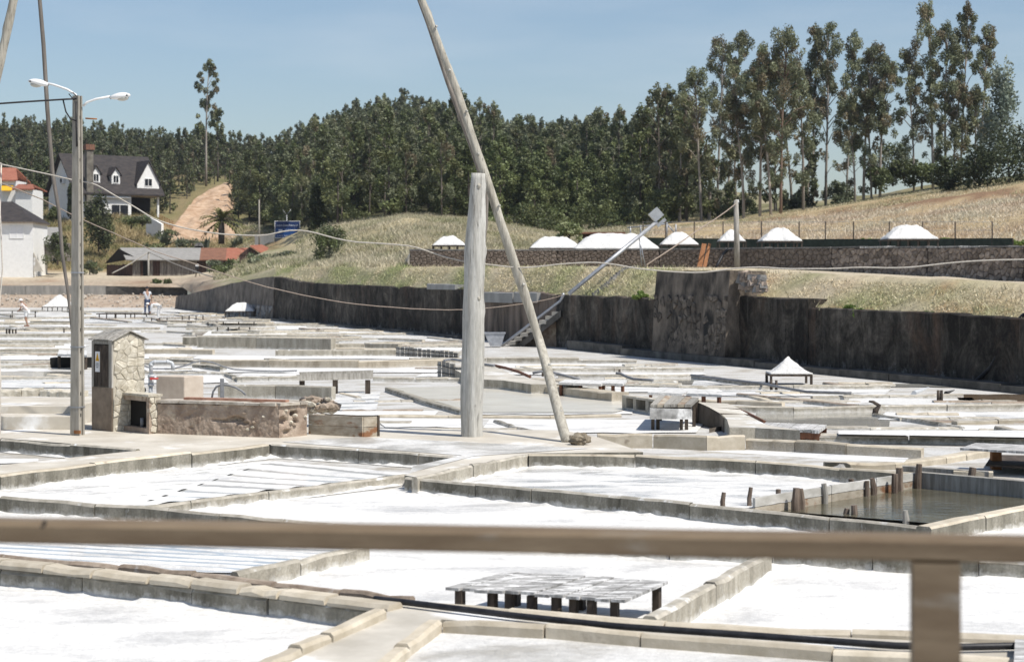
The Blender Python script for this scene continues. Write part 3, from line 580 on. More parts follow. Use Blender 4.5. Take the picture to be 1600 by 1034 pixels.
def make_terrain():
    xs = sorted(set(list(range(-900, 2500, 25))+[636, 642]+CX)); sub = [4, 4, 1, 5, 8, 8, 8, 8, 5]; v = []; col = []
    srow = [0.0]
    for i, k in enumerate(sub): srow += [i+(j+1)/k for j in range(k)]
    for x in xs:
        r = column(x)
        for s in srow:
            i = min(int(s), len(r)-2); t = s-i
            Y = r[i][0]*(1-t)+r[i+1][0]*t; z = r[i][1]*(1-t)+r[i+1][1]*t; X = (x-800)*Y/F
            if s > 0.2 and not 1.8 < s < 4.1: z += .10*mn.noise(Vector((X*.5, Y*.5, 2)))*min(1, s) + (.35*mn.noise(Vector((X*.12, Y*.12, 9))) if s > 4.5 else 0)
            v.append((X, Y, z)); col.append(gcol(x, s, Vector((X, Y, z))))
    n = len(srow); f = [(a*n+b, (a+1)*n+b, (a+1)*n+b+1, a*n+b+1) for a in range(len(xs)-1) for b in range(n-1)]
    g = G('terrain_soil'); c = g.attr(); k = g.noise(2.2, (1, 1, 1), 'World', 7, .75); c = g.mix(1.0, c, g.ramp(k, [(.28, .62), (.7, 1.35)]), 'MULTIPLY')
    g.bump(g.noise(5, (1, 1, 1), 'World', 7, .75), .8, .12)
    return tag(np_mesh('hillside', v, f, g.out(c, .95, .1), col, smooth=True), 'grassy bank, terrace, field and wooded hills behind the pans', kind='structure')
make_terrain()
# land in the distance so that no edge of the world shows
g = MB(); g.add([(-900, 540, 8), (900, 540, 8), (900, 1100, 12), (-900, 1100, 12)], [(0, 1, 2, 3)])
tag(g.build('far_land', simple('far_land', (.08, .085, .045), (.16, .15, .09), .02, coord='World', bump=0, rand=False)), 'low land beyond the hills', kind='structure')
# summer haze in the valley air
hzb = MB(); hzb.box((0, 560, 34), (1900, 1160, 70.4)); hz_o = hzb.build('haze', []); hm_ = bpy.data.materials.new('haze'); hm_.use_nodes = True; hn = hm_.node_tree; hn.nodes.clear()
hv = hn.nodes.new('ShaderNodeVolumePrincipled'); hv.inputs['Color'].default_value = (.86, .91, 1, 1); hv.inputs['Density'].default_value = .00013; hv.inputs['Anisotropy'].default_value = .2
ho_ = hn.nodes.new('ShaderNodeOutputMaterial'); hn.links.new(hv.outputs[0], ho_.inputs['Volume']); hz_o.data.materials.append(hm_); tag(hz_o, 'thin summer haze in the valley air', kind='stuff')
# sandy cutting on the left hill
def sand():
    v = []; nu, nv = 60, 30
    for j in range(nv+1):
        for i in range(nu+1):
            t = j/nv; s = i/nu
            xl = 247+54*t**.9; xr = 368-4*t; x = xl+(xr-xl)*s
            top = 1-.40*(1-s)**1.5; Y = 213+62*t*top
            P = gp(x, Y); edge = min(s, 1-s, t, 1-t)
            v.append((P.x, P.y, P.z+.05+1.1*min(1, edge*9)+(.5*mn.noise(Vector((P.x*.3, P.y*.3, 4)))-.5*abs(mn.noise(Vector((P.x*.55, P.y*.12, 8)))))*min(1, edge*5)))
    f = [(j*(nu+1)+i, j*(nu+1)+i+1, (j+1)*(nu+1)+i+1, (j+1)*(nu+1)+i) for j in range(nv) for i in range(nu)]
    tag(np_mesh('earth_cutting', v, f, M['sand'], smooth=True), 'bare orange earth slope on the left hill', kind='structure')
sand()
# ================================================================== BIG WALLS
def WX(Y): return 11.8-.373*(Y-41.4)
def Yof(x): return 27.24/(.373+(x-800)/F)
wn = Vector((-.937, -.35, 0)); wd = Vector((-.349, .937, 0))
rw = thing('retaining_wall', (WX(60), 60, 0), 'long black stained retaining wall below the grassy bank', 'retaining wall')
def section(name, xa, xb, tops, mat, parent, off=0.0, thick=.7, z0=-.05, rough=.06, n=None, amp=.05):
    Ya, Yb = Yof(xa), Yof(xb); n = n or max(3, int(abs(Yb-Ya)/.45)); m = MB(); Q = 7; K = Q+3
    for i in range(n+1):
        t = i/n; Y = Ya+(Yb-Ya)*t; x = 800+F*WX(Y)/Y
        xs = [p[0] for p in tops]; y = float(np.interp(x, xs, [p[1] for p in tops])); zt = H+(YH-y)*Y/F
        zt += rough*(mn.noise(Vector((Y*.8, 3, 1)))+.8*mn.noise(Vector((Y*3.1, 3, 1))))
        p0 = Vector((WX(Y), Y, 0))
        for u in range(Q+1):
            z = z0+(zt-.03-z0)*u/Q; o_ = off+amp*(mn.noise(Vector((Y*.9, z*1.1, 4)))+.6*mn.noise(Vector((Y*2.3, z*2.6, 7)))); q = p0+wn*o_; m.v.append((q.x, q.y, z))
        q = p0+wn*(off-.05); m.v.append((q.x, q.y, zt)); q = p0+wn*(off-thick); m.v.append((q.x, q.y, zt-.02))
    for i in range(n):
        for u in range(K-1):
            m.f.append((i*K+u, (i+1)*K+u, (i+1)*K+u+1, i*K+u+1)); m.m.append(0); m.sm.append(False)
    m.f.append(tuple(range(K))); m.f.append(tuple(n*K+u for u in range(K))); m.m += [0, 0]; m.sm += [False, False]
    return m.build(name, mat, parent, fix=True)
section('wall_section', 426, 729, [(426, 432), (455, 437), (486, 442), (600, 447), (735, 452)], M['darkwall'], rw)
section('wall_section', 730.5, 868, [(729, 452), (757, 456), (830, 455), (868, 461)], M['darkwall_pink'], rw, -.12)
section('wall_section', 869, 1036, [(868, 460), (900, 461), (1040, 466)], M['darkwall'], rw)
section('wall_section', 1154, 1262, [(1150, 463), (1262, 466)], M['darkwall'], rw)
section('wall_section', 1263, 2300, [(1262, 480), (1450, 488), (1600, 497), (2000, 525), (2300, 545)], M['darkwall'], rw)
for xa, xb, ta in ((668, 712, 443), (757, 802, 456), (804, 840, 456)):
    o = section('cement_patch', xa, xb, [(xa, ta), (xb, ta+1)], M['patch'], rw, .04, .74, H+(YH-ta-16)*Yof(xa)/F if xa > 700 else H+(YH-ta-9)*Yof(xa)/F, .02, 3, .01); tag(o, 'pale fresh cement patch at the wall top')
pl = thing('wall_plinth', (WX(50), 50, 0), 'narrow cement ledge along the foot of the black retaining wall', 'ledge')
for xa, xb, hh, of in ((432, 730, .16, .45), (905, 993, .34, .5), (994, 1206, .24, .6), (1208, 1420, .20, .6), (1421, 1700, .20, .6)):
    Ya, Yb = Yof(xa), Yof(xb); n = max(2, int(abs(Ya-Yb)/2.0))
    for i in range(n):
        a = Ya+(Yb-Ya)*i/n; b = Ya+(Yb-Ya)*(i+1)/n; m = MB()
        A = Vector((WX(a), a, -.02))+wn*of; B = Vector((WX(b), b, -.02))+wn*of; B = B+(A-B).normalized()*.02
        m.prism([A, B, B-wn*(of-.02), A-wn*(of-.02)], (0, 0, hh+rng.uniform(-.02, .02))); m.build('ledge_block', M['plinth'], pl, fix=True)
# buttress of rubble in front of the wall
def Voro(w, h, cx, cy, seed, jitter=.36, shrink=.012):
    """irregular rubble: convex cells in a w x h rectangle"""
    r = random.Random(seed); nx = max(1, round(w/cx)); ny = max(1, round(h/cy)); S = {}
    for j in range(-1, ny+1):
        for i in range(-1, nx+1): S[i, j] = ((i+.5+(.5 if j % 2 else 0)*.6+r.uniform(-jitter, jitter))*w/nx, (j+.5+r.uniform(-jitter, jitter))*h/ny)
    out = []
    for j in range(ny):
        for i in range(nx):
            c = S[i, j]; poly = [(max(0, c[0]-2*cx), max(0, c[1]-2*cy)), (min(w, c[0]+2*cx), max(0, c[1]-2*cy)), (min(w, c[0]+2*cx), min(h, c[1]+2*cy)), (max(0, c[0]-2*cx), min(h, c[1]+2*cy))]
            for dj in (-2, -1, 0, 1, 2):
                for di in (-2, -1, 0, 1, 2):
                    q = S.get((i+di, j+dj))
                    if q is None or (di == 0 and dj == 0): continue
                    mx, my = (c[0]+q[0])/2, (c[1]+q[1])/2; nx_, ny_ = q[0]-c[0], q[1]-c[1]; new = []
                    for k in range(len(poly)):
                        a, b = poly[k], poly[(k+1) % len(poly)]
                        da = (a[0]-mx)*nx_+(a[1]-my)*ny_; db = (b[0]-mx)*nx_+(b[1]-my)*ny_
                        if da <= 0: new.append(a)
                        if da*db < 0: t = da/(da-db); new.append((a[0]+(b[0]-a[0])*t, a[1]+(b[1]-a[1])*t))
                    poly = new
                    if len(poly) < 3: break
                if len(poly) < 3: break
            if len(poly) < 3: continue
            gx = sum(p[0] for p in poly)/len(poly); gy = sum(p[1] for p in poly)/len(poly)
            size = min(max(p[0] for p in poly)-min(p[0] for p in poly), max(p[1] for p in poly)-min(p[1] for p in poly))
            if size < shrink*3: continue
            k = 1-2*shrink/size; out.append([(gx+(p[0]-gx)*k, gy+(p[1]-gy)*k) for p in poly])
    return out
def stone_mb(poly, O, U, V, N, d, r, mb=None):
    """one stone: polygon in plane (O,U,V) standing d proud along N with a chamfered, uneven face"""
    m = mb or MB(); n = len(poly); gx = sum(p[0] for p in poly)/n; gy = sum(p[1] for p in poly)/n
    P = lambda p, k: O+U*p[0]+V*p[1]+N*k
    b = len(m.v)
    m.v += [tuple(P(p, -.04)) for p in poly]+[tuple(P(p, d*.62+r.uniform(-.12, .12)*d)) for p in poly]
    m.v += [tuple(P((gx+(p[0]-gx)*.80, gy+(p[1]-gy)*.80), d*(1+r.uniform(-.25, .25)))) for p in poly]
    m.v.append(tuple(P((gx, gy), d*1.12)))
    for i in range(n):
        j = (i+1) % n
        m.f += [(b+i, b+j, b+n+j, b+n+i), (b+n+i, b+n+j, b+2*n+j, b+2*n+i), (b+2*n+i, b+2*n+j, b+3*n)]; m.m += [0]*3; m.sm += [False]*3
    return m
tw = thing('stone_buttress', (WX(57), 57, 0), 'tall rubble stone buttress standing out of the black wall', 'buttress')
def tower():
    Ya, Yb = Yof(1040), Yof(1156); m = MB(); n = 10
    sec = []
    for i in range(n+1):
        t = i/n; Y = Ya+(Yb-Ya)*t; p = Vector((WX(Y), Y, 0)); off = .42
        for z, o_ in ((-.05, off+.10), (.9, off+.04), (1.9, off), (2.86, off-.10), (2.84+.0, -.9), (-.05, -.9)):
            q = p+wn*(o_+.05*mn.noise(Vector((Y*1.3, z*1.7, 3)))); m.v.append((q.x, q.y, z+(.04*mn.noise(Vector((Y*2, 1, 1))) if z > 2 else 0)))
    for i in range(n):
        for u in range(5): m.f.append((i*6+u, (i+1)*6+u, (i+1)*6+u+1, i*6+u+1)); m.m.append(0); m.sm.append(False)
    m.f += [tuple(range(6)), tuple(n*6+u for u in range(6))]; m.m += [0, 0]; m.sm += [False, False]
    m.build('buttress_core', M['tower'], tw, fix=True)
    r = random.Random(4); O = Vector((WX(Ya), Ya, 0))+wn*.46; U = Vector((WX(Yb)-WX(Ya), Yb-Ya, 0)).normalized(); Lw = (Vector((WX(Yb), Yb, 0))-Vector((WX(Ya), Ya, 0))).length
    for poly in Voro(Lw, 2.1, .30, .21, 8, .45):
        gx = sum(p[0] for p in poly)/len(poly); gy = sum(p[1] for p in poly)/len(poly)
        k = mn.noise(Vector((gx*.9, gy*.9, 2)))
        if r.random() < .25+.75*max(0, min(1, k*2+.9*(gx/Lw)-.1)): stone_mb(poly, O-wn*r.uniform(0, .03), U, Vector((0, 0, 1)), wn, .035, r).build('stone', M['towerstone'], tw, fix=True)
    # broken end of the old wall: loose stones stepping down to the right
    for k in range(46):
        x = r.uniform(1160, 1194); lo = (x-1158)/38; y = 426+r.uniform(0, 1)*(30-12*lo)+8*lo
        Y = Yof(x)-.1; P = far(x, y, Y); m = MB(); s = r.uniform(.09, .17)
        bm = bmesh.new(); bmesh.ops.create_cube(bm, size=1.7); rq = Matrix.Rotation(r.uniform(-.5, .5), 3, 'Z') @ Matrix.Rotation(r.uniform(-.25, .25), 3, 'Y')
        vs = [P+rq @ Vector((v.co.x*s*r.uniform(.9, 1.4), v.co.y*s*r.uniform(.8, 1.3), v.co.z*s*r.uniform(.5, .85))) for v in bm.verts]
        m.add(vs, [[v.index for v in f.verts] for f in bm.faces]); bm.free(); m.build('stone', M['wallstone'] if k % 3 else M['greystone'], tw)
tower()
# wedge wall on the left, sloping down away from the black wall
def wedge():
    root = thing('wing_wall', (-22, 136, 0), 'grey rough wing wall sloping down to the left end of the black wall', 'wing wall'); m = MB()
    A = Vector((-15.0, 113.2, 0)); B = Vector((-29.6, 158, 0)); n = 14; t = (B-A).normalized(); nn = Vector((-t.y, t.x, 0)); nn = nn if nn.x < 0 else -nn
    for i in range(n+1):
        p = A.lerp(B, i/n); x = 800+F*p.x/p.y; y = float(np.interp(x, [275, 300, 350, 395, 430, 470], [463, 458, 446, 436, 432, 430])); zt = H+(YH-y)*p.y/F+.12*mn.noise(Vector((i*1.3, 2, 2)))
        for z, o_ in ((-.05, .15), (zt*.5, .05), (zt, 0), (zt, -.6), (-.05, -.6)):
            q = p+nn*(o_+.05*mn.noise(Vector((i*.9, z*2, 5)))); m.v.append((q.x, q.y, z))
    for i in range(n):
        for u in range(4): m.f.append((i*5+u, (i+1)*5+u, (i+1)*5+u+1, i*5+u+1)); m.m.append(0); m.sm.append(False)
    m.f += [tuple(range(5)), tuple(n*5+u for u in range(5))]; m.m += [0, 0]; m.sm += [False, False]
    m.build('wall_face', M['wedge'], root, fix=True)
    r = random.Random(5); O = A+nn*.12; Lw = 16
    for poly in Voro(Lw, .9, .55, .3, 3):
        if r.random() < .55: stone_mb(poly, O, t, Vector((0, 0, 1)), nn, .06, r).build('stone', M['greystone'], root, fix=True)
wedge()
# terrace wall of brown rubble
def terrace_wall():
    xs = [640, 740, 870, 1030, 1150, 1300, 1450, 1600, 1760]; Ys = [92.6, 91.6, 90.6, 88.6, 86.6, 82, 77, 71.6, 65.5]; ty = [390, 390.5, 390, 389, 388, 386.5, 386, 385, 384]
    root = thing('terrace_wall', (10, 86, 3), 'long brown rubble wall holding up the terrace of salt heaps', 'stone wall'); r = random.Random(9)
    rest = MB(); count = 0
    for a in range(len(xs)-1):
        A = Vector(((xs[a]-800)*Ys[a]/F, Ys[a], 0)); B = Vector(((xs[a+1]-800)*Ys[a+1]/F, Ys[a+1], 0))
        za, zb = H+(YH-ty[a])*Ys[a]/F, H+(YH-ty[a+1])*Ys[a+1]/F
        ba, bb = gp(xs[a], Ys[a]-.1).z-.25, gp(xs[a+1], Ys[a+1]-.1).z-.25
        U = (B-A).normalized(); N = Vector((U.y, -U.x, 0)); Lw = (B-A).length; m = MB()
        for p, z0, z1 in ((A, ba, za), (B, bb, zb)):
            for o_, z in ((0, z0), (0, z1-.03), (-.45, z1-.03), (-.45, z0)): q = p+N*o_; m.v.append((q.x, q.y, z))
        m.f = [(0, 1, 5, 4), (1, 2, 6, 5), (2, 3, 7, 6), (0, 3, 2, 1), (4, 5, 6, 7)]; m.m = [0]*5; m.sm = [False]*5
        m.build('wall_core', M['walljoint'], root, fix=True)
        near = a >= 5; cx, cy = (.36, .225) if a >= 4 else (.30, .125)
        for poly in Voro(Lw, 1.75 if near else 1.45, cx, cy, a+20):
            gx = sum(p[0] for p in poly)/len(poly); zt = za+(zb-za)*gx/Lw; zb_ = ba+(bb-ba)*gx/Lw
            pts = [(p[0], min(p[1]+zb_, zt-.05)) for p in poly]
            if max(p[1] for p in pts)-min(p[1] for p in pts) < .05: continue
            if near and count < 299 and xs[a]+(xs[a+1]-xs[a])*gx/Lw < 1640: stone_mb(pts, Vector((A.x, A.y, 0)), U, Vector((0, 0, 1)), N, .05, r).build('stone', M['wallstone'], root, fix=True); count += 1
            else: stone_mb(pts, Vector((A.x, A.y, 0)), U, Vector((0, 0, 1)), N, .045, r, rest)
        k = 0.0
        while k < Lw-.05:
            l = min(r.uniform(1.0, 2.2), Lw-k); p = A+U*k+N*.05; q = A+U*(k+l-.03)+N*.05; z = za+(zb-za)*k/Lw; m = MB()
            m.prism([(p.x, p.y, z-.045), (q.x, q.y, z-.045), (q.x-N.x*.55, q.y-N.y*.55, z-.045), (p.x-N.x*.55, p.y-N.y*.55, z-.045)], (0, 0, .07+r.uniform(-.012, .012)))
            m.build('cap_slab', M['saltplank'] if near and r.random() < .45 else M['greystone'], root, fix=True); k += l
    o = rest.build('rubble', M['wallstone'], root, fix=True); tag(o, kind='stuff')
terrace_wall()
# far-left bank: low concrete wall on top, rubble face below
def left_bank():
    bk = thing('bank_wall', (-45, 170, 1.4), 'low streaked concrete wall on top of the far left rubble bank', 'low wall')
    x0 = -200
    for x1, y0, mt in ((-60, 446, 'bankwall'), (40, 446, 'bankwall'), (166, 446, 'bankwall'), (255, 447, 'plinth'), (292, 448, 'plinth')):
        A, B = far(x0, y0, 169), far(x1-.6, y0+.3, 169); m = MB()
        m.prism([(A.x, A.y, A.z-.95), (B.x, B.y, B.z-.95), (B.x, B.y, B.z), (A.x, A.y, A.z)], (0, .5, 0)); m.build('wall_slab', M[mt], bk, fix=True); x0 = x1
    m = MB(); nu, nv = 60, 7; v = []
    for j in range(nv+1):
        for i in range(nu+1):
            x = -220+520*i/nu; t = j/nv; Y = 163.5+5.5*t; X = (x-800)*Y/F; z = -.03+1.15*t**.8+.22*mn.noise(Vector((X*.7, t*4, 2)))*(1-abs(2*t-1))
            v.append((X, Y, z))
    f = [(j*(nu+1)+i, j*(nu+1)+i+1, (j+1)*(nu+1)+i+1, (j+1)*(nu+1)+i) for j in range(nv) for i in range(nu)]
    tag(np_mesh('rubble_bank', v, f, simple('bank_earth', (.30, .225, .165), (.48, .40, .315), 1.4, coord='World', bump=.9, rand=False, bd=.1)), 'pale earth bank strewn with rubble at the far left', kind='structure')
    r = random.Random(6); rest = MB()
    for k in range(460):
        x = r.uniform(-150, 290); t = r.random(); Y = 163.5+5.5*t; X = (x-800)*Y/F; z = 1.15*t**.8; s = r.uniform(.045, .06+.15*r.random()**2)
        bm = bmesh.new(); bmesh.ops.create_icosphere(bm, subdivisions=1, radius=s)
        rest.add([Vector((X, Y-.05, z+.05))+v.co*(1+.35*mn.noise(v.co*9+Vector((k, 0, 0)))) for v in bm.verts], [[v.index for v in f.verts] for f in bm.faces]); bm.free()
    tag(rest.build('rubble', M['palestone']), 'pale rubble stones lying on the far left bank', kind='stuff')
left_bank()
# ================================================================== SHADOOF POSTS, POLES, LAMP POST, RAIL
def log_mesh(pts, rads, n=18, seed=0, knots=(), wob=.012, sub=14):
    """a debarked trunk: uneven round section, knots as raised buds"""
    m = MB(); pts = [Vector(p) for p in pts]; P = []; R = []
    for i in range(len(pts)-1):
        for j in range(sub):
            t = j/sub; P.append(pts[i].lerp(pts[i+1], t)); R.append(rads[i]*(1-t)+rads[i+1]*t)
    P.append(pts[-1]); R.append(rads[-1]); b = 0; d0 = (pts[-1]-pts[0]).normalized(); up = Vector((0, 1, 0)) if abs(d0.y) < .9 else Vector((1, 0, 0))
    for i, p in enumerate(P):
        d = (P[min(i+1, len(P)-1)]-P[max(i-1, 0)]).normalized(); u = (up-d*up.dot(d)).normalized(); w = d.cross(u)
        for j in range(n):
            a = 2*PI*j/n; rr = R[i]*(1+.9*wob/R[i]*mn.noise(Vector((math.cos(a)*1.2, math.sin(a)*1.2, i*.16+seed)))*2)
            for (ki, ka, ks) in knots:
                da = math.atan2(math.sin(a-ka), math.cos(a-ka)); e = math.exp(-((i/len(P)-ki)*len(P)/1.1)**2-(da/.33)**2); rr += ks*e
            m.v.append(tuple(p+(u*math.cos(a)+w*math.sin(a))*rr))
    for i in range(len(P)-1):
        for j in range(n): m.f.append((i*n+j, i*n+(j+1) % n, (i+1)*n+(j+1) % n, (i+1)*n+j)); m.m.append(0); m.sm.append(True)
    m.f.append(tuple(range(n))); m.f.append(tuple((len(P)-1)*n+j for j in range(n))); m.m += [0, 0]; m.sm += [False, False]
    return m
kr = random.Random(3)
pb = at(736, 683, .17); s0 = pb.y/F
ptop = Vector(((747-800)*s0, pb.y, H+(YH-271)*s0))
root = thing('shadoof_post', (pb.x, pb.y, 0), 'thick bleached tree trunk post standing upright beside the leaning pole', 'wooden post')
log_mesh([(pb.x, pb.y, -.1), (pb.x+.03, pb.y, 1.6), (pb.x+.06, pb.y, 3.0), (ptop.x, ptop.y, ptop.z)], [.168, .172, .155, .112], 24, 1, [(.25, 4.2, .03), (.33, 5.4, .025), (.45, 4.9, .03), (.55, 5.9, .05), (.66, 4.4, .03), (.78, 5.2, .028), (.93, 4.8, .03)], .014).build('trunk', M['post'], root, fix=True)
for z, a, r_ in ((ptop.z-.2, 4.9, .034), (2.9, 4.5, .026), (2.3, 5.1, .03), (1.55, 4.4, .025), (.95, 4.9, .028)):
    rad = .118+.012*(ptop.z-z); p = Vector((pb.x+.02*z+.02+math.cos(a)*rad, pb.y+math.sin(a)*rad, z)); m = MB(); bm = bmesh.new(); bmesh.ops.create_icosphere(bm, subdivisions=1, radius=r_)
    m.add([p+Vector((v.co.x, v.co.y*.7, v.co.z*1.3)) for v in bm.verts], [[v.index for v in f.verts] for f in bm.faces], 0, True); bm.free(); m.build('knot', M['pole'], root)
# leaning sweep pole, its butt on the platform, resting against the post
lb = at(886, 690, .19); sl = (pb.y+.18)/F
def lp(x, y, Y): return far(x, y, Y)
Ys = pb.y+.28
pts = [Vector((lb.x, lb.y, .17)), lp(842, 530, Ys+.05), lp(762, 285, Ys), lp(712, 138, Ys), lp(660, 2, Ys+.1), lp(622, -110, Ys+.2)]
root = thing('leaning_pole', (lb.x, lb.y, 0), 'long pale knotty pole leaning diagonally across the thick post', 'wooden pole')
log_mesh(pts, [.074, .071, .065, .060, .054, .048], 16, 5, [(kr.random(), kr.uniform(3.6, 6), .022) for _ in range(14)], .008).build('shaft', M['pole'], root, fix=True)
for t in (.06, .15, .27, .37, .46, .55, .64, .74, .86):
    i = int(t*5); p = pts[i].lerp(pts[i+1], t*5-i)+Vector((kr.uniform(-.04, .07), -.075, 0)); m = MB(); bm = bmesh.new(); bmesh.ops.create_icosphere(bm, subdivisions=1, radius=.026)
    m.add([p+v.co for v in bm.verts], [[v.index for v in f.verts] for f in bm.faces], 0, True); bm.free(); m.build('knot', M['post'], root)
# thin dark rod hanging along the pole
m = MB(); Yt = pb.y+.55
rodp = [lp(640, -40, Yt), lp(668, 35, Yt), lp(700, 130, Yt), lp(735, 225, Yt), lp(760, 300, Yt), lp(759, 345, Yt+.05), lp(754, 400, Yt+.1), lp(748, 560, Yt+.1)]
m.tube(rodp, [.030, .033, .036, .038, .038, .035, .03, .028], 8); tag(m.build('hanging_rod', M['thinpole']), 'thin grey rod running close beside the leaning pole and behind the post', 'pole')
# second shadoof at the left edge
root = thing('tilted_pole', (-9.2, 28, 0), 'stub of a tilted wooden pole cutting the top left corner', 'wooden pole')
log_mesh([far(28, -30, 27), far(10, 52, 27), far(-6, 125, 27), far(-120, 640, 27)], [.062, .064, .068, .08], 12, 2, [(.3, 4.5, .02)], .006).build('shaft', M['pole'], root, fix=True)
m = MB(); Yr = 29.2
m.tube([far(56, -60, Yr), far(62, 0, Yr), far(68, 70, Yr), (far(74, 170, Yr)), far(82, 270, Yr), far(92, 330, Yr), far(97, 395, Yr), far(106, 455, Yr), far(114, 530, Yr), far(118, 590, Yr+.1)], [.032, .033, .035, .036, .034, .03, .03, .026, .022, .02], 8)
tag(m.build('hanging_rod', M['thinpole']), 'long thin dark rod hanging crooked just left of the lamp post', 'pole')
# boulder counterweight
m = MB(); bm = bmesh.new(); bmesh.ops.create_icosphere(bm, subdivisions=3, radius=1); bp = at(906, 694, .19)
m.add([bp+Vector((v.co.x*.155, v.co.y*.13, .07+v.co.z*.095))*1.0+v.co*.05*mn.noise(v.co*2.3) + v.co*.025*mn.noise(v.co*6) for v in bm.verts], [[v.index for v in f.verts] for f in bm.faces]); bm.free()
tag(m.build('boulder', simple('boulder', (.16, .13, .09), (.36, .31, .235), 9, bump=.9, bd=.03, rand=False)), 'rough brown boulder wedged at the foot of the leaning pole', 'boulder')
# lamp post
lpb = at(121, 679, .19); sc_ = lpb.y/F
def L_(x, y, dy=0.0): return Vector(((x-800)*sc_, lpb.y+dy, H+(YH-y)*sc_))
root = thing('lamp_post', (lpb.x, lpb.y, 0), 'square concrete lamp post with two white street lamps at its top', 'street lamp')
top_z = L_(0, 150).z; rzp = math.radians(-24); R = Matrix.Rotation(rzp, 3, 'Z')
m = MB(); hs = [(0, .092), (1, .070)]
w0, w1 = .082, .056; d0, d1 = .075, .05
def ring(z, w, d): return [Vector((lpb.x, lpb.y, z))+R @ Vector(q) for q in ((-w, -d, 0), (w, -d, 0), (w, -d*.45, 0), (w-.025, -d*.45, 0), (w-.025, d*.45, 0), (w, d*.45, 0), (w, d, 0), (-w, d, 0))]
nz = 12
for i in range(nz+1):
    t = i/nz; m.v += [tuple(v) for v in ring(.15+(top_z-.15)*t, w0+(w1-w0)*t, d0+(d1-d0)*t)]
for i in range(nz):
    for j in range(8): m.f.append((i*8+j, i*8+(j+1) % 8, (i+1)*8+(j+1) % 8, (i+1)*8+j)); m.m.append(0); m.sm.append(False)
m.f += [tuple(range(8)), tuple(nz*8+j for j in range(8))]; m.m += [0, 0]; m.sm += [False]*2
m.build('shaft', M['poleconc'], root, fix=True)
for k in range(15):
    t = (k+.6)/15; z = .3+(top_z-.5)*t; w = w0+(w1-w0)*t; m = MB(); m.box(Vector((lpb.x, lpb.y, z))+R @ Vector((w-.024, 0, 0)), (.008, .03, .05), rzp); m.build('bolt_hole', M['inside'], root)
for z in (1.55, .62, 2.7): 
    t = (z-.15)/(top_z-.15); m = MB(); m.box((lpb.x, lpb.y, z), (2*(w0+(w1-w0)*t)+.012, 2*(d0+(d1-d0)*t)+.012, .02), rzp); m.build('clamp_band', M['steel'], root)
m = MB(); m.box(Vector((lpb.x+.02, lpb.y-.09, .24)), (.11, .03, .05), rzp); m.build('rust_stain_foot', M['rusty'], root)
def lamp(arm_pts, head_c, dirx, tilt):
    m = MB(); m.tube(arm_pts, .018, 10); a = m.build('lamp_arm', M['lamp_white'], root)
    hc = Vector(head_c); ax = Vector((dirx, 0, tilt)).normalized(); hm = MB(); secs = 10; n = 12
    for i in range(secs+1):
        t = i/secs; prof = (math.sin(PI*min(1, max(.06, t*.93+.04)))**.55); p = hc+ax*(t-.5)*.31
        for j in range(n):
            an = 2*PI*j/n; hh = .062*prof*(1.0 if math.sin(an) > 0 else .75); hm.v.append(tuple(p+Vector((0, math.cos(an)*.075*prof, math.sin(an)*hh))))
    for i in range(secs):
        for j in range(n): hm.f.append((i*n+j, i*n+(j+1) % n, (i+1)*n+(j+1) % n, (i+1)*n+j)); hm.m.append(0); hm.sm.append(True)
    hm.f += [tuple(range(n)), tuple(secs*n+j for j in range(n))]; hm.m += [0, 0]; hm.sm += [False]*2
    hd = hm.build('lamp_head', M['lamp_white'], root, fix=True)
    g_ = MB(); bm = bmesh.new(); bmesh.ops.create_uvsphere(bm, u_segments=12, v_segments=6, radius=1)
    g_.add([hc+ax*.03+Vector((v.co.x*.10, v.co.y*.06, v.co.z*.05-.025)) for v in bm.verts], [[v.index for v in f.verts] for f in bm.faces], 0, True); bm.free(); WLOC[hd.name] = wloc(root); g_.build('lamp_lens', M['lampglass'], hd)
    cpm = MB(); cpm.tube([hc-ax*.16, hc-ax*.12], .026, 10); cpm.build('socket', M['steel'], hd)
    b_ = MB(); b_.box(hc+ax*.115+Vector((0, -.058, .0)), (.022, .022, .022)); b_.build('catch', M['black'], hd)
lamp([L_(123, 158), L_(118, 148), L_(105, 140), L_(85, 133), L_(72, 130)], L_(60, 130), -1, .18)
lamp([L_(130, 166), L_(136, 160), L_(150, 155), L_(172, 151)], L_(188, 151), 1, .12)
m = MB(); m.tube([L_(133, 185, .02), L_(151, 186, .02)], .012, 6); m.build('cross_pin', M['rusty'], root)
m = MB(); m.tube([L_(118, 158, -.08), L_(110, 148, -.1), L_(117, 146, -.1), L_(122, 152, -.08)], .008, 6); m.build('cable_loop', M['black'], root)
m = MB(); m.tube([L_(101, 157, -.1), L_(106, 176, -.12), L_(113, 187, -.12), L_(122, 190, -.08)], .012, 6); m.tube([L_(121, 160, -.08), L_(121, 200, -.08), L_(122, 230, -.08)], .013, 6); m.build('cable_drop', M['black'], root)
m = MB(); m.tube([L_(121, 155, -.06)]+[L_(121-13*k, 155+1.45*k-.35*math.sin(k*.3), -.06-.05*k) for k in range(1, 14)]+[L_(-400, 206, -3)], .014, 6)
tag(m.build('power_cable', M['black']), 'black twisted power cable running left from the lamp post top', 'cable')
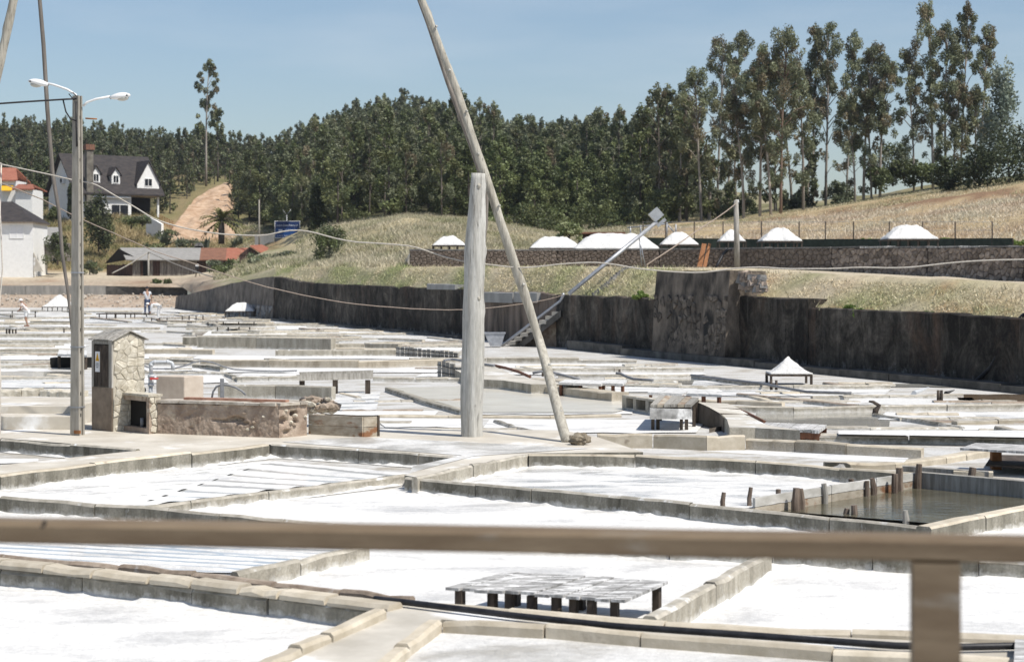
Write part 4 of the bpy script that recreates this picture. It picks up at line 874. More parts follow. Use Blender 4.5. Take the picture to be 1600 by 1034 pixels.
# handrail in the foreground
root = thing('handrail', (.5, 4.5, 0), 'blurred varnished timber handrail crossing the whole foreground', 'handrail')
A = Vector((-.2858*4.8-1.2, 4.88, H-.672)); B = Vector((2.45, 4.28, H-.672))
yl = 4.8; P0 = Vector(((0-800)*yl/F, yl, H-(829-YH)*yl/F)); yr = 4.42; P1 = Vector(((1600-800)*yr/F, yr, H-(859-YH)*yr/F))
d = (P1-P0); A = P0-d*.9; B = P1+d*.8
m = MB(); t = d.normalized(); nb = Vector((-t.y, t.x, 0)); th = .059
prof = [(-.034, -th/2+.008), (-.034, th/2-.012), (-.022, th/2), (.06, th/2), (.07, th/2-.01), (.07, -th/2+.008), (.06, -th/2), (-.024, -th/2)]
k = 20
for i in range(k+1):
    c = A.lerp(B, i/k)
    m.v += [tuple(c+nb*u+Vector((0, 0, z+.002*mn.noise(Vector((i*.8, 1, 1)))))) for u, z in prof]
for i in range(k):
    for j in range(8): m.f.append((i*8+j, i*8+(j+1) % 8, (i+1)*8+(j+1) % 8, (i+1)*8+j)); m.m.append(0); m.sm.append(False)
m.f += [tuple(range(8)), tuple(k*8+j for j in range(8))]; m.m += [0, 0]; m.sm += [False]*2
m.build('rail', M['rail'], root, fix=True)
def post_at(xpx):
    t_ = (xpx-0)/1600; yy = yl+(yr-yl)*t_; c = Vector(((xpx-800)*yy/F, yy, 0)); m = MB(); ztop = P0.lerp(P1, t_).z-th/2
    m.box((c.x, c.y+.012, ztop/2-.003), (.115, .10, ztop), math.atan2(t.y, t.x)); return m.build('post', M['rail'], root)
post_at(1463); post_at(-160); post_at(3080)
for x, y in ((548, 842), (1020, 854), (70, 816)):
    t_ = x/1600; yy = yl+(yr-yl)*t_-.036; m = MB(); p = far(x, y, yy); m.tube([p, p+Vector((0, -.004, 0))], .006, 10); m.build('screw', M['ink'], root)
# ================================================================== HUT, PUMP CORNER
hb = at(177, 674, .185); hs = hb.y/F
def HL(x, y): return H+(YH-y)*hs
hut = thing('pump_hut', (hb.x, hb.y+.3, .185), 'small stone hut with a dark plank door and grey board roof behind the lamp post', 'hut')
ua = Vector((-.73, .68, 0)).normalized(); ub = Vector((.70, .71, 0)).normalized()   # along door face (to the left), along stone face (to the right)
wa, wb = 40*hs/.73, 40*hs/.70; ze, zr = HL(0, 531), HL(0, 519.5); z0 = .18
c0 = Vector((hb.x, hb.y, 0)); na = Vector((-ua.y, ua.x, 0)); na = na if na.y < 0 else -na; nb2 = Vector((ub.y, -ub.x, 0)); nb2 = nb2 if nb2.y < 0 else -nb2
def Z(p, z): return Vector((p.x, p.y, z))
m = MB(); zd = HL(0, 606)
# walls as an open box with door opening filled by planks
P = [c0, c0+ub*wb, c0+ub*wb+ua*wa, c0+ua*wa]
m.prism([Z(p, z0) for p in P], (0, 0, ze-z0-.0)); gm = c0+ub*wb/2
m.add([Z(P[0], ze), Z(P[1], ze), Z(gm, zr), Z(P[3], ze), Z(P[2], ze), Z(gm+ua*wa, zr)], [(0, 1, 2), (3, 5, 4), (0, 2, 5, 3), (1, 4, 5, 2)])
m.build('wall_core', M['stone_joint'], hut, fix=True)
r = random.Random(12)
for poly in Voro(wb, zr-z0, .15, .115, 33, .49, .0018):
    pts = [(p[0], min(p[1], (ze-z0)+(zr-ze)*(1-abs(p[0]-wb/2)/(wb/2))-.01)) for p in poly]
    if max(p[1] for p in pts)-min(p[1] for p in pts) < .04: continue
    stone_mb(pts, Z(c0, z0), ub, Vector((0, 0, 1)), nb2, r.uniform(.010, .024), r).build('stone', M['stone'], hut, fix=True)
# door face: plaster base, jambs, planks
m = MB(); q = c0+na*.012; m.prism([Z(q, z0), Z(q+ua*wa, z0), Z(q+ua*wa, zd), Z(q, zd)], na*.015); m.build('plinth_render', simple('brown_render', (.15, .115, .085), (.28, .225, .17), 4, coord='World', bump=.6, rand=False), hut, fix=True)
for s_, w_ in ((0, .085), (wa-.05, .05)):
    m = MB(); q = c0+ua*s_; m.prism([Z(q, zd), Z(q+ua*w_, zd), Z(q+ua*w_, ze-.02), Z(q, ze-.02)], na*.03); m.build('door_jamb', M['oldwood'], hut, fix=True)
m = MB(); q = c0+ua*.085; m.prism([Z(q, ze-.07), Z(q+ua*(wa-.135), ze-.07), Z(q+ua*(wa-.135), ze-.02), Z(q, ze-.02)], na*.028); m.build('lintel', M['oldwood'], hut, fix=True)
dw = wa-.135
doorm = MB(); q = c0+ua*.085+na*.004; doorm.prism([Z(q, zd+.01), Z(q+ua*dw, zd+.01), Z(q+ua*dw, ze-.075), Z(q, ze-.075)], na*.006); door = doorm.build('door', M['inside'], hut, fix=True)
for i in range(4):
    m = MB(); q = c0+ua*(.085+dw*i/4+.004)+na*.012; q2 = q+ua*(dw/4-.008); dz = r.uniform(-.01, .01)
    m.prism([Z(q, zd+.012), Z(q2, zd+.012), Z(q2, ze-.08+dz), Z(q, ze-.08+dz)], na*.012); WLOC[door.name] = wloc(hut); m.build('door_plank', M['darkwood'], door, fix=True)
# warning plate on the door
pc = c0+ua*(.085+dw*.73)+na*.027; zt, zb2 = HL(0, 550), HL(0, 582); pw = .125
m = MB(); m.prism([Z(pc-ua*pw/2, zb2), Z(pc+ua*pw/2, zb2), Z(pc+ua*pw/2, zt), Z(pc-ua*pw/2, zt)], na*.004); sg = m.build('warning_plate', M['plate'], hut, fix=True); WLOC[sg.name] = wloc(hut)
pf = pc+na*.0055; zm = zt-(zt-zb2)*.50
m = MB(); m.prism([Z(pf-ua*pw*.40, zm+.01), Z(pf+ua*pw*.40, zm+.01), Z(pf, zt-.02)], na*.002); m.build('warning_triangle', M['yellow'], sg, fix=True)
pf2 = pf+na*.003; m = MB(); m.prism([Z(pf2+ua*.006, zm+.055), Z(pf2-ua*.006, zm+.05), Z(pf2+ua*.004, zm+.018), Z(pf2-ua*.002, zm+.018)][::1], na*.001); m.build('flash_mark', M['ink'], sg, fix=True)
for k, ww in enumerate((.30, .36, .24)):
    zz = zm-.035-k*.03; m = MB(); m.prism([Z(pf-ua*pw*ww, zz), Z(pf+ua*pw*ww, zz), Z(pf+ua*pw*ww, zz+.010), Z(pf-ua*pw*ww, zz+.010)], na*.002); m.build('printed_line', M['ink'], sg, fix=True)
# roof boards on both slopes
for side in (0, 1):
    e0 = c0-ub*.05 if side == 0 else c0+ub*(wb+.05); rr_ = gm; nb_ = 6
    for i in range(nb_):
        a0 = -.05+(wa+.12)*i/nb_; a1 = -.05+(wa+.12)*(i+1)/nb_-.008; dz = r.uniform(0, .012)
        m = MB(); m.prism([Z(e0+ua*a0, ze-.02+dz), Z(e0+ua*a1, ze-.02+dz), Z(rr_+ua*a1, zr+.012+dz), Z(rr_+ua*a0, zr+.012+dz)], (0, 0, .016)); m.build('roof_board', M['oldwood'], hut, fix=True)
# meter box of rubble in front right of the hut
wbx = thing('meter_niche', (at(215, 676, .185)), 'low rubble stone box with a dark square niche beside the hut', 'stone box')
q0 = at(233, 678, .185); za, zb3 = .18, HL(0, 617)
va = Vector((-.955, -.0-.30, 0)).normalized(); va = (at(186, 672, .185)-q0); va.z = 0; Lva = va.length; va.normalize(); vb = Vector((.55, .83, 0)).normalized(); Lvb = 15*hs/.55
nva = Vector((-va.y, va.x, 0)); nva = nva if nva.y < 0 else -nva; nvb = Vector((vb.y, -vb.x, 0))
m = MB(); s1, s2, zs, zl = .085, Lva-.075, za+.09, zb3-.075
for (a_, b_, zl0, zl1) in ((0, s1, za, zb3), (s2, Lva, za, zb3), (s1, s2, za, zs), (s1, s2, zl, zb3)):
    m.prism([Z(q0+va*a_, zl0), Z(q0+va*b_, zl0), Z(q0+va*b_, zl1), Z(q0+va*a_, zl1)], vb*.125)
m.prism([Z(q0+vb*.14, za), Z(q0+va*Lva+vb*.14, za), Z(q0+va*Lva+vb*.14, zb3), Z(q0+vb*.14, zb3)], vb*(Lvb*.9-.14))
m.build('box_wall', M['mud'], wbx, fix=True)
m = MB(); m.prism([Z(q0+va*.0+vb*.13, za), Z(q0+va*Lva+vb*.13, za), Z(q0+va*Lva+vb*.13, zb3), Z(q0+va*.0+vb*.13, zb3)], vb*.01); m.build('niche_back', M['inside'], wbx, fix=True)
m = MB(); m.tube([Z(q0+va*(Lva*.38)+vb*.1, zs), Z(q0+va*(Lva*.38)+vb*.1, zs+.14)], .03, 8); m.build('meter', M['hose_grey'], wbx)
for poly in Voro(Lvb*.9, zb3-za, .12, .11, 41, .38, .006): stone_mb(poly, Z(q0, za), vb, Vector((0, 0, 1)), nvb, .02, r).build('stone', M['stone'], wbx, fix=True)
m = MB(); m.prism([Z(q0+va*(-.03)+nva*.03, zb3), Z(q0+va*(Lva+.03)+nva*.03, zb3), Z(q0+va*(Lva+.03)+vb*Lvb, zb3), Z(q0+va*(-.03)+vb*Lvb, zb3)], (0, 0, .035)); m.build('top_slab', M['stone'], wbx, fix=True)
# mud wall with eroded hollows
mw = thing('mud_wall', (at(360, 682, .185)), 'crumbling brown mud plaster wall between the stone box and the wooden trough', 'wall')
A = at(246, 677, .185); Bm = at(436, 684, .185); Ce = at(480, 680, .185)
def mudrun(A, B, zt0, zt1, n, nv, seed, holes):
    t = B-A; t.z = 0; Ln = t.length; t.normalize(); nn = Vector((t.y, -t.x, 0)); v = []; f = []
    for i in range(n+1):
        s_ = i/n; zt = zt0+(zt1-zt0)*s_+.018*mn.noise(Vector((s_*9, seed, 1)))
        for j in range(nv+1):
            tz = j/nv; z = .17+(zt-.17)*tz; d_ = .010*mn.noise(Vector((s_*Ln*3, z*4, seed)))+.008*mn.noise(Vector((s_*Ln*11, z*11, seed)))+.010*mn.noise(Vector((s_*Ln*27, z*27, seed)))-.03*max(0, mn.noise(Vector((s_*Ln*5, z*5, seed+9)))-.25)
            for hx, hz, rx, rz_, dp in holes:
                e = ((s_*Ln-hx)/rx)**2+((tz-hz)/rz_)**2+.5*mn.noise(Vector((s_*Ln*9, z*9, 3))); d_ -= dp*max(0, min(1, 1.5-1.5*e))
            p = A+t*(s_*Ln)+nn*d_; v.append((p.x, p.y, z))
        p = A+t*(s_*Ln)-nn*.32; v.append((p.x, p.y, zt-.01)); v.append((p.x, p.y, .15))
    k = nv+3
    for i in range(n):
        for j in range(k-1): f.append((i*k+j, (i+1)*k+j, (i+1)*k+j+1, i*k+j+1))
    o = np_mesh('mud_face', v, f, M['mud'], parent=None); o.parent = mw; w0_ = wloc(mw)
    for vv in o.data.vertices: vv.co = vv.co-w0_
    return Ln, t, nn
z1, z2 = HL(0, 628), H+(YH-633)*Bm.y/F
Ln, t1, n1 = mudrun(A, Bm, z1, z2, 150, 30, 3, [(1.05, .52, .10, .05, .05), (1.25, .50, .13, .06, .07), (1.40, .56, .16, .09, .10), (1.52, .44, .12, .05, .06), (.62, .25, .05, .08, .02), (.55, .6, .06, .05, .02)])
Ln2, t2, n2 = mudrun(Bm, Ce, z2, z2, 30, 22, 8, [(.10, .55, .10, .14, .09), (.30, .72, .08, .09, .12), (.33, .46, .07, .07, .10), (.16, .2, .09, .09, .08)])
for a_, tt, LL, nn in ((A, t1, Ln, n1), (Bm, t2, Ln2, n2)):
    for q_ in range(5 if LL > 1 else 7):
        p = a_+tt*(LL*(rng.uniform(.72, .96) if LL > 1 else rng.uniform(.1, .95)))+nn*.0; bm = bmesh.new(); bmesh.ops.create_icosphere(bm, subdivisions=1, radius=1); zz = rng.uniform(.24, z2-.06); s_ = rng.uniform(.022, .042)
        m = MB(); m.add([Vector((p.x, p.y, zz))+Vector((v.co.x*s_*1.3, v.co.y*s_, v.co.z*s_*.8))*(1+.4*mn.noise(v.co*2+Vector((q_, LL, 0)))) for v in bm.verts], [[v.index for v in f.verts] for f in bm.faces]); bm.free(); m.build('stone', M['brownstone'] if q_ % 2 else M['stone'], mw)
    k = 0.0
    while k < LL-.06:
        l = min(rng.uniform(.25, .5), LL-k); p = a_+tt*k+nn*.03; q = a_+tt*(k+l-.012)+nn*.03; m = MB()
        m.prism([Z(p, z2-.012), Z(q, z2-.012), Z(q-nn*.36, z2-.012), Z(p-nn*.36, z2-.012)], (0, 0, .035+rng.uniform(-.01, .012))); m.build('cap_slab', M['palestone'], mw, fix=True); k += l
m = MB(); p = A+t1*.35-n1*.20; q = Bm-n1*.20; m.prism([Z(p, z2+.02), Z(q, z2+.02), Z(q-n1*.12, z2+.02), Z(p-n1*.12, z2+.02)], (0, 0, .045)); m.build('brick_edge', M['rust_roof'] if False else simple('brick_edge', (.30, .15, .10), (.42, .26, .19), 9, bump=.5, coord='World'), mw, fix=True)
# plaster pedestal behind the mud wall
pd = MB(); p0 = at(288, 640, .35); k_ = p0.y/F
e1 = Vector((-.80, .33, 0)).normalized(); e2 = Vector((.70, .72, 0)).normalized(); l1, l2 = 48*k_/.92, 26*k_/.70
zt_, zb_ = H+(YH-588)*k_, .1
pd.prism([Z(p0, zb_), Z(p0+e2*l2, zb_), Z(p0+e2*l2+e1*l1, zb_), Z(p0+e1*l1, zb_)], (0, 0, zt_-zb_)); o = pd.build('plaster_block', M['plaster'], fix=True); bv = o.modifiers.new('b', 'BEVEL'); bv.width = .015; bv.segments = 2
tag(o, 'square pinkish plaster block behind the mud wall and grey pipe', 'plinth')
# pipe with red valve
pp = thing('water_pipe', (at(236, 640, .35)), 'grey plastic pipe with a red valve and bent top beside the hut', 'pipe'); Yp = p0.y-.12
def W(x, y, dy=0): return far(x, y, Yp+dy)
m = MB(); m.tube([W(235.5, 625), W(235.5, 603)], .036, 12); m.build('lower_pipe', M['pvc'], pp)
m = MB(); m.tube([W(236, 603), W(236, 599)], .055, 12); m.tube([W(236, 599), W(236, 590)], .046, 12); m.tube([W(236, 590), W(236, 585)], .058, 12); m.build('valve_body', M['pvc'], pp)
m = MB(); m.tube([W(236, 592, -.05), W(247, 591, -.1)], .012, 8); m.box(W(240, 591.5, -.07), (.12, .03, .03)); m.build('valve_handle', M['red'], pp)
m = MB(); m.tube([W(236, 585), W(235.5, 572), W(236.5, 567), W(240, 565.5), W(264, 565.5), W(268.5, 567), W(270, 571), W(270, 578)], .032, 12); m.build('bent_pipe', M['pvc'], pp)
for x, y in ((236.3, 570), (242, 565.6), (262, 565.6)):
    m = MB(); m.tube([W(x-1.3, y+ (2 if x < 238 else 0)), W(x+1.3, y-(2 if x < 238 else 0))], .039, 12); m.build('coupling', M['pvc'], pp)
m = MB(); hp = [W(222+5*math.cos(a), 609+4.5*math.sin(a), .02*a) for a in [i*.45 for i in range(30)]]; m.tube(hp, .014, 6); tag(m.build('coiled_hose', M['black']), 'small coil of black hose at the foot of the grey pipe', 'hose')
# grey stake and hose behind the mud wall
m = MB(); gp_ = far(347, 627, p0.y+.4); m.box((gp_.x, gp_.y, gp_.z+.19), (.065, .05, .42), .3); tag(m.build('grey_stake', M['hose_grey']), 'short grey upright stake behind the mud wall', 'stake')
m = MB(); Yh = p0.y+.55
m.tube([far(x, y, Yh) for x, y in ((331, 622), (333, 612), (338, 604), (347, 601), (358, 602), (368, 605), (378, 611), (384, 617))], .018, 8); tag(m.build('hose_loop', M['hose_grey']), 'stiff grey hose arching behind the short grey stake', 'hose')
m = MB(); Yq = at(330, 582, .1).y
m.tube([far(x, y, Yq) for x, y in ((206, 566), (240, 576), (270, 576), (290, 571), (302, 566), (316, 563.5), (332, 566), (350, 573), (366, 577), (400, 579), (440, 580), (464, 579))], .020, 6); tag(m.build('black_hose', M['hose_grey']), 'dark hose looping over the low walls right of the bent pipe', 'hose')
# wooden trough
tr = thing('wooden_trough', (at(530, 682, .185)), 'open rust stained board trough at the end of the mud wall', 'trough')
q0 = at(566, 683, .185); a1 = at(482, 678, .185)-q0; a1.z = 0; la = a1.length; a1.normalize(); b1 = Vector((.76, .65, 0)); lb_ = 22*q0.y/F/.76; zt_ = H+(YH-651)*q0.y/F
n1_ = Vector((-a1.y, a1.x, 0)); n1_ = n1_ if n1_.y < 0 else -n1_
hB = (zt_-.18)/2
for row in range(2):
    for (o_, dvec, ln, mt) in ((q0, a1, la, 'board'), (q0+b1*lb_, a1, la, 'board')):
        m = MB(); z_ = .18+row*hB; p = o_; e = o_+dvec*ln
        m.prism([Z(p, z_), Z(e, z_), Z(e, z_+hB-.008), Z(p, z_+hB-.008+rng.uniform(-.006, .006))], -n1_*.03); m.build('side_board', M[mt], tr, fix=True)
    for o_ in (q0, q0+a1*(la-.03)):
        m = MB(); z_ = .18+row*hB; m.prism([Z(o_+b1*.032, z_), Z(o_+b1*(lb_-.002), z_), Z(o_+b1*(lb_-.002), z_+hB-.008), Z(o_+b1*.032, z_+hB-.008)], a1*.03); m.build('end_board', M['board'], tr, fix=True)
m = MB(); o_ = q0+b1*lb_; m.box(Z(o_, (zt_+.17)/2)+b1*.02, (.03, .04, zt_-.16), .6); m.build('corner_post', M['darkwood'], tr)
m = MB(); m.prism([Z(q0+b1*.04+a1*.04, .26), Z(q0+b1*(lb_-.04)+a1*.04, .26), Z(q0+b1*(lb_-.04)+a1*(la-.04), .26), Z(q0+b1*.04+a1*(la-.04), .26)], (0, 0, .01)); m.build('salt_inside', M['salt_dirty'], tr, fix=True)
rb = MB(); r = random.Random(14); c_ = at(500, 655, .3)
rt = thing('rubble_heap', c_, 'tan broken stonework behind the wooden trough', 'rubble')
for k in range(40):
    p = far(r.uniform(474, 522), r.uniform(622, 645), c_.y+r.uniform(-.3, .5)); s = r.uniform(.05, .11); m = MB(); bm = bmesh.new(); bmesh.ops.create_icosphere(bm, subdivisions=1, radius=s)
    m.add([p+Vector((v.co.x*1.3, v.co.y, v.co.z*.8))*(1+.4*mn.noise(v.co*9+Vector((k, 0, 0)))) for v in bm.verts], [[v.index for v in f.verts] for f in bm.faces]); bm.free(); m.build('stone', M['brownstone'] if k % 3 else M['stone'], rt)
# steps at far left
stp = thing('cement_steps', (at(50, 670, .185)), 'two wide cement steps left of the lamp post', 'steps')
Y1 = at(60, 670, .19).y; k_ = Y1/F
def stepbox(x0, x1, ytop, ybot, Y, depth, nm, mt):
    m = MB(); a = far(x0, ybot, Y); b = far(x1, ytop, Y); m.box(((a.x+b.x)/2, Y+depth/2, (a.z+b.z)/2), (b.x-a.x, depth, b.z-a.z)); o = m.build(nm, mt, stp); bv = o.modifiers.new('b', 'BEVEL'); bv.width = .012; bv.segments = 2
stepbox(-90, 112, 650, 671, Y1, .6, 'step', M['platform']); stepbox(-90, 122, 634, 668, Y1+.6, 2.2, 'step', M['platform'])
# ================================================================== TABLES, SALT HEAPS
def plank_table(name, label, corners, thick, legs, leg_h, planks, mats, leg_mat, cat='table', apron=False, group=None, tilt=0):
    """corners: near-left, near-right, far-right, far-left of the top (world points)"""
    A, B, Cc, D = [Vector(c) for c in corners]; c = (A+B+Cc+D)/4; root = thing(name, (c.x, c.y, c.z-leg_h), label, cat, group)
    for i in range(planks):
        s0_, s1_ = i/planks+.004, (i+1)/planks-.006/((B-A).length/planks*planks)*1; p, q = A.lerp(B, s0_), A.lerp(B, s1_); u, v = D.lerp(Cc, s0_), D.lerp(Cc, s1_)
        e0, e1 = rng.uniform(-.025, .02), rng.uniform(-.02, .03); dv = (D-A).normalized(); dz = Vector((0, 0, rng.uniform(-.006, .006)))
        m = MB(); m.prism([p+dv*e0+dz, q+dv*e0+dz, v+dv*e1+dz, u+dv*e1+dz], (0, 0, thick)); m.build('plank', M[mats[i % len(mats)]], root, fix=True)
    t = (B-A).normalized(); bk = (D-A).normalized()
    if apron:
        for (p, q) in ((A, B), (D, Cc)):
            m = MB(); d_ = bk if p is A else -bk; m.prism([p+d_*.03-Vector((0, 0, .002)), q+d_*.03-Vector((0, 0, .002)), q+d_*.03-Vector((0, 0, .10)), p+d_*.03-Vector((0, 0, .10))], d_*.025); m.build('rail', M[leg_mat], root, fix=True)
    for sx, sy in legs:
        p = A.lerp(B, sx).lerp(D.lerp(Cc, sx), sy); m = MB(); m.box((p.x, p.y, p.z-leg_h/2-.004), (.055, .075, leg_h), math.atan2(t.y, t.x)+rng.uniform(-.1, .1), rot=None); m.build('leg', M[leg_mat], root)
    return root
zt = .24
plank_table('drying_table', 'low drying table of salt whitened planks near the black hose, closest to the camera', [at(697, 921, zt), at(978, 941, zt), at(1046, 911, zt), at(790, 897, zt)], .022,
            [(.06, .06), (.24, .08), (.33, .10), (.47, .06), (.60, .08), (.69, .10), (.80, .06), (.92, .08), (.10, .9), (.5, .9), (.95, .9)], .24, 12, ['saltplank'], 'darkwood', apron=False)
zt = .17
plank_table('drying_table', 'broad salt crusted table on dark legs right of the beige panels', [at(1184, 673, zt), at(1280, 677, zt), at(1292, 668, zt), at(1196, 664, zt)], .05, [(.03, .1), (.2, .1), (.72, .1), (.88, .1), (.97, .1), (.1, .9), (.9, .9)], .16, 8, ['saltplank'], 'redwood', apron=True)
zt = .42
plank_table('work_table', 'old rusty white work table inside the curved wall', [at(1016, 636, zt), at(1080, 636, zt), at(1092, 625, zt), at(1030, 621, zt)], .05, [(.04, .1), (.16, .12), (.74, .1), (.86, .12), (.05, .9), (.95, .9), (.97, .5)], .42, 6, ['oldwood', 'board', 'oldwood'], 'darkwood', apron=True)
m = MB(); A, B = at(1015, 636, .42), at(1080, 636, .42); m.prism([A+Vector((0, -.06, -.20)), B+Vector((0, -.06, -.20)), B+Vector((0, -.06, -.03)), A+Vector((0, -.06, -.01))], (0, .04, 0)); tag(m.build('board', M['saltplank'], fix=True), 'white flaking board leaning along the front of the work table', 'board')
zt = .28
for lb, c in (('snow white table left of the dark divider behind the leaning pole', [(872, 601), (940, 603), (952, 597), (884, 596)]), ('snow white table with dark red legs right of the leaning pole', [(940, 602), (974, 603), (980, 597), (950, 596)]), ('salt covered low table in front of the curved wall top', [(1012, 617), (1066, 618), (1090, 610), (1030, 609)]), ('salt covered low table right of the dark netting', [(1072, 618), (1128, 621), (1112, 613), (1080, 611)])):
    plank_table('drying_table', lb, [at(x, y, zt) for x, y in c], .05, [(.05, .1), (.5, .1), (.95, .1)], .27, 3, ['salt_pile'], 'redwood')
zt = .45
tt = thing('long_trough', at(520, 600, 0), 'long grey wooden trough on short dark legs behind the mud wall', 'trough')
A, B = at(466, 595, .33), at(580, 592, .33); bk = Vector((0, 1, 0))
for (o_, hh) in ((0, .14), (.55, .17)):
    m = MB(); p, q = A+bk*o_, B+bk*o_; m.prism([p, q, q+Vector((0, 0, hh)), p+Vector((-.05, 0, hh))], bk*.03); m.build('side_board', M['oldwood'], tt, fix=True)
m = MB(); m.prism([A+bk*.03, B+bk*.03, B+bk*.55, A+bk*.55], (0, 0, .03)); m.build('bottom_board', M['oldwood'], tt, fix=True)
for x in (471, 523, 574):
    m = MB(); p = at(x, 594, .33); m.box((p.x, p.y+.12, .165), (.11, .12, .33)); m.build('leg', M['darkwood'], tt)
def salt_heap(label, c, w, d, h, ridge, power=1.0, seed=0, name='salt_heap', lip=.03, group=None):
    """a heap with a short ridge: c is the centre of its foot"""
    v = []; n = 34; mth = 22
    for j in range(mth+1):
        for i in range(n+1):
            x, y = (i/n-.5)*w, (j/mth-.5)*d
            rx = max(0, abs(x)-ridge/2)/((w-ridge)/2); ry = abs(y)/(d/2); r = max(rx, ry); r = r*.72+.28*min(1, math.hypot(rx, ry))
            hh = h*max(0, 1-r)**power if power != 1 else h*max(0, 1-r); hh = hh*(1+.16*mn.noise(Vector((x*5/w, y*5/w, seed)))+.10*mn.noise(Vector((x*11/w, y*11/w, seed+3))))+lip
            top = h*.97+lip
            a_, b_ = hh/h, (top-.05*h*r)/h; hh = -math.log(math.exp(-9*a_)+math.exp(-9*b_))/9*h if power < 1.2 else hh
            v.append((c[0]+x+.02*w*mn.noise(Vector((y*5, seed, 1))), c[1]+y, c[2]+hh+.016*w*mn.noise(Vector((x*9/w*1.5, y*9/w*1.5, seed+4)))*(1 if r < .95 else 0)))
    b = len(v); f = [(j*(n+1)+i, j*(n+1)+i+1, (j+1)*(n+1)+i+1, (j+1)*(n+1)+i) for j in range(mth) for i in range(n)]
    edge = [i for i in range(n+1)]+[j*(n+1)+n for j in range(1, mth+1)]+[mth*(n+1)+i for i in reversed(range(n))]+[j*(n+1) for j in reversed(range(1, mth))]
    for e in edge: v.append((v[e][0], v[e][1], c[2]))
    k = len(edge)
    for i in range(k): j = (i+1) % k; f.append((edge[i], b+i, b+j, edge[j]))
    o = np_mesh(name, v, f, M['salt_pile'], smooth=True); return tag(o, label, 'salt heap', group)
def heap_with_table(hl, tl, x0, x1, yb, yt, Y, depth, ridge, leg=.4, power=1.0, seed=0, over=.06, nl=4, ground=None, thick=.06, legmat='darkwood'):
    k = Y/F; xc = ((x0+x1)/2-800)*k; w = (x1-x0)*k; z = H+(YH-yb)*k; h = (yb-yt)*k
    salt_heap(hl, (xc, Y, z), w, depth, h, ridge*w, power, seed)
    if ground is not None: leg = max(.06, z-thick-ground)
    plank_table('heap_table', tl, [(xc-w/2-over, Y-depth/2-over, z-thick), (xc+w/2+over, Y-depth/2-over, z-thick), (xc+w/2+over, Y+depth/2+over, z-thick), (xc-w/2-over, Y+depth/2+over, z-thick)], thick-.004, [(.03+.94*i/(nl-1), s) for i in range(nl) for s in (.06, .94)], leg, 4, ['darkwood'], legmat)
def tz(x, Y): return gp(x, Y).z
T = [('salt heap farthest left on the terrace, left of the thick post', 677, 727, 383.5, 368, 95, .28, 5), ('wide flat salt heap between the leaning pole and the longest heap', 828, 907, 388, 369, 93.5, .42, 6), ('longest salt heap on the terrace, behind the grey chute pipe', 896, 1029, 389, 363.5, 92.8, .5, 8),
     ('rounded salt heap just right of the grey chute box', 1032, 1089, 382.5, 361.5, 92.5, .2, 5), ('small pointed salt heap behind the upright terrace pole', 1123, 1163, 377, 357.5, 92.5, .12, 4), ('large rounded salt heap right of the upright terrace pole', 1187, 1249, 377, 355, 89.5, .22, 6), ('largest salt heap on the right half of the terrace', 1381, 1459, 374, 350.5, 84, .34, 6)]
for i, (lb, x0, x1, yb, yt, Y, rd, nl) in enumerate(T):
    w = (x1-x0)*Y/F; heap_with_table(lb, 'dark wooden stand under the '+lb.split(',')[0].replace('wide flat salt heap between the leaning pole and the longest heap', 'wide flat heap left of the longest heap'), x0, x1, yb, yt, Y, min(2.0, w*.8), rd, power=.85, seed=i, nl=nl, ground=tz((x0+x1)/2, Y)-.02)
# the long heap has a second hump
Yc = at(1232, 600, 0).y
heap_with_table('flared white salt cone before the black wall at right', 'four legged stand under the flared salt cone at right', 1200, 1265, 583, 558.5, Yc, .85, .03, leg=.30, power=1.35, seed=12, over=.01, nl=2, ground=.0, thick=.05)
Yc = at(377, 497, 0).y
heap_with_table('lone salt heap beside the left end of the black wall', 'brown stand under the lone salt heap at the left end of the black wall', 355, 399, 486, 472, Yc, 1.6, .3, power=.85, seed=13, nl=3, ground=.0)
Yc = at(95, 486, 0).y
heap_with_table('tent shaped salt heap at the far left by the lamp post', 'dark stand under the tent shaped salt heap at far left', 70, 117, 479, 459, Yc, 1.8, .05, power=1.1, seed=14, nl=4, ground=.0)
# heaps of planks and low tables in the far left pans
for lb, x0, x1, y, z_, mt in (('dark plank table under the standing worker', 150, 232, 491, .30, 'darkwood'), ('grey topped table left of the standing worker', 163, 212, 489, .42, 'oldwood'), ('long grey table behind the pink shirted worker', -60, 60, 486, .45, 'oldwood'), ('white topped table under the bending worker', 222, 262, 497, .22, 'saltplank'),
                          ('white table right of the bending worker', 282, 318, 493, .35, 'saltplank'), ('long low grey table before the lone salt heap', 320, 400, 503, .25, 'oldwood'), ('small grey table near the far pans centre', 336, 392, 511, .22, 'oldwood'), ('short dark table at the left edge', -40, 45, 492, .3, 'oldwood'), ('narrow dark bench at left among the far rows', 8, 24, 514, .3, 'saltplank')):
    Y = (H-z_)*F/(y-YH); k_ = Y/F
    plank_table('low_table', lb, [((x0-800)*k_, Y, z_), ((x1-800)*k_, Y, z_), ((x1-796)*k_, Y+1.2, z_), ((x0-796)*k_, Y+1.2, z_)], .06, [(.05, .1), (.35, .1), (.65, .1), (.95, .1)], z_, 3, [mt], 'darkwood')
zt = .38
plank_table('low_table', 'salt topped plank table over the dark opening beside the lamp post', [at(90, 556, zt), at(136, 558, zt), at(136, 551, zt), at(92, 549, zt)], .06, [(.05, .1), (.5, .1), (.95, .1)], .36, 3, ['salt_pile'], 'darkwood')
m = MB(); p = at(104, 575, 0); m.box((p.x+.2, p.y+.5, .14), (1.5, .5, .3)); tag(m.build('opening_shade_block', M['inside']), 'dark block standing in for the shade under the plank table by the lamp post', 'shade block')  # near-black block paints the shade of the open space below the table
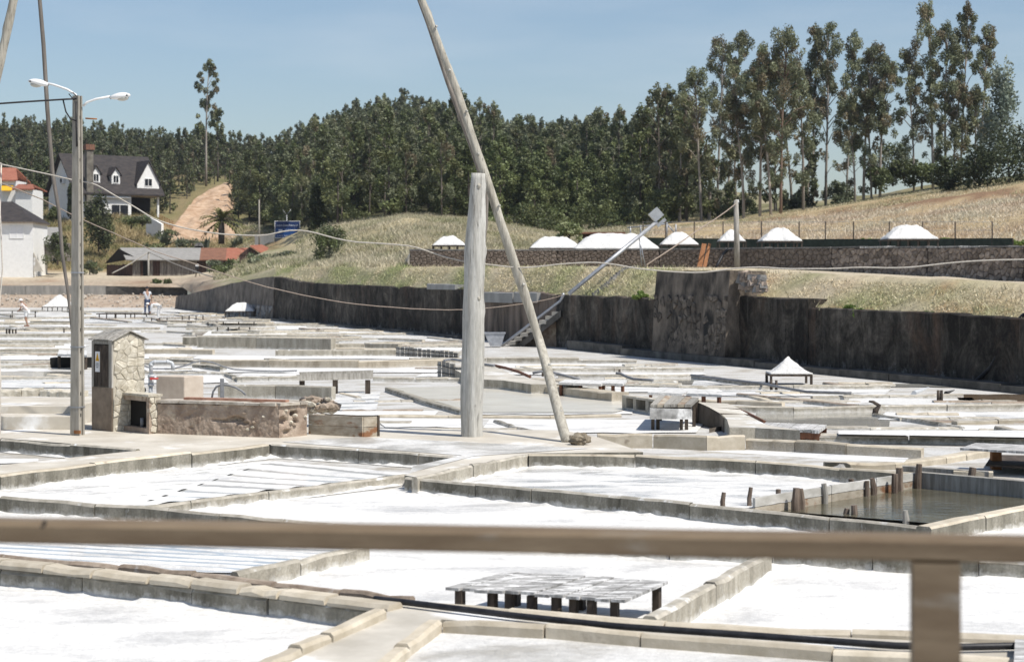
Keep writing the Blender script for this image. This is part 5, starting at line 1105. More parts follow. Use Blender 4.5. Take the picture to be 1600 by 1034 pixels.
# ================================================================== POND TIMBER, STAKES
M['stake'] = simple('brown_stake', (.085, .06, .045), (.24, .19, .15), 4, (5, 5, .6), bump=.6, spots=((.50, .48, .45), .66))
plk = thing('pond_boarding', at(1330, 770, 0), 'pale warped boards lining the back left side of the pond', 'boarding')
bp_ = [(1180, 777), (1240, 767), (1300, 757), (1370, 746), (1432, 737)]
for a, b in zip(bp_, bp_[1:]):
    P, Q = at(*a, .24), at(*b, .24); t = (Q-P).normalized(); nn = Vector((-t.y, t.x, 0)); nn = nn if nn.y > 0 else -nn
    for z0_, z1_ in ((-.02, .13), (.137, .235)):
        m = MB(); m.prism([Z(P, z0_), Z(Q-t*.012, z0_), Z(Q-t*.012, z1_+rng.uniform(-.008, .008)), Z(P, z1_)], nn*.035); m.build('board', M['board_pale'] if z0_ > 0 else M['board'], plk, fix=True)
bk_ = thing('sluice_beams', at(1520, 760, 0), 'heavy grey squared beams along the back of the pond', 'beam')
for a, b, z0_, z1_, off in (((1440, 738), (1660, 757), .0, .24, 0), ((1410, 728), (1545, 737), .16, .26, .28), ((1440, 748), (1660, 768), .0, .10, -.10)):
    P, Q = at(*a, z1_), at(*b, z1_); m = MB(); m.prism([Z(P, z0_), Z(Q, z0_), Z(Q, z1_), Z(P, z1_)], (0.03, .14, 0)); o = m.build('beam', M['oldwood'], bk_, fix=True)
m = MB(); P, Q = at(1490, 735, .26), at(1552, 737, .26); m.prism([Z(P, .0), Z(Q, .0), Z(Q, .25), Z(P, .25)], (.05, .2, 0)); tag(m.build('kerb_block', M['beige'], fix=True), 'short pale block behind the pond beams', 'block')
st = [(1130, 786, 17, 'stump'), (1171, 783, 22, ''), (1186, 786, 10, ''), (1216, 791, 27, ''), (1247, 792, 33, ''), (1255, 790, 30, ''), (1291, 781, 29, ''), (1333, 771, 26, ''), (1356, 770, 22, ''), (1366, 768, 24, ''), (1399, 765, 28, ''), (1407, 762, 34, ''), (1435, 758, 36, ''), (1335, 801, 12, ''), (1518, 764, 34, ''), (1416, 811, 14, ''), (1322, 800, 6, '')]
slab_ = ['squat broken stake, leftmost at the pond', 'pointed stake, second from the left at the pond', 'tiny stub beside the pointed stake at the pond', 'pale stake at the front corner of the boarding', 'thick dark stake of the close pair on the left boarding', 'thinner stake of the close pair on the left boarding', 'lone pale stake in the middle of the boarding', 'dark split stake before the boarding middle',
         'left stake of the short pair on the boarding', 'right stake of the short pair on the boarding', 'short stake left of the tallest boarding stake', 'tallest stake on the pond boarding', 'thick corner post where boarding and beams meet', 'dark stub standing in the pond water at the front', 'round post in front of the heavy pond beams', 'block like stub at the front right pond corner', 'small pale stub at the front edge of the pond']
for (x, y, hp, _), lb in zip(st, slab_):
    p = at(x, y, .06); h_ = hp*p.y/F; p = p-Vector((.05, .20, 0)) if 1240 < x < 1440 and y < 800 else p; rad = rng.uniform(.028, .040) if hp > 15 else .034; m = MB()
    if hp > 30: rad += .012
    m.tube([(p.x, p.y, -.05), (p.x+rng.uniform(-.01, .01), p.y, h_*.6), (p.x+rng.uniform(-.02, .02), p.y, h_+.06)], [rad*1.05, rad*rng.uniform(.9, 1.1), rad*rng.uniform(.75, 1.0)], 9, smooth=False); tag(m.build('stake', M['oldwood'] if rng.random() < .3 else M['stake']), lb, 'stake', 'stakes round the pond')
# right edge bits
m = MB(); p = at(1556, 733, .0); m.box((p.x, p.y, .14), (.13, .12, .34)); tag(m.build('rusty_post', M['rusty']), 'squat rust brown post carrying the white board at the right edge', 'post')
A = [at(x, y, .32) for x, y in ((1500, 703), (1660, 712), (1660, 700), (1524, 695))]
m = MB(); m.prism(A, (0, 0, .03)); tag(m.build('white_board', M['saltplank'], fix=True), 'broad white salted board at the right edge above the rusty post', 'board')
m = MB(); A = [at(x, y, .1) for x, y in ((1540, 728), (1660, 735), (1660, 715), (1550, 712))]; m.prism(A, (0, 0, .02)); tag(m.build('gap_shade_sheet', M['darkwood'], fix=True), 'dark sheet standing in for the shade in the gap at the right edge', 'shade sheet')  # flat dark sheet: the shade of the gap put into colour
m = MB(); p = at(1366, 650, 0); m.tube([(p.x, p.y, 0), (p.x+.03, p.y, .12), (p.x+.09, p.y, .2), (p.x-.02, p.y, .27), (p.x-.10, p.y, .28)], [.05, .06, .045, .03, .02], 7); tag(m.build('driftwood', M['darkwood']), 'gnarled dark piece of driftwood on the right brine wall', 'driftwood')
for x, y, lb in ((1466, 627, 'left of the two dark pegs on the pale wall at right'), (1471, 627, 'right of the two dark pegs on the pale wall at right'), (1205, 610, 'dark peg just left of the salt cone'), (1213, 610, 'second small peg just left of the salt cone'), (100, 520, 'dark peg among the far left rows'), (14, 520, 'dark peg at the far left edge rows')):
    p = at(x, y, 0); m = MB(); m.tube([(p.x, p.y, 0), (p.x, p.y, .24)], [.035, .03], 6); tag(m.build('peg', M['darkwood']), lb, 'peg')
m = MB(); p = at(1312, 745, .0); bm = bmesh.new(); bmesh.ops.create_icosphere(bm, subdivisions=2, radius=1)
m.add([p+Vector((v.co.x*.095, v.co.y*.05+.02, .085+v.co.z*.085))+v.co*.03*mn.noise(v.co*2) for v in bm.verts], [[v.index for v in f.verts] for f in bm.faces]); bm.free(); tag(m.build('stone', M['greystone']), 'dark angular stone leaning on the streaked wall behind the wet pan', 'stone')
m = MB(); p = at(1332, 882, .02); m.box((p.x, p.y-.02, .1), (.09, .09, .2)); tag(m.build('white_peg', M['white']), 'small white block on the divider below the handrail', 'block')
m = MB(); A = [at(x, y, .23) for x, y in ((1583, 1060), (1660, 1060), (1660, 1003), (1586, 1003))]; m.prism(A, (0, 0, .02)); tag(m.build('white_board', M['saltplank'], fix=True), 'pale board corner at the bottom right edge', 'board')
# near black hose on the walkway
hz = .185
def ground_tube(nm, lb, pts, r_, mat, cat='hose', z=0.0, n=8):
    m = MB(); P = [at(x, y, z)+Vector((0, 0, r_)) for x, y in pts]; Q = []
    for a, b in zip(P, P[1:]): Q += [a.lerp(b, j/3)+Vector((0, .01*mn.noise(a.lerp(b, j/3)*.9), 0)) for j in range(3)]
    Q.append(P[-1]); m.tube(Q, r_, n); return tag(m.build(nm, mat), lb, cat)
ground_tube('black_hose', 'thick black hose lying along the front walkway', [(585, 940), (640, 946), (800, 966), (960, 983), (1120, 994), (1260, 1004), (1400, 1014), (1500, 1016), (1590, 1014), (1700, 1012)], .024, M['black'], z=hz)
# hoses and slats in the middle pans
def arc_hose(nm, lb, pts, Yref, r_, mat, cat='hose'):
    m = MB(); m.tube([far(x, y, Yref+dy) for x, y, dy in pts], r_, 7); return tag(m.build(nm, mat), lb, cat)
Yr_ = at(900, 588, .1).y
arc_hose('hose', 'dark hose arching over a peg behind the leaning pole', [(832, 583, 0), (845, 580.5, 0), (862, 581.5, 0), (880, 586, -.2), (905, 592, -.5)], Yr_, .035, M['hose_grey'])
Yr_ = at(965, 590, .1).y
arc_hose('hose', 'dark hose hooked over a peg right of the leaning pole', [(962, 583, 0), (970, 583.5, 0), (978, 588, -.4), (990, 592, -.8), (1020, 594, -1.5)], Yr_, .035, M['hose_grey'])
ground_tube('hose', 'long pale hose lying across the pan left of the salt cone', [(1080, 588), (1130, 594), (1190, 601), (1230, 609), (1260, 614), (1330, 616)], .03, M['hose_grey'], z=.12)
ground_tube('red_slat', 'reddish bent lath on the causeway behind the leaning pole', [(772, 573), (790, 577), (810, 583), (828, 591)], .04, M['redwood'], 'lath', .12)
ground_tube('dark_hose', 'dark hose lying in front of the tied bundles by the post', [(694, 565), (705, 563), (720, 565), (745, 570), (772, 573)], .035, M['hose_grey'], z=.25)
ground_tube('curved_lath', 'dark reddish lath curving along the causeway right of the work table', [(1150, 641), (1168, 648), (1182, 655), (1195, 662)], .03, M['redwood'], 'lath', .03)
for k, (x, y) in enumerate(((862, 588), (968, 590))):
    p = at(x-14 if k == 0 else x, y, 0); m = MB(); m.tube([(p.x, p.y, 0), (p.x, p.y, .22)], .03, 6); tag(m.build('peg', M['darkwood']), 'dark peg carrying the '+('hose behind' if k == 0 else 'hose right of')+' the leaning pole', 'peg')
# walls of bound wooden slabs near the post
def slab_row(lb, pts, face, n):
    P0_ = at(pts[0][0], pts[0][1]+face[0], 0); P1_ = at(pts[1][0], pts[1][1]+face[1], 0); root = thing('timber_kerb', P0_, lb, 'timber kerb')
    h0, h1 = face[0]*P0_.y/F, face[1]*P1_.y/F; t = (P1_-P0_).normalized(); nn = Vector((t.y, -t.x, 0))
    for i in range(n):
        a = P0_.lerp(P1_, i/n); b = P0_.lerp(P1_, (i+.86)/n); h_ = (h0+(h1-h0)*i/n)*rng.uniform(.88, 1.08); m = MB()
        m.prism([a, b, b+nn*.03, a+nn*.03][:2]+[b+nn*rng.uniform(-.08, .02), a+nn*rng.uniform(-.08, .02)], (0, 0, h_)); m.build('timber', M['oldwood'], root, fix=True)
    for zf in (.3, .75):
        m = MB(); m.tube([P0_+nn*.02+Vector((0, 0, h0*zf)), P1_+nn*.02+Vector((0, 0, h1*zf))], .012, 5); m.build('wire', M['black'], root)
slab_row('upper row of upright timbers left of the thick post', [(619, 540), (716, 551)], (17, 10), 14)
slab_row('lower row of upright timbers passing behind the thick post', [(684, 563), (772, 590)], (26, 7), 13)
# curved wall round the work table, with openings on its left part
cw = thing('curved_wall', at(1090, 655, 0), 'curved grey wall sweeping round the old work table', 'wall')
ca = [(1090, 628, 34), (1108, 636, 32), (1124, 645, 26), (1134, 655, 16), (1136, 661, 9), (1126, 666, 7), (1108, 669, 7)]
PP = []
for x, y, fc in ca: Y = H*F/(y+fc-YH); PP.append((Vector(((x-800)*Y/F, Y, 0)), fc*Y/F))
for i, ((a, ha), (b, hb_)) in enumerate(zip(PP, PP[1:])):
    t = (b-a).normalized(); nn = Vector((-t.y, t.x, 0)); nn = nn if nn.x > 0 else -nn
    if i >= 4: nn = Vector((.3, .8, 0)).normalized()
    m = MB(); n0 = nn*(.55 if i < 4 else .16); vs = [Z(a, -.02), Z(b, -.02), Z(b, hb_), Z(a, ha), Z(a+n0, -.02), Z(b+n0, -.02), Z(b+n0, hb_-.03), Z(a+n0, ha-.03)]
    m.add(vs, [(0, 1, 2, 3)], 0); m.add(vs, [(3, 2, 6, 7)], 1); m.add(vs, [(4, 7, 6, 5), (0, 3, 7, 4), (1, 5, 6, 2)], 0); m.build('wall_block', [M['wedge'], M['walk']], cw, fix=True)
ow = thing('sluice_wall', at(1000, 640, 0), 'low wall with square openings left of the old work table', 'wall')
a, b = at(972, 641, 0), at(1040, 652, 0); t = (b-a).normalized(); Lw = (b-a).length; nn = Vector((-t.y, t.x, 0)); nn = nn if nn.y > 0 else -nn; hh = 24*a.y/F
for s0_, s1_, z0_, z1_, mt in ((0, 1, 0, hh*.22, 'side_light'), (0, 1, hh*.86, hh, 'top'), (0, .10, hh*.22, hh*.86, 'side_light'), (.26, .33, hh*.22, hh*.86, 'side_light'), (.55, .62, hh*.22, hh*.86, 'side_light'), (.9, 1, hh*.22, hh*.86, 'side_light')):
    m = MB(); P, Q = a+t*Lw*s0_, a+t*Lw*s1_; m.prism([Z(P, z0_), Z(Q, z0_), Z(Q, z1_), Z(P, z1_)], nn*(.22 if z0_ < .001 or z1_ > hh*.95 else .20)); m.build('pier' if s1_ < 1 or s0_ > .5 else 'lintel', M[mt], ow, fix=True)
m = MB(); m.prism([Z(a+nn*.21, hh*.2), Z(b+nn*.21, hh*.2), Z(b+nn*.21, hh*.88), Z(a+nn*.21, hh*.88)], nn*.02); m.build('shadow_board', M['oldwood'], ow, fix=True)
slab('walkway', [(1092, 628), (1130, 632), (1200, 664), (1250, 672), (1180, 668), (1140, 668), (1136, 655), (1120, 640)], M['walk'], M['side_light'], .26, label='pale causeway sweeping round behind the curved wall')
slab('walkway', [(752, 563), (772, 572), (800, 585), (840, 594), (905, 600), (830, 600), (785, 594), (740, 592), (700, 572)], M['walk'], M['side_light'], .24, label='pale causeway behind the thick post')
# funnel of sheet metal and concrete steps at the black wall
fn = thing('metal_funnel', at(775, 541, 0), 'grey sheet metal funnel standing at the foot of the black wall', 'funnel'); Yf = at(775, 543, 0).y
m = MB(); A = [far(757, 521, Yf), far(789, 521, Yf), far(783, 541, Yf), far(766, 541, Yf)]; m.prism(A, (0, .55, 0)); m.build('hopper', M['steel'], fn, fix=True)
m = MB(); A = [far(756, 521.5, Yf-.03), far(790, 521.5, Yf-.03), far(790, 519.5, Yf-.03), far(756, 519.5, Yf-.03)]; m.prism(A, (0, .62, 0)); m.build('rim', M['steel'], fn, fix=True)
ss = thing('concrete_stairs', at(830, 545, 0), 'steep concrete stairs climbing the black wall behind the leaning pole', 'stairs')
P0_ = far(784, 546, 69.5); P1_ = far(872, 487, 67.9); ns = 9
for i in range(ns):
    a = P0_.lerp(P1_, i/ns); b = P0_.lerp(P1_, (i+1)/ns); m = MB(); m.prism([Vector((a.x, a.y, b.z-.14)), Vector((b.x+.05, b.y, b.z-.14)), Vector((b.x+.05, b.y, b.z)), Vector((a.x, a.y, b.z))], (.35, .95, 0)); m.build('step', M['platform'], ss, fix=True)
m = MB(); a, b = P0_+Vector((.45, -.12, -.18)), P1_+Vector((.1, -.12, -.20)); m.prism([a, b, b+Vector((0, 0, .27)), a+Vector((0, 0, .27))], (.02, .10, 0)); m.build('stringer', M['plinth'], ss, fix=True)
m = MB(); m.prism([Vector((P0_.x+.2, P0_.y+.9, 0)), Vector((P1_.x, P1_.y+.9, 0)), Vector((P1_.x, P1_.y+.9, P1_.z-.1)), Vector((P0_.x+.2, P0_.y+.9, .05))], (.02, .1, 0)); m.build('rubble_infill', M['mud'], ss, fix=True)
m = MB(); m.tube([far(778, 545, 69.2), far(800, 528, 68.9), far(876, 470, 67.6), far(880, 461, 67.6), far(880, 458, 67.6)], .055, 10); m.build('handrail_pipe', M['steel'], ss)
# chute pipe with grey box on the grassy bank
cp_ = thing('chute_pipe', gp(1004, 70), 'long grey pipe with a square box head slanting over the grassy bank', 'pipe')
a, b = far(889, 459, 65.8), far(1026, 347, 67.6); m = MB(); m.tube([a, b], .075, 12); m.build('pipe', M['steel'], cp_)
ax = (b-a).normalized(); m = MB(); c = far(1027, 341, 67.7); ang = math.atan2(ax.z, ax.x)
m.box((c.x-.05, c.y, c.z+.13), (.42, .42, .40), rot=Matrix.Rotation(-.72, 3, 'Y')); m.build('box_head', M['pvc'], cp_)
m = MB(); c2 = far(1033, 348, 67.5); m.box((c2.x, c2.y-.1, c2.z), (.40, .2, .12), rot=Matrix.Rotation(-.72, 3, 'Y')); m.build('box_bracket', M['steel'], cp_)
for x1 in (1003, 1009):
    m = MB(); g0 = gp(x1, 67.2); tpt = far(999, 372, 67.2); m.tube([tpt, (g0.x, g0.y, g0.z)], .022, 6); m.build('support_leg', M['steel'], cp_)
# cement gutter on the bank
m = MB(); q = [gp(x, Y) for x, Y in ((930, 65.9), (952, 66.0), (975, 66.4), (998, 66.9))]
gt = thing('bank_gutter', q[0], 'old grey gutter stones running up the grassy bank under the pipe', 'gutter')
for i in range(18):
    t = i/18*3; k = int(t); p = q[k].lerp(q[k+1], t-k); m = MB(); m.box((p.x, p.y, p.z+.05), (.22, .18, .16), rng.uniform(-.4, .4)); m.build('gutter_stone', M['greystone'], gt)
# terrace extras
m = MB(); p = gp(1152, 85.5); tpz = far(1150, 313, 85.5)
m.tube([(p.x, p.y, p.z-.2), (p.x-.03, p.y, (p.z+tpz.z)/2), tpz], [.145, .13, .11], 10); m2 = m
root = thing('terrace_pole', p, 'weathered upright pole at the terrace wall with a wire slanting left', 'pole'); m.build('shaft', M['oldwood'], root)
m = MB(); m.box((tpz.x+.05, tpz.y-.02, tpz.z-.04), (.16, .12, .14)); m.build('top_fitting', M['white'], root)
m = MB(); wl_ = [far(1149, 319, 85.4), far(1135, 330, 84.5), far(1118, 342, 83.6), far(1090, 360, 82), far(1050, 388, 79), far(1010, 414, 76)]; m.tube(wl_, .03, 6); tag(m.build('stay_wire', M['rope_brown']), 'slack stay rope sloping left from the terrace pole', 'rope')
for i, (x0, x1, x2, x3) in enumerate(((1089, 1097, 1104, 1096), (1098, 1104, 1111, 1106))):
    m = MB(); Yb = 85.6+i*.1; m.prism([far(x0, 417, Yb-.3), far(x1, 417, Yb-.3), far(x2, 381, Yb+.6), far(x3+1, 380, Yb+.6)], (0, .06, 0)); tag(m.build('leaning_board', M['rusty'], fix=True), ('left' if i == 0 else 'right')+' one of two rusty orange boards leaning on the terrace wall', 'board')
m = MB(); m.tube([far(1144, 389, 86.0), far(1137, 390, 86.0), far(1130, 397, 85.9), (far(1124, 408, 85.6)), far(1119, 418, 85.2)], .07, 8); tag(m.build('drain_hose', M['black']), 'thick black hose hanging down the terrace wall left of the pole', 'hose')
# hoses against the black wall at right
m = MB(); m.tube([far(1640, 470, 42), far(1600, 492, 42.2), far(1582, 508, 42.6), far(1555, 545, 43.2), far(1520, 577, 44), far(1480, 598, 44.8), (far(1464, 604, 45)), at(1430, 613, .02)], .05, 8); tag(m.build('wall_hose', M['black']), 'upper black hose sagging down across the right end of the black wall', 'hose')
m = MB(); m.tube([far(1640, 480, 41.6), far(1590, 505, 41.8), far(1570, 532, 42.2), far(1548, 574, 42.6), far(1520, 600, 43), far(1500, 610, 43.2), at(1478, 614, .02)], .045, 8); tag(m.build('wall_hose', M['black']), 'lower black hose curving down the right end of the black wall', 'hose')
m = MB(); m.tube([at(1428, 614, .03), far(1465, 603.5, 44.9)], .055, 8); tag(m.build('hose_end', M['pvc']), 'pale grey pipe end lying in the pan below the black wall', 'pipe')
m = MB(); m.tube([far(792, 463, 76), far(800, 453, 76), far(815, 453, 75.5), far(822, 458, 75.3)], .045, 7); tag(m.build('wall_top_hose', M['black']), 'short black hose lying on the pale patched wall top', 'hose')
# green shade net fence
fr = thing('net_fence', gp(1300, 93.5), 'dark green shade net fence along the back of the terrace', 'fence')
fx = [1005, 1040, 1085, 1130, 1190, 1249, 1290, 1334, 1390, 1442, 1493, 1551, 1583]
def fY(x): return float(np.interp(x, [1000, 1150, 1300, 1450, 1600], [100.6, 98.4, 93.2, 88, 82]))
ftop = lambda x: float(np.interp(x, [1000, 1200, 1600], [371, 374, 372]))
for a, b in zip(fx, fx[1:]):
    m = MB(); A, B = far(a, ftop(a), fY(a)), far(b, ftop(b), fY(b)); za, zb_ = gp(a, fY(a)).z-.1, gp(b, fY(b)).z-.1; mid = A.lerp(B, .5)
    m.add([Z(A, za), Z(B, zb_), B, mid-Vector((0, 0, .06)), A, Z(A+Vector((0, .02, 0)), za), Z(B+Vector((0, .02, 0)), zb_), B+Vector((0, .02, 0)), A+Vector((0, .02, 0))], [(0, 1, 2, 3, 4), (5, 8, 7, 6), (4, 2, 7, 8)]); m.build('net_panel', M['mesh_green'], fr)
for x in fx:
    m = MB(); p = gp(x, fY(x)); m.tube([(p.x, p.y+.06, p.z-.2), far(x, 346 if x < 1570 else 372, fY(x))+Vector((0, .06, 0))], .035, 6); m.build('fence_post', M['darkwood'], fr)
for yy in (347, 360):
    m = MB(); m.tube([far(x, yy, fY(x))+Vector((0, .05, 0)) for x in fx[:-1]], .008, 4); m.build('wire', M['steel'], fr)
# small structures at the centre behind the long heap
gsd = thing('low_hut', gp(950, 108), 'small low hut with a flat reddish roof behind the longest heap', 'hut')
c = far(925, 366, 112); m = MB(); m.box((c.x+.5, c.y, c.z-.6), (2.6, 2, 1.2)); m.build('wall', M['shed_dark'], gsd); m = MB(); m.box((c.x+.5, c.y-.2, c.z+.05), (3.0, 2.4, .1)); m.build('roof', M['rust_roof'], gsd)
gg = thing('wire_gate', gp(1050, 103), 'low grey tubular gate left of the net fence', 'gate')
for k, (a, b) in enumerate((((980, 356), (1042, 350)), ((1042, 350), (1056, 366)), ((985, 372), (985, 354)), ((1042, 372), (1042, 348)), ((1056, 374), (1056, 350)), ((1001, 372), (1001, 352)))):
    m = MB(); m.tube([far(*a, 103), far(*b, 103)], .04, 6); m.build('gate_bar', M['steel'], gg)
# ================================================================== ROPES
def rope(lb, pts, Ys, r_, mat, nm='rope'):
    n = len(pts); P = []
    for i, (x, y) in enumerate(pts):
        t = (x-pts[0][0])/(pts[-1][0]-pts[0][0]); P.append(far(x, y, Ys[0]+(Ys[1]-Ys[0])*t))
    Q = []
    for i in range(n-1):
        p0, p1, p2, p3 = P[max(0, i-1)], P[i], P[i+1], P[min(n-1, i+2)]
        for j in range(5):
            t = j/5; q = .5*((2*p1)+(p2-p0)*t+(2*p0-5*p1+4*p2-p3)*t*t+(3*p1-p0-3*p2+p3)*t**3); Q.append(q+Vector((0, 0, .012*mn.noise(q*2.2))))
    Q.append(P[-1]); m = MB(); m.tube(Q, r_, 6); return tag(m.build(nm, mat), lb, 'rope')
rope('long pale rope sagging across the whole view between the posts', [(-90, 240), (-30, 250), (0, 255), (8, 258), (63, 270), (118, 282), (151, 290), (206, 321), (251, 346), (327, 363), (404, 368), (468, 360), (541, 376), (637, 384), (700, 403), (745, 411), (814, 418), (909, 410), (952, 412), (1010, 421), (1086, 426), (1169, 418), (1252, 420), (1350, 418), (1414, 418), (1519, 408), (1600, 405), (1700, 395)], (28.4, 27.2), .0105, M['rope'])
rope('thin brown rope sagging from the left across to the stair pipe', [(-80, 255), (50, 305), (118, 338), (136, 346), (209, 378), (251, 396), (300, 411), (373, 435), (433, 452), (534, 472), (627, 481), (700, 484), (755, 482), (814, 475), (851, 469), (880, 461)], (31.5, 67.5), .012, M['rope_brown'])
m = MB(); Yg = 184; gpole = gp(232, Yg)
m.tube([(gpole.x, gpole.y, gpole.z-1.6), far(232, 393, Yg)], .10, 6); tag(m.build('thin_pole', M['oldwood']), 'thin pole standing before the plank shed', 'pole')
rope('guy rope from the thin shed pole down to the left', [(175, 427), (200, 414), (232, 394)], (181, 184), .06, M['oldwood'], 'guy_rope'); rope('guy rope from the thin shed pole down to the right', [(232, 394), (280, 415), (330, 432), (372, 440)], (184, 150), .05, M['oldwood'], 'guy_rope')
m = MB(); m.tube([far(2, 256, 28.4), far(0, 330, 28.4), far(4, 420, 28.4), far(-3, 500, 28.4), far(1, 600, 28.4), far(0, 700, 28)], .012, 5); tag(m.build('cord', M['rope']), 'pale cord hanging straight down at the left edge', 'cord')
# ================================================================== BUILDINGS
def frame(O, ux):   # local frame: x along front, y into the building, z up
    ux = Vector((ux[0], ux[1], 0)).normalized(); uy = Vector((-ux.y, ux.x, 0)); O = Vector(O)
    return lambda x, y, z: O+ux*x+uy*y+Vector((0, 0, z))
def wallbox(fr, x0, x1, y0, y1, z0, z1, nm, mt, parent, top=None):
    m = MB(); m.prism([fr(x0, y0, z0), fr(x1, y0, z0), fr(x1, y1, z0), fr(x0, y1, z0)], (0, 0, z1-z0)); return m.build(nm, mt, parent, fix=True)
def window(fr, x0, x1, z0, z1, y, parent, mt='glass'):
    m = MB(); m.prism([fr(x0, y-.03, z0), fr(x1, y-.03, z0), fr(x1, y-.03, z1), fr(x0, y-.03, z1)], fr(0, .05, 0)-fr(0, 0, 0)); w = m.build('window', M[mt], parent, fix=True); WLOC[w.name] = wloc(parent)
    e = .07; fm = MB()
    for a, b, c, d in ((x0-e, x1+e, z0-e, z0), (x0-e, x1+e, z1, z1+e), (x0-e, x0, z0, z1), (x1, x1+e, z0, z1), ((x0+x1)/2-.03, (x0+x1)/2+.03, z0, z1)):
        fm.prism([fr(a, y-.06, c), fr(b, y-.06, c), fr(b, y-.06, d), fr(a, y-.06, d)], fr(0, .07, 0)-fr(0, 0, 0))
    fm.build('frame', M['white'], w, fix=True); return w
HY = 228.0; hk = HY/F
O = far(118, 337, HY); zb = O.z
th_ = math.radians(37); fr = frame(O, (math.cos(th_), math.sin(th_)))
hs_ = thing('white_house', O, 'white hill house with steep dark roof, two small dormers and a large gable', 'house')
Wd, Dp, ze_, zr_ = 11.6, 8.6, 3.2, 8.0
wallbox(fr, 0, 7.4, 0, Dp, -2.5, ze_, 'wall', M['white'], hs_)
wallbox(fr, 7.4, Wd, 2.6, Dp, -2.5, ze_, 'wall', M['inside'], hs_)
m = MB(); m.prism([fr(0.0, 0, ze_), fr(0.0, Dp, ze_), fr(0.0, Dp/2, zr_-.15)], fr(.2, 0, 0)-fr(0, 0, 0)); m.build('gable_wall', M['white'], hs_, fix=True)
m = MB(); m.prism([fr(Wd-.2, 0, ze_), fr(Wd-.2, Dp, ze_), fr(Wd-.2, Dp/2, zr_-.15)], fr(.2, 0, 0)-fr(0, 0, 0)); m.build('gable_wall', M['white'], hs_, fix=True)
for s in (0, 1):
    y0 = -.7 if s == 0 else Dp+.7; m = MB(); zz = ze_-.45
    m.prism([fr(-.5, y0, zz), fr(Wd+.5, y0, zz), fr(Wd+.5, Dp/2, zr_), fr(-.5, Dp/2, zr_)], (0, 0, .18)); m.build('roof', M['slate'], hs_, fix=True)
slope = (zr_-(ze_-.45))/(Dp/2+.7)
def dormer(xc, w, zbase, zeav, ztop, nm):
    yf = (zbase-(ze_-.45))/slope-.7-.1; yb = (ztop-(ze_-.45))/slope-.7
    m = MB(); m.prism([fr(xc-w/2, yf, zbase), fr(xc+w/2, yf, zbase), fr(xc+w/2, yf, zeav), fr(xc, yf, ztop), fr(xc-w/2, yf, zeav)], fr(0, .25, 0)-fr(0, 0, 0)); d_ = m.build(nm, M['white'], hs_, fix=True); WLOC[d_.name] = wloc(hs_)
    for sg in (-1, 1):
        m = MB(); yb2 = (zeav-(ze_-.45))/slope-.7; k = (ztop-zeav)/(w/2); ov = .22
        m.prism([fr(xc, yf-.25, ztop+.04), fr(xc+sg*(w/2+ov), yf-.25, zeav-k*ov+.04), fr(xc+sg*(w/2+ov), max(yb2, yf+.2), zeav-k*ov+.04), fr(xc, yb, ztop+.04)], (0, 0, .13)); m.build('dormer_roof', M['slate'], d_, fix=True)
        m = MB(); m.prism([fr(xc+sg*w/2, yf+.01, zbase), fr(xc+sg*w/2, yf+.01, zeav), fr(xc+sg*w/2, max(yb2, yf+.3), zeav)], fr(sg*-.06, 0, 0)-fr(0, 0, 0)); m.build('dormer_cheek', M['white'], d_, fix=True)
    return d_, yf
d1_, yf = dormer(3.05, 1.15, 4.25, 5.6, 6.4, 'dormer'); window(fr, 2.72, 3.38, 4.5, 5.4, yf, hs_)
d1_, yf = dormer(5.75, 1.15, 4.15, 5.5, 6.3, 'dormer'); window(fr, 5.42, 6.08, 4.4, 5.3, yf, hs_)
d1_, yf = dormer(10.1, 3.1, 3.7, 4.5, 7.25, 'gable_dormer'); window(fr, 9.6, 10.6, 4.1, 5.0, yf, hs_)
wallbox(fr, 1.25, 2.15, -.62, .05, -2.2, 9.0, 'chimney', simple('chimney_stone', (.10, .09, .075), (.19, .175, .145), 2, bump=.4), hs_); wallbox(fr, 1.1, 2.3, -.75, .2, 8.4, 9.1, 'chimney_cap', M['rust_roof'], hs_)
window(fr, 2.5, 3.9, .2, 1.7, 0, hs_); window(fr, 4.9, 7.2, .1, 1.5, 0, hs_)
m = MB(); m.prism([fr(2.2, -.5, 2.4), fr(7.4, -.5, 2.4), fr(7.4, 0, 3.0), fr(2.2, 0, 3.0)], (0, 0, .08)); m.build('awning', M['white'], hs_, fix=True)
for x in (7.4, Wd-.25): wallbox(fr, x, x+.25, 0, .25, -2.5, ze_-.3, 'porch_column', M['white'], hs_)
wallbox(fr, 7.4, Wd, .0, 2.6, ze_-.55, ze_-.3, 'porch_beam', M['plaster'], hs_)
# air unit on the gable
fg = frame(O, (-math.sin(th_), math.cos(th_)))
m = MB(); m.prism([fr(-.32, 3.2, 4.2), fr(-.32, 4.3, 4.2), fr(-.32, 4.3, 5.0), fr(-.32, 3.2, 5.0)], fr(.3, 0, 0)-fr(0, 0, 0)); ac = m.build('air_unit', M['plate'], hs_, fix=True); WLOC[ac.name] = wloc(hs_)
m = MB(); p = fr(-.34, 3.85, 4.6); m.tube([p, p+(fr(.03, 0, 0)-fr(0, 0, 0))], .3, 12); m.build('fan', M['ink'], ac)
m = MB(); p = fr(6.4, -1.2, -.3); m.tube([p, p+Vector((0, -.06, 0))], .42, 12); dish = m.build('satellite_dish', M['hose_grey'], hs_)
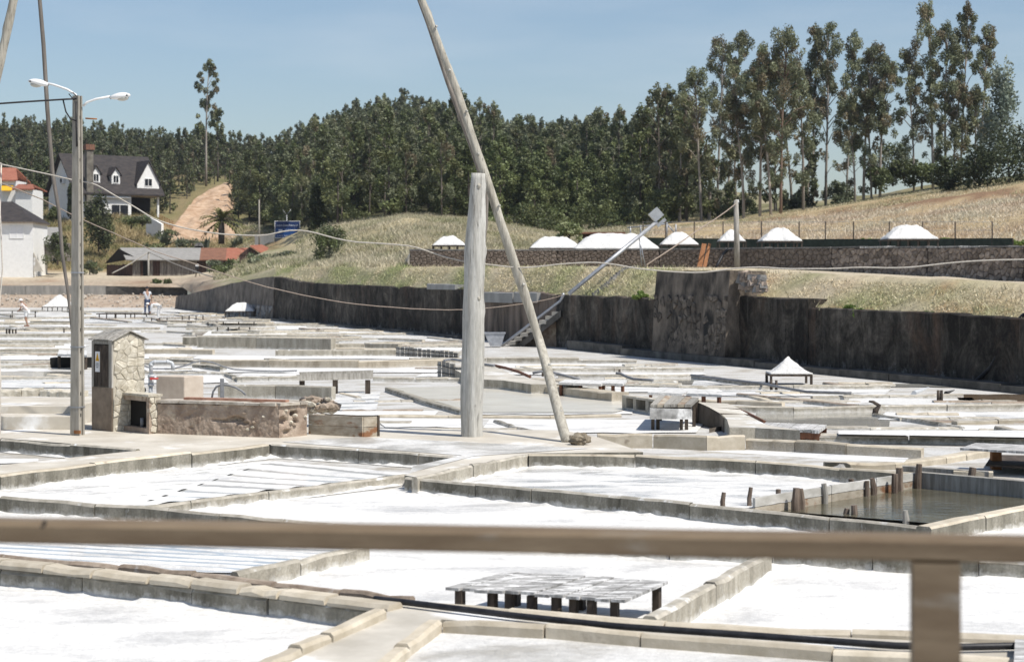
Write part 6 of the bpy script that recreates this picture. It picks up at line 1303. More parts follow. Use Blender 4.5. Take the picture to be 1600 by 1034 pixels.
# driveway wall below porch with railings
dv = thing('garden_wall', far(240, 345, 219), 'low white garden wall with a wooden rail below the house porch', 'garden wall'); m = MB()
a, b = far(228, 336, 219), far(252, 350, 216); m.prism([Z(a, a.z-2.5), Z(b, b.z-2.5), b, a], (0.2, .4, 0)); m.build('wall', M['white'], dv, fix=True)
for i in range(9):
    t = i/8; p = far(249+21*t, 338+10*t, 219); m = MB(); m.box((p.x, p.y, p.z-.3), (.08, .08, 1.1)); m.build('baluster', M['rusty'], dv)
# white house at the left edge
O2 = far(-75, 424, 181); f2 = frame(O2, (1, .05)); lh = thing('white_annex', O2, 'plain white house with a grey roof and one closed shutter at the left edge', 'house'); k2 = 181/F
wx = 125*k2; wallbox(f2, 0, wx, 0, 7, -1.2, 5.0, 'wall', M['white'], lh)
m = MB(); m.prism([f2(-.2, -.3, 4.85), f2(wx+.2, -.3, 4.85), f2(wx+.2, 7.2, 4.85), f2(-.2, 7.2, 4.85)], (0, 0, .18)); m.build('eave_board', M['plaster'], lh, fix=True)
m = MB(); a = [f2(-.4, -.5, 5.0), f2(wx+.3, -.5, 5.0), f2(wx-2.8, 3.5, 7.2), f2(-.4, 3.5, 7.2), f2(wx+.3, 7.4, 5.0), f2(-.4, 7.4, 5.0)]; m.add(a, [(0, 1, 2, 3), (1, 4, 2), (4, 5, 3, 2)]); m.build('roof', M['grey_roof'] if False else M['slate'], lh, fix=True)
w_ = window(f2, (15+75)*k2, (35+75)*k2, 3.4, 4.5, 0, lh, 'plate')
m = MB(); m.prism([f2(wx+.05, 0, 0), f2(wx+1.0, 0, 0), f2(wx+.05, 0, 1.9)], (0, .2, 0)); m.build('side_ramp_wall', M['walk'], lh, fix=True)
sd = thing('grey_lean_to', far(70, 405, 186), 'small grey roofed lean-to between the white house and the big pine', 'shed'); O3 = far(48, 400, 187); f3 = frame(O3, (1, 0)); wallbox(f3, 0, 3.2, 0, 4, -.5, 1.4, 'wall', M['shed_board'], sd)
m = MB(); m.prism([f3(-.3, -.4, 1.25), f3(3.6, -.4, 1.1), f3(2.2, 4, 3.0), f3(-.3, 4, 3.0)], (0, 0, .12)); m.build('roof', M['grey_roof'], sd, fix=True)
# red roofed little houses far left
for i, (x0, x1, yb, ye, yr_, Y, lb) in enumerate(((-60, 24, 310, 282, 262, 215, 'small house with an orange tiled roof above the left edge house'), (24, 50, 325, 296, 288, 212, 'pale block with a bit of orange roof right of the tiled house'))):
    O4 = far(x0, yb, Y); f4 = frame(O4, (1, 0)); k4 = Y/F; hh = (yb-ye)*k4; ho = thing('tiled_house', O4, lb, 'house'); wd_ = (x1-x0)*k4; wallbox(f4, 0, wd_, 0, 5, -2.5, hh, 'wall', M['white'], ho)
    zz = hh+(ye-yr_)*k4; m = MB(); m.prism([f4(-.3, -.4, hh-.1), f4(wd_+.4, -.4, hh-.1), f4(wd_-.6, 2.5, zz), f4(-.3, 2.5, zz)], (0, 0, .15)); m.prism([f4(-.3, 5.4, hh-.1), f4(wd_+.4, 5.4, hh-.1), f4(wd_-.6, 2.5, zz), f4(-.3, 2.5, zz)], (0, 0, .15)); m.build('roof', M['red_roof'], ho, fix=True)
    if i == 0: m = MB(); m.prism([f4(wd_-1.6, -.9, hh-1.3), f4(wd_-.2, -.9, hh-1.3), f4(wd_-.2, -.05, hh-.6), f4(wd_-1.6, -.05, hh-.6)], (0, 0, .06)); m.build('awning', M['yellow'], ho, fix=True)
# plank shed
SY = 186.0; sk = SY/F; O5 = far(207, 433, SY); fs = frame(O5, (1, .12)); sh = thing('plank_shed', O5, 'long shed of grey weathered planks with a grey, brown and red roof below the house', 'shed')
Ls = (388-207)*sk; hE = 1.85; hR = 3.0
wallbox(fs, .05, Ls-.05, .12, 4.2, -.3, hE, 'inner_wall', M['inside'], sh)
x = 0.0; r = random.Random(21)
while x < Ls-.1:
    w = r.uniform(.30, .52)
    if not .85 < x < 1.55:
        m = MB(); zt__ = hE-r.uniform(.0, .14); m.prism([fs(x, r.uniform(-.03, .03), -.3), fs(x+w-.035, r.uniform(-.03, .03), -.3), fs(x+w-.035, 0, zt__), fs(x, 0, zt__)], fs(0, .06, 0)-fs(0, 0, 0)); m.build('plank', M['shed_board'] if r.random() < .75 else M['shed_dark'], sh, fix=True)
    x += w
x = 0
for i, (xa, xb, mt) in enumerate(((-.6, 6.9, 'grey_roof'), (6.9, 9.6, 'rust_roof'), (9.6, Ls+.7, 'red_roof'))):
    m = MB(); m.prism([fs(xa, -.6, hE-.12), fs(xb, -.6, hE-.12), fs(xb-(.9 if i == 2 else 0), 2.3, hR), fs(xa+(0 if i else -.9), 2.3, hR)], (0, 0, .10)); m.build('roof', M[mt], sh, fix=True)
    m = MB(); m.prism([fs(xa, 4.8, hE-.12), fs(xb, 4.8, hE-.12), fs(xb-(.9 if i == 2 else 0), 2.3, hR), fs(xa+(0 if i else -.9), 2.3, hR)], (0, 0, .10)); m.build('roof', M[mt], sh, fix=True)
fe = frame(fs(0, 0, 0), (-.80, .45)); x = 0
while x < 3.3:
    w = r.uniform(.3, .5); m = MB(); m.prism([fe(x, 0, -.3), fe(x+w-.03, 0, -.3), fe(x+w-.03, 0, 1.3+r.uniform(-.1, .1)), fe(x, 0, 1.3)], fe(0, .05, 0)-fe(0, 0, 0)); m.build('plank', M['shed_dark'], sh, fix=True); x += w
m = MB(); m.prism([fe(-.3, -.2, hE+.1), fe(3.6, -.2, 1.45), fe(3.6, .1, 1.45), fe(1.6, .3, hR-.1)], (0, 0, .08)); m.build('broken_roof', M['inside'], sh, fix=True)
sh2 = thing('dark_shed', far(395, 410, 176), 'dark shed with a red roof half hidden behind the grass right of the plank shed', 'shed'); O6 = far(374, 408, 176); f6 = frame(O6, (1, .1)); wallbox(f6, 0, 2.2, 0, 3, -1.5, .6, 'wall', M['shed_dark'], sh2)
m = MB(); m.prism([f6(0, -.05, .6), f6(2.2, -.05, .6), f6(1.0, -.05, 1.4)], (0, .1, 0)); m.build('gable_wall', M['shed_dark'], sh2, fix=True)
m = MB(); m.prism([f6(1.0, -.3, 1.45), f6(2.5, -.3, .5), f6(3.6, 2.6, .9), f6(2.1, 2.6, 1.6)], (0, 0, .09)); m.build('roof', M['red_roof'], sh2, fix=True)
# billboard with grey wall
BY = 190; bb = thing('billboard', far(447, 388, BY), 'blue company billboard standing before the dark wood', 'billboard'); bk2 = BY/F
a, b = far(430, 372, BY), far(468, 372, BY); zt_b, zb_b = H+(YH-346)*bk2, H+(YH-371)*bk2
m = MB(); m.prism([Z(a, zb_b), Z(b, zb_b), Z(b, zt_b), Z(a, zt_b)], (0, .08, 0)); bp2 = m.build('sign_board', M['blue_sign'], bb, fix=True); WLOC[bp2.name] = wloc(bb)
m = MB(); m.prism([Z(a+Vector((.03, -.012, 0)), zt_b-.72), Z(b+Vector((-.03, -.012, 0)), zt_b-.72), Z(b+Vector((-.03, -.012, 0)), zt_b-.04), Z(a+Vector((.03, -.012, 0)), zt_b-.04)], (0, .01, 0)); m.build('title_band', M['blue_dark'], bp2, fix=True)
fm = MB()
for (x0, x1, z0_, z1_) in ((a.x-.06, a.x, zb_b-.06, zt_b+.06), (b.x, b.x+.06, zb_b-.06, zt_b+.06), (a.x, b.x, zt_b, zt_b+.06), (a.x, b.x, zb_b-.06, zb_b)): fm.prism([(x0, BY-.03, z0_), (x1, BY-.03, z0_), (x1, BY-.03, z1_), (x0, BY-.03, z1_)], (0, .1, 0))
fm.build('frame', M['plate'], bp2, fix=True)
for x in (a.x+.3, b.x-.3): m = MB(); m.tube([(x, BY+.15, zb_b-2.2), (x, BY+.15, zt_b)], .06, 6); m.build('post', M['steel'], bb)
def text_mesh(txt, size, width, loc, parent, mt):
    cu = bpy.data.curves.new('lettering', 'FONT'); cu.body = txt; cu.size = size; cu.extrude = .004
    o = bpy.data.objects.new('lettering', cu); C.objects.link(o); dg = bpy.context.evaluated_depsgraph_get(); me = bpy.data.meshes.new_from_object(o.evaluated_get(dg)); C.objects.unlink(o); bpy.data.objects.remove(o)
    xs = [v.co.x for v in me.vertices]; k = width/max(1e-6, max(xs)-min(xs)); k = min(k, 1.0)
    L0 = wloc(parent)
    for v in me.vertices: v.co = Vector((loc[0]-L0.x+(v.co.x-min(xs))*k, loc[1]-L0.y-v.co.z, loc[2]-L0.z+v.co.y))
    me.materials.clear(); me.materials.append(M[mt]); q = bpy.data.objects.new('lettering', me); C.objects.link(q); q.parent = parent; WLOC[q.name] = L0; return q
text_mesh('Joaquim Gomes Madeira, Lda', .30, 2.3, (a.x+.14, BY-.025, zt_b-.50), bp2, 'print')
text_mesh('Serralharia Civil', .18, 1.2, (a.x+1.0, BY-.015, zt_b-.95), bp2, 'print'); text_mesh('Tel. 243 99', .2, .7, (a.x+.12, BY-.015, zb_b+.12), bp2, 'print'); text_mesh('Rio Maior - Portugal', .17, 1.1, (a.x+.95, BY-.015, zb_b+.12), bp2, 'print')
m = MB(); m.prism([(a.x+.38, BY-.02, zt_b-1.15), (a.x+.72, BY-.02, zt_b-1.15), (a.x+.80, BY-.02, zt_b-.85), (a.x+.34, BY-.02, zt_b-.85)], (0, .01, 0)); m.build('emblem', M['print'], bp2, fix=True)
gw = thing('grey_yard_wall', far(430, 385, 189), 'plain grey yard wall under the blue billboard', 'wall'); m = MB(); q = [far(398, 366, 191), far(428, 366, 191), far(428, 389, 191), far(398, 389, 191)]; m.prism(q, (0, .2, 0)); m.build('wall_panel', M['patch'], gw, fix=True)
m = MB(); q = [far(429, 372, 190.6), far(460, 372, 190.6), far(440, 390, 190.6), far(429, 389, 190.6)]; m.prism(q, (0, .2, 0)); m.build('wall_panel', M['patch'], gw, fix=True)
# poles in the background
for x, yb, yt, Y, r_, lb in ((405, 390, 312, 188, .10, 'slim grey utility pole left of the billboard'), (42, 330, 276, 214, .09, 'dark pole beside the tiled houses')):
    m = MB(); m.tube([far(x, yb+8, Y), far(x, yt, Y)], [r_, r_*.7], 8); tag(m.build('utility_pole', M['poleconc'] if x > 100 else M['darkwood']), lb, 'pole')
m = MB(); p = far(448, 345, 193); m.tube([p-Vector((0, 0, 3)), p+Vector((0, 0, .6))], .05, 6)
for sx in (-1, 1): m.tube([p+Vector((0, 0, .6)), p+Vector((sx*.45, 0, 1.2))], .03, 5)
tag(m.build('forked_aerial', M['steel']), 'thin forked aerial sticking up behind the billboard', 'aerial')
gr_ = thing('roadside_shrine', far(311, 355, 200), 'small dark weathered stone marker left of the palm', 'stone marker'); p = gp(311, 198); m = MB(); m.box((p.x, p.y, p.z+.9), (.9, .6, 2.4)); m.build('shaft', M['greystone'], gr_); m = MB(); m.tube([(p.x, p.y-.3, p.z+2.0), (p.x, p.y+.3, p.z+2.0)], .5, 12); m.build('round_top', M['greystone'], gr_)
# ================================================================== PEOPLE
def skin_mesh(name, J, E, Rr, mt, parent, sub=1):
    me = bpy.data.meshes.new(name); me.from_pydata([tuple(Vector(j)-wloc(parent)) for j in J], E, []); o = bpy.data.objects.new(name, me); C.objects.link(o)
    o.modifiers.new('s', 'SKIN'); 
    for i, d_ in enumerate(me.skin_vertices[0].data): d_.radius = (Rr[i], Rr[i]) if not hasattr(Rr[i], '__len__') else Rr[i]; d_.use_root = (i == 0)
    ss_ = o.modifiers.new('u', 'SUBSURF'); ss_.levels = sub; ss_.render_levels = sub
    dg = bpy.context.evaluated_depsgraph_get(); nm_ = bpy.data.meshes.new_from_object(o.evaluated_get(dg)); o.modifiers.clear(); o.data = nm_; nm_.materials.clear(); nm_.materials.append(mt)
    for p in nm_.polygons: p.use_smooth = True
    if parent: o.parent = parent; WLOC[o.name] = wloc(parent)
    return o
def person(label, loc, face, pose, clothes, scale=1.0):
    """pose: dict of joints in a local frame, x to the person's left, y forward, z up (metres)"""
    root = thing('person', loc, label, 'person'); ca, sa = math.cos(face), math.sin(face)
    T_ = lambda p: Vector(loc)+Vector((p[0]*ca-p[1]*sa, p[0]*sa+p[1]*ca, p[2]))*scale
    J = []; E = []; Rr = []; I = {}
    def jt(n, p, r_, par=None):
        I[n] = len(J); J.append(T_(p)); Rr.append(r_*scale)
        if par is not None: E.append((I[par], I[n]))
    P = pose; jt('pel', P['pel'], .115); jt('waist', P['waist'], .105, 'pel'); jt('chest', P['chest'], .135, 'waist'); jt('neck', P['neck'], .055, 'chest')
    hd = Vector(P['head']); nk = Vector(P['neck']); jt('jaw', nk.lerp(hd, .45), .062, 'neck'); jt('head', hd, .098, 'jaw'); jt('crown', hd+(hd-nk).normalized()*.09, .072, 'head')
    f_ = Vector((0, 1, 0)); fw = Vector(P.get('look', (0, 1, 0))); jt('nose', hd.lerp(nk, .2)+fw*.115, .014, 'head')
    for s, sd_ in ((1, 'L'), (-1, 'R')):
        jt('sh'+sd_, P['sh'+sd_], .062, 'chest'); jt('el'+sd_, P['el'+sd_], .043, 'sh'+sd_); jt('wr'+sd_, P['wr'+sd_], .030, 'el'+sd_)
        w_ = Vector(P['wr'+sd_]); d_ = (w_-Vector(P['el'+sd_])).normalized(); pm = w_+d_*.06; jt('pa'+sd_, pm, .034, 'wr'+sd_); sdv = Vector((0, 1, 0)) if abs(d_.y) < .7 else Vector((1, 0, 0)); cv = d_.cross(sdv).normalized()
        for k, (o_, l_) in enumerate(((-.028, .065), (-.010, .078), (.010, .072), (.027, .055))): jt('f%d%s' % (k, sd_), pm+sdv*o_+d_*l_*.55, .0095, 'pa'+sd_); jt('t%d%s' % (k, sd_), pm+sdv*o_+d_*l_*.95+cv*.018, .008, 'f%d%s' % (k, sd_))
        jt('th'+sd_, w_+d_*.05-sdv*.045+cv*.01, .0105, 'pa'+sd_)
        jt('hi'+sd_, P['hi'+sd_], .095, 'pel'); jt('kn'+sd_, P['kn'+sd_], .062, 'hi'+sd_); jt('an'+sd_, P['an'+sd_], .042, 'kn'+sd_); a_ = Vector(P['an'+sd_]); jt('to'+sd_, a_+Vector((0, .15, -.055)), .036, 'an'+sd_)
        jt('ear'+sd_, hd+Vector((s*.10, 0, -.01)), .018, 'head')
    skin_mesh('body', J, E, Rr, M['skin'], root)
    def cloth(nm, names, edges, radii, mt):
        skin_mesh(nm, [T_(P[n]) if n in P else J[I[n]] for n in names], edges, [q*scale for q in radii], M[mt], root)
    sl = clothes.get('sleeve', 'short'); k_ = .55 if sl == 'short' else 1.0
    elL = Vector(P['shL']).lerp(Vector(P['elL']), k_ if sl == 'short' else 1); elR = Vector(P['shR']).lerp(Vector(P['elR']), k_ if sl == 'short' else 1)
    P['slL'], P['slR'] = elL, elR; P['hemL'] = Vector(P['pel'])+(Vector(P['pel'])-Vector(P['waist']))*.25
    nm_ = ['waist', 'hemL', 'chest', 'shL', 'slL', 'shR', 'slR']; ed = [(0, 1), (0, 2), (2, 3), (3, 4), (2, 5), (5, 6)]; rr_ = [.128, .138, .155, .082, .068, .082, .068]
    if sl != 'short': nm_ += ['wrL', 'wrR']; ed += [(4, 7), (6, 8)]; rr_ += [.044, .044]
    cloth('shirt', nm_, ed, rr_, clothes['shirt'])
    if clothes.get('legs') == 'short':
        P['cuL'] = Vector(P['hiL']).lerp(Vector(P['knL']), .85); P['cuR'] = Vector(P['hiR']).lerp(Vector(P['knR']), .85); cloth('shorts', ['pel', 'hiL', 'cuL', 'hiR', 'cuR'], [(0, 1), (1, 2), (0, 3), (3, 4)], [.13, .112, .09, .112, .09], clothes['trousers'])
    else: cloth('trousers', ['pel', 'hiL', 'knL', 'anL', 'hiR', 'knR', 'anR'], [(0, 1), (1, 2), (2, 3), (0, 4), (4, 5), (5, 6)], [.13, .112, .078, .062, .112, .078, .062], clothes['trousers'])
    cap = Vector(hd)+(hd-nk).normalized()*.05; m = MB(); bm = bmesh.new(); bmesh.ops.create_uvsphere(bm, u_segments=12, v_segments=8, radius=1)
    c_ = T_(cap); m.add([c_+Vector((v.co.x*.115, v.co.y*.125, max(v.co.z, -.15)*.11))*scale for v in bm.verts], [[v.index for v in f.verts] for f in bm.faces], 0, True); bm.free()
    br = T_(cap+fw*.15)-c_; m.box(c_+br*.9-Vector((0, 0, .01)), (.15*scale, .15*scale, .015)); m.build('cap', M[clothes['cap']], root)
    for sd_ in 'LR':
        m = MB(); a_ = T_(Vector(P['an'+sd_])+Vector((0, .05, -.05))); m.box(a_, (.10*scale, .27*scale, .09*scale), face); m.build('shoe', M[clothes.get('shoe', 'ink')], root)
    return root
stand = dict(pel=(0, 0, .93), waist=(0, 0, 1.08), chest=(0, 0, 1.30), neck=(0, .01, 1.48), head=(0, .03, 1.62), shL=(.19, 0, 1.40), elL=(.27, .02, 1.13), wrL=(.30, .10, .90), shR=(-.19, 0, 1.40), elR=(-.30, .10, 1.20), wrR=(-.34, .30, 1.28), hiL=(.10, 0, .88), knL=(.12, .02, .48), anL=(.14, 0, .09), hiR=(-.10, 0, .88), knR=(-.12, .02, .48), anR=(-.14, 0, .09))
bend = dict(pel=(0, -.10, .86), waist=(0, .06, .98), chest=(0, .28, 1.04), neck=(0, .46, 1.04), head=(0, .59, 1.02), look=(0, .7, -.7), shL=(.18, .36, 1.06), elL=(.20, .42, .80), wrL=(.16, .48, .55), shR=(-.18, .36, 1.06), elR=(-.20, .40, .80), wrR=(-.14, .46, .56), hiL=(.10, -.10, .84), knL=(.12, 0, .46), anL=(.13, -.06, .09), hiR=(-.10, -.10, .84), knR=(-.12, .02, .46), anR=(-.13, -.04, .09))
stoop = dict(pel=(0, -.05, .90), waist=(0, .02, 1.04), chest=(0, .14, 1.24), neck=(0, .24, 1.38), head=(0, .32, 1.50), look=(0, .85, -.5), shL=(.18, .18, 1.32), elL=(.24, .26, 1.06), wrL=(.18, .46, .96), shR=(-.18, .18, 1.32), elR=(-.26, .24, 1.06), wrR=(-.14, .44, .92), hiL=(.10, -.04, .86), knL=(.11, .06, .47), anL=(.11, -.02, .09), hiR=(-.10, -.04, .86), knR=(-.12, .0, .47), anR=(-.13, -.16, .09))
p = at(230, 492, .34); person('person in a pale shirt, blue jeans and dark cap standing with their back turned', (p.x, p.y, .36), math.radians(25), dict(stand), dict(shirt='shirt', trousers='jeans', cap='darkcap'))
p = at(247, 500, .05); person('person in white clothes bending down beside the standing worker', (p.x, p.y, .03), math.radians(100), dict(bend), dict(shirt='white_cloth', trousers='white_cloth', cap='plate', sleeve='long'))
p = at(41, 510, .02); person('person in a pale pink shirt, shorts and white cap stooping alone at the far left', (p.x, p.y, .02), math.radians(80), dict(stoop), dict(shirt='pink_shirt', trousers='white_cloth', cap='plate', legs='short', shoe='skin'), .92)
tp = thing('tripod_marker', gp(308, 176), 'small dark tripod with a white top on the gravel before the shed', 'tripod'); p = gp(308, 176)
for k in range(3):
    m = MB(); a_ = 2*PI*k/3; m.tube([p+Vector((.35*math.cos(a_), .35*math.sin(a_), -.1)), p+Vector((0, 0, .75))], .03, 5); m.build('leg', M['darkwood'], tp)
m = MB(); m.box(p+Vector((0, 0, .85)), (.34, .3, .3)); m.build('dark_box', M['ink'], tp); m = MB(); m.box(p+Vector((0, 0, 1.12)), (.28, .25, .24)); m.build('white_top', M['plate'], tp)
# ================================================================== TREES AND PLANTS
def leaves(nr, clumps, per, size, cols, flat=.6, elong=1.0, droop=0.0):
    """leaf sprays: quads scattered in clump ellipsoids; returns verts, faces, colours"""
    cl = np.array([c[:6] for c in clumps], float); n = len(cl)
    w = (cl[:, 3]*cl[:, 4]*cl[:, 5])**(2/3); cnt = np.maximum(3, (per*w/w.mean()).astype(int)); idx = np.repeat(np.arange(n), cnt); N = len(idx)
    d = nr.normal(size=(N, 3)); d /= np.linalg.norm(d, axis=1)[:, None]; rad = nr.random(N)**.42
    pos = cl[idx, :3]+d*rad[:, None]*cl[idx, 3:6]
    a = nr.normal(size=(N, 3)); a[:, 2] -= droop; a /= np.linalg.norm(a, axis=1)[:, None]
    b = nr.normal(size=(N, 3))+d*.6; b -= a*(a*b).sum(1)[:, None]; b /= np.linalg.norm(b, axis=1)[:, None]
    s = size*(.55+.9*nr.random(N)); A = a*(s*elong)[:, None]; B = b*(s*flat)[:, None]
    v = np.stack([pos-A*.5, pos+B*.5, pos+A*.5+B*.12, pos-B*.5], 1).reshape(-1, 3); f = np.arange(N*4).reshape(N, 4)
    cc = np.array(cols)[nr.integers(0, len(cols), n)]*(.75+.5*nr.random((n, 1))); c = cc[idx]*(.8+.4*nr.random((N, 1)))
    return v, f, np.repeat(c, 4, 0)
PINE = [(.135, .155, .066), (.110, .132, .060), (.165, .178, .078), (.125, .138, .080)]
PINEG = [(.128, .155, .062), (.112, .138, .058), (.150, .172, .074)]
EUC = [(.19, .208, .122), (.162, .182, .106), (.222, .236, .144), (.19, .192, .108), (.21, .178, .11)]
DARK = [(.050, .062, .028), (.060, .074, .034), (.042, .054, .026)]
OLIVE = [(.14, .16, .10), (.12, .14, .08), (.165, .18, .12)]
def trunk_mb(pts, r0, r1, n=7, limbs=()):
    m = MB(); k = len(pts); m.tube(pts, [r0+(r1-r0)*i/(k-1) for i in range(k)], n)
    for a, b, ra in limbs: mid = Vector(a).lerp(Vector(b), .5)+Vector((0, 0, .12*(Vector(b)-Vector(a)).length)); m.tube([a, mid, b], [ra, ra*.7, ra*.3], 5)
    return m
def pine_tpl(seed, h, cw, base, per=26, size=.55, cols=PINE, nc=34):
    r = random.Random(seed); cl = []
    for k in range(nc):
        t = base+(1-base)*(k+r.random())/nc; u = (t-base)/(1-base); w = cw*(.30+.95*math.sin(PI*min(1, .22+.78*u))**.8)*(1-u*.45); a = r.uniform(0, 2*PI); q = w*r.uniform(.15, .72)
        s = r.uniform(.55, 1.0)*cw*.42*(1-.35*u); cl.append((math.cos(a)*q, math.sin(a)*q, t*h, s, s, s*.85))
    cl.append((r.uniform(-.1, .1), 0, h*.97, cw*.22, cw*.22, cw*.45))
    v, f, c = leaves(np.random.default_rng(seed), cl, per, size, cols); tm = trunk_mb([(0, 0, -.6), (r.uniform(-.1, .1), 0, h*.4), (r.uniform(-.15, .15), 0, h*.9)], .16, .05, 6); return v, f, c, tm
def euc_tpl(seed, h, cw, base, nc=26, per=60, size=.34, lean=0.0, cols=EUC, low=True, r0=.17):
    """tall thin eucalyptus: bare trunk, rising limbs, hanging leaf clumps with gaps between"""
    r = random.Random(seed); cl = []; limbs = []; pts = []
    for i in range(7): t = i/6; pts.append(Vector((lean*h*t**1.5+.18*math.sin(seed+t*3.2)*t, .15*math.cos(seed*1.7+t*2.5)*t, h*.96*t-(.6 if i == 0 else 0))))
    def tp(t): k = min(5, int(t*6)); return pts[k].lerp(pts[k+1], t*6-k)
    for k in range(nc):
        t = base+(1-base)*((k+r.random())/nc)**.9; u = (t-base)/(1-base); a = r.uniform(0, 2*PI); w = cw*(.45+.75*math.sin(PI*(.12+.8*u)))*r.uniform(.25, 1.0)*(1-.35*u)
        p0 = tp(max(.05, t-r.uniform(.04, .11))); c_ = tp(t)+Vector((math.cos(a)*w, math.sin(a)*w, r.uniform(0, .5))); s = r.uniform(.45, 1.0)*(.26+.13*cw)
        cl.append((c_.x, c_.y, c_.z, s, s, s*r.uniform(1.0, 1.7))); 
        if k % 2 == 0: limbs.append((p0, c_, .05))
    if low:
        for k in range(r.randint(3, 7)):
            t = r.uniform(.18, base); a = r.uniform(0, 2*PI); c_ = tp(t)+Vector((math.cos(a)*.8, math.sin(a)*.8, .2)); s = r.uniform(.25, .5); cl.append((c_.x, c_.y, c_.z, s, s, s*1.4)); limbs.append((tp(t-.05), c_, .03))
    top = tp(1.0); cl.append((top.x, top.y, top.z, .35, .35, .9))
    v, f, c = leaves(np.random.default_rng(seed), cl, per, size, cols, .42, 1.15, .7); return v, f, c, trunk_mb(pts, r0, .035, 8, limbs)
def bush_tpl(seed, w, h, nc=22, per=60, size=.25, cols=OLIVE, flat=.5):
    r = random.Random(seed); cl = []
    for k in range(nc):
        a = r.uniform(0, 2*PI); q = r.random()**.6; z = r.random()**.8; e = math.sqrt(max(.05, 1-(z-.35)**2*1.6)); s = r.uniform(.18, .30)
        cl.append((math.cos(a)*q*w*.5*e, math.sin(a)*q*w*.5*e, z*h*.86+.06*h, s*w*.75, s*w*.75, s*h*.85))
    v, f, c = leaves(np.random.default_rng(seed), cl, per, size, cols, flat); tm = trunk_mb([(0, 0, -.3), (.05, 0, h*.3), (0, .05, h*.6)], .07*w/3+.03, .03, 6, [((0, 0, h*.2), (w*.25, 0, h*.5), .04), ((0, 0, h*.2), (-w*.25, .1, h*.55), .04)]); return v, f, c, tm
TPL = {}
def plant(name, tpl, loc, label, cat, group=None, rz=0.0, sc_=(1, 1, 1), bark='bark', key=None):
    """first use of a template builds meshes; later ones share them"""
    root = bpy.data.objects.new(name, None); C.objects.link(root); root.location = loc; root.rotation_euler = (0, 0, rz); root.scale = sc_; tag(root, label, cat, group)
    if key is None or key not in TPL:
        v, f, c, tm = tpl; cr = np_mesh('crown', v, f, M['leaf'], c); cr.parent = root; t = tm.build('trunk', M[bark]); t.parent = root
        if key is not None: TPL[key] = (cr, t)
    else:
        for o in TPL[key]: q = o.copy(); C.objects.link(q); q.parent = root
    return root
# ---- the wood on the hills: nearest 300 as trees, the rest as one wood
tr_ = random.Random(42); cand = []
for k in range(11000):
    x = tr_.uniform(-420, 1085); Y = tr_.uniform(150, 455)
    col_ = column(x); r6, r8 = col_[6][0], col_[8][0]
    if Y < r6+tr_.uniform(0, 10) or Y > r8+45: continue
    s_c = min(1, max(0, (x-262)/104)); 
    t_c = max(0, (Y-216)/(58*(1-.40*(1-s_c)**1.5)))
    if x < 370 and t_c < 1.06 and x > 247+54*min(1, t_c)**.9-4: continue
    if -60 < x < 262 and Y < 241: continue
    X = (x-800)*Y/F; cand.append((X, Y, x))
pick = []; cell = {}
for X, Y, x in cand:
    d_ = 2.3 if Y < 240 else 2.9; key = (int(X//4), int(Y//4)); ok = True
    for a in (-1, 0, 1):
        for b in (-1, 0, 1):
            for q in cell.get((key[0]+a, key[1]+b), ()):
                if (q[0]-X)**2+(q[1]-Y)**2 < d_*d_: ok = False
    if ok: cell.setdefault(key, []).append((X, Y)); pick.append((X, Y, x))
pick.sort(key=lambda p: p[1])
# ridge line of treetops in the photo, used to choose tree heights
def ridge_h(x): return float(np.interp(x, [-400, 0, 100, 200, 300, 400, 480, 560, 640, 720, 780, 840, 900, 960, 1000, 1060], [9, 8.5, 8.6, 7.6, 7.2, 7.5, 8.5, 9.5, 9.6, 9.2, 9.2, 9.4, 9.6, 9.8, 10, 8]))
kinds = []
for s_ in range(4): kinds.append(('pine', pine_tpl(100+s_, (9.5, 8.2, 10.2, 8.8)[s_], (2.5, 3.0, 2.1, 2.8)[s_], (.12, .2, .10, .26)[s_], 80, .29)))
for s_ in range(3): kinds.append(('green', pine_tpl(120+s_, (7.0, 6.0, 8.0)[s_], (2.3, 2.6, 2.0)[s_], .06, 68, .29, PINEG)))
for s_ in range(4): kinds.append(('euc', euc_tpl(140+s_, (11, 9.5, 12, 10)[s_], (1.7, 2.1, 1.4, 1.9)[s_], (.28, .22, .36, .26)[s_], 30, 84, .29, cols=EUC+PINE, low=False, r0=.10)))
LAB = {'pine': ('pine_tree', 'dark green pine in the hillside wood', 'tree', 'pines in the hillside wood'), 'green': ('young_pine', 'fresh green bushy pine at the wood edge', 'tree', 'young pines along the wood edge'), 'euc': ('eucalyptus', 'slender grey green eucalyptus in the hillside wood', 'tree', 'eucalyptus in the hillside wood')}
def kind_of(x, Y):
    e = column(x)[6][0]; u = tr_.random()
    if x < 400 and Y < 300: return tr_.randint(4, 6) if u < .45 else tr_.randint(0, 3)
    if 730 < x < 1000 and Y < e+26: return tr_.randint(4, 6) if u < .9 else tr_.randint(0, 3)
    if x > 880 or (Y > 300 and 420 < x): return tr_.randint(7, 10) if u < .72 else tr_.randint(0, 3)
    return tr_.randint(0, 3) if u < .50 else (tr_.randint(7, 10) if u < .88 else tr_.randint(4, 6))
big = pick[:296]; rest = pick[296:]
REG = [(60, 'left of the white house'), (262, 'behind the white house'), (372, 'around the lone tall eucalyptus'), (470, 'above the blue billboard'), (600, 'behind the olive shrub mound'), (735, 'left of the thick post'), (880, 'right of the leaning pole'), (1000, 'behind the longest heap'), (9999, 'behind the chute box')]
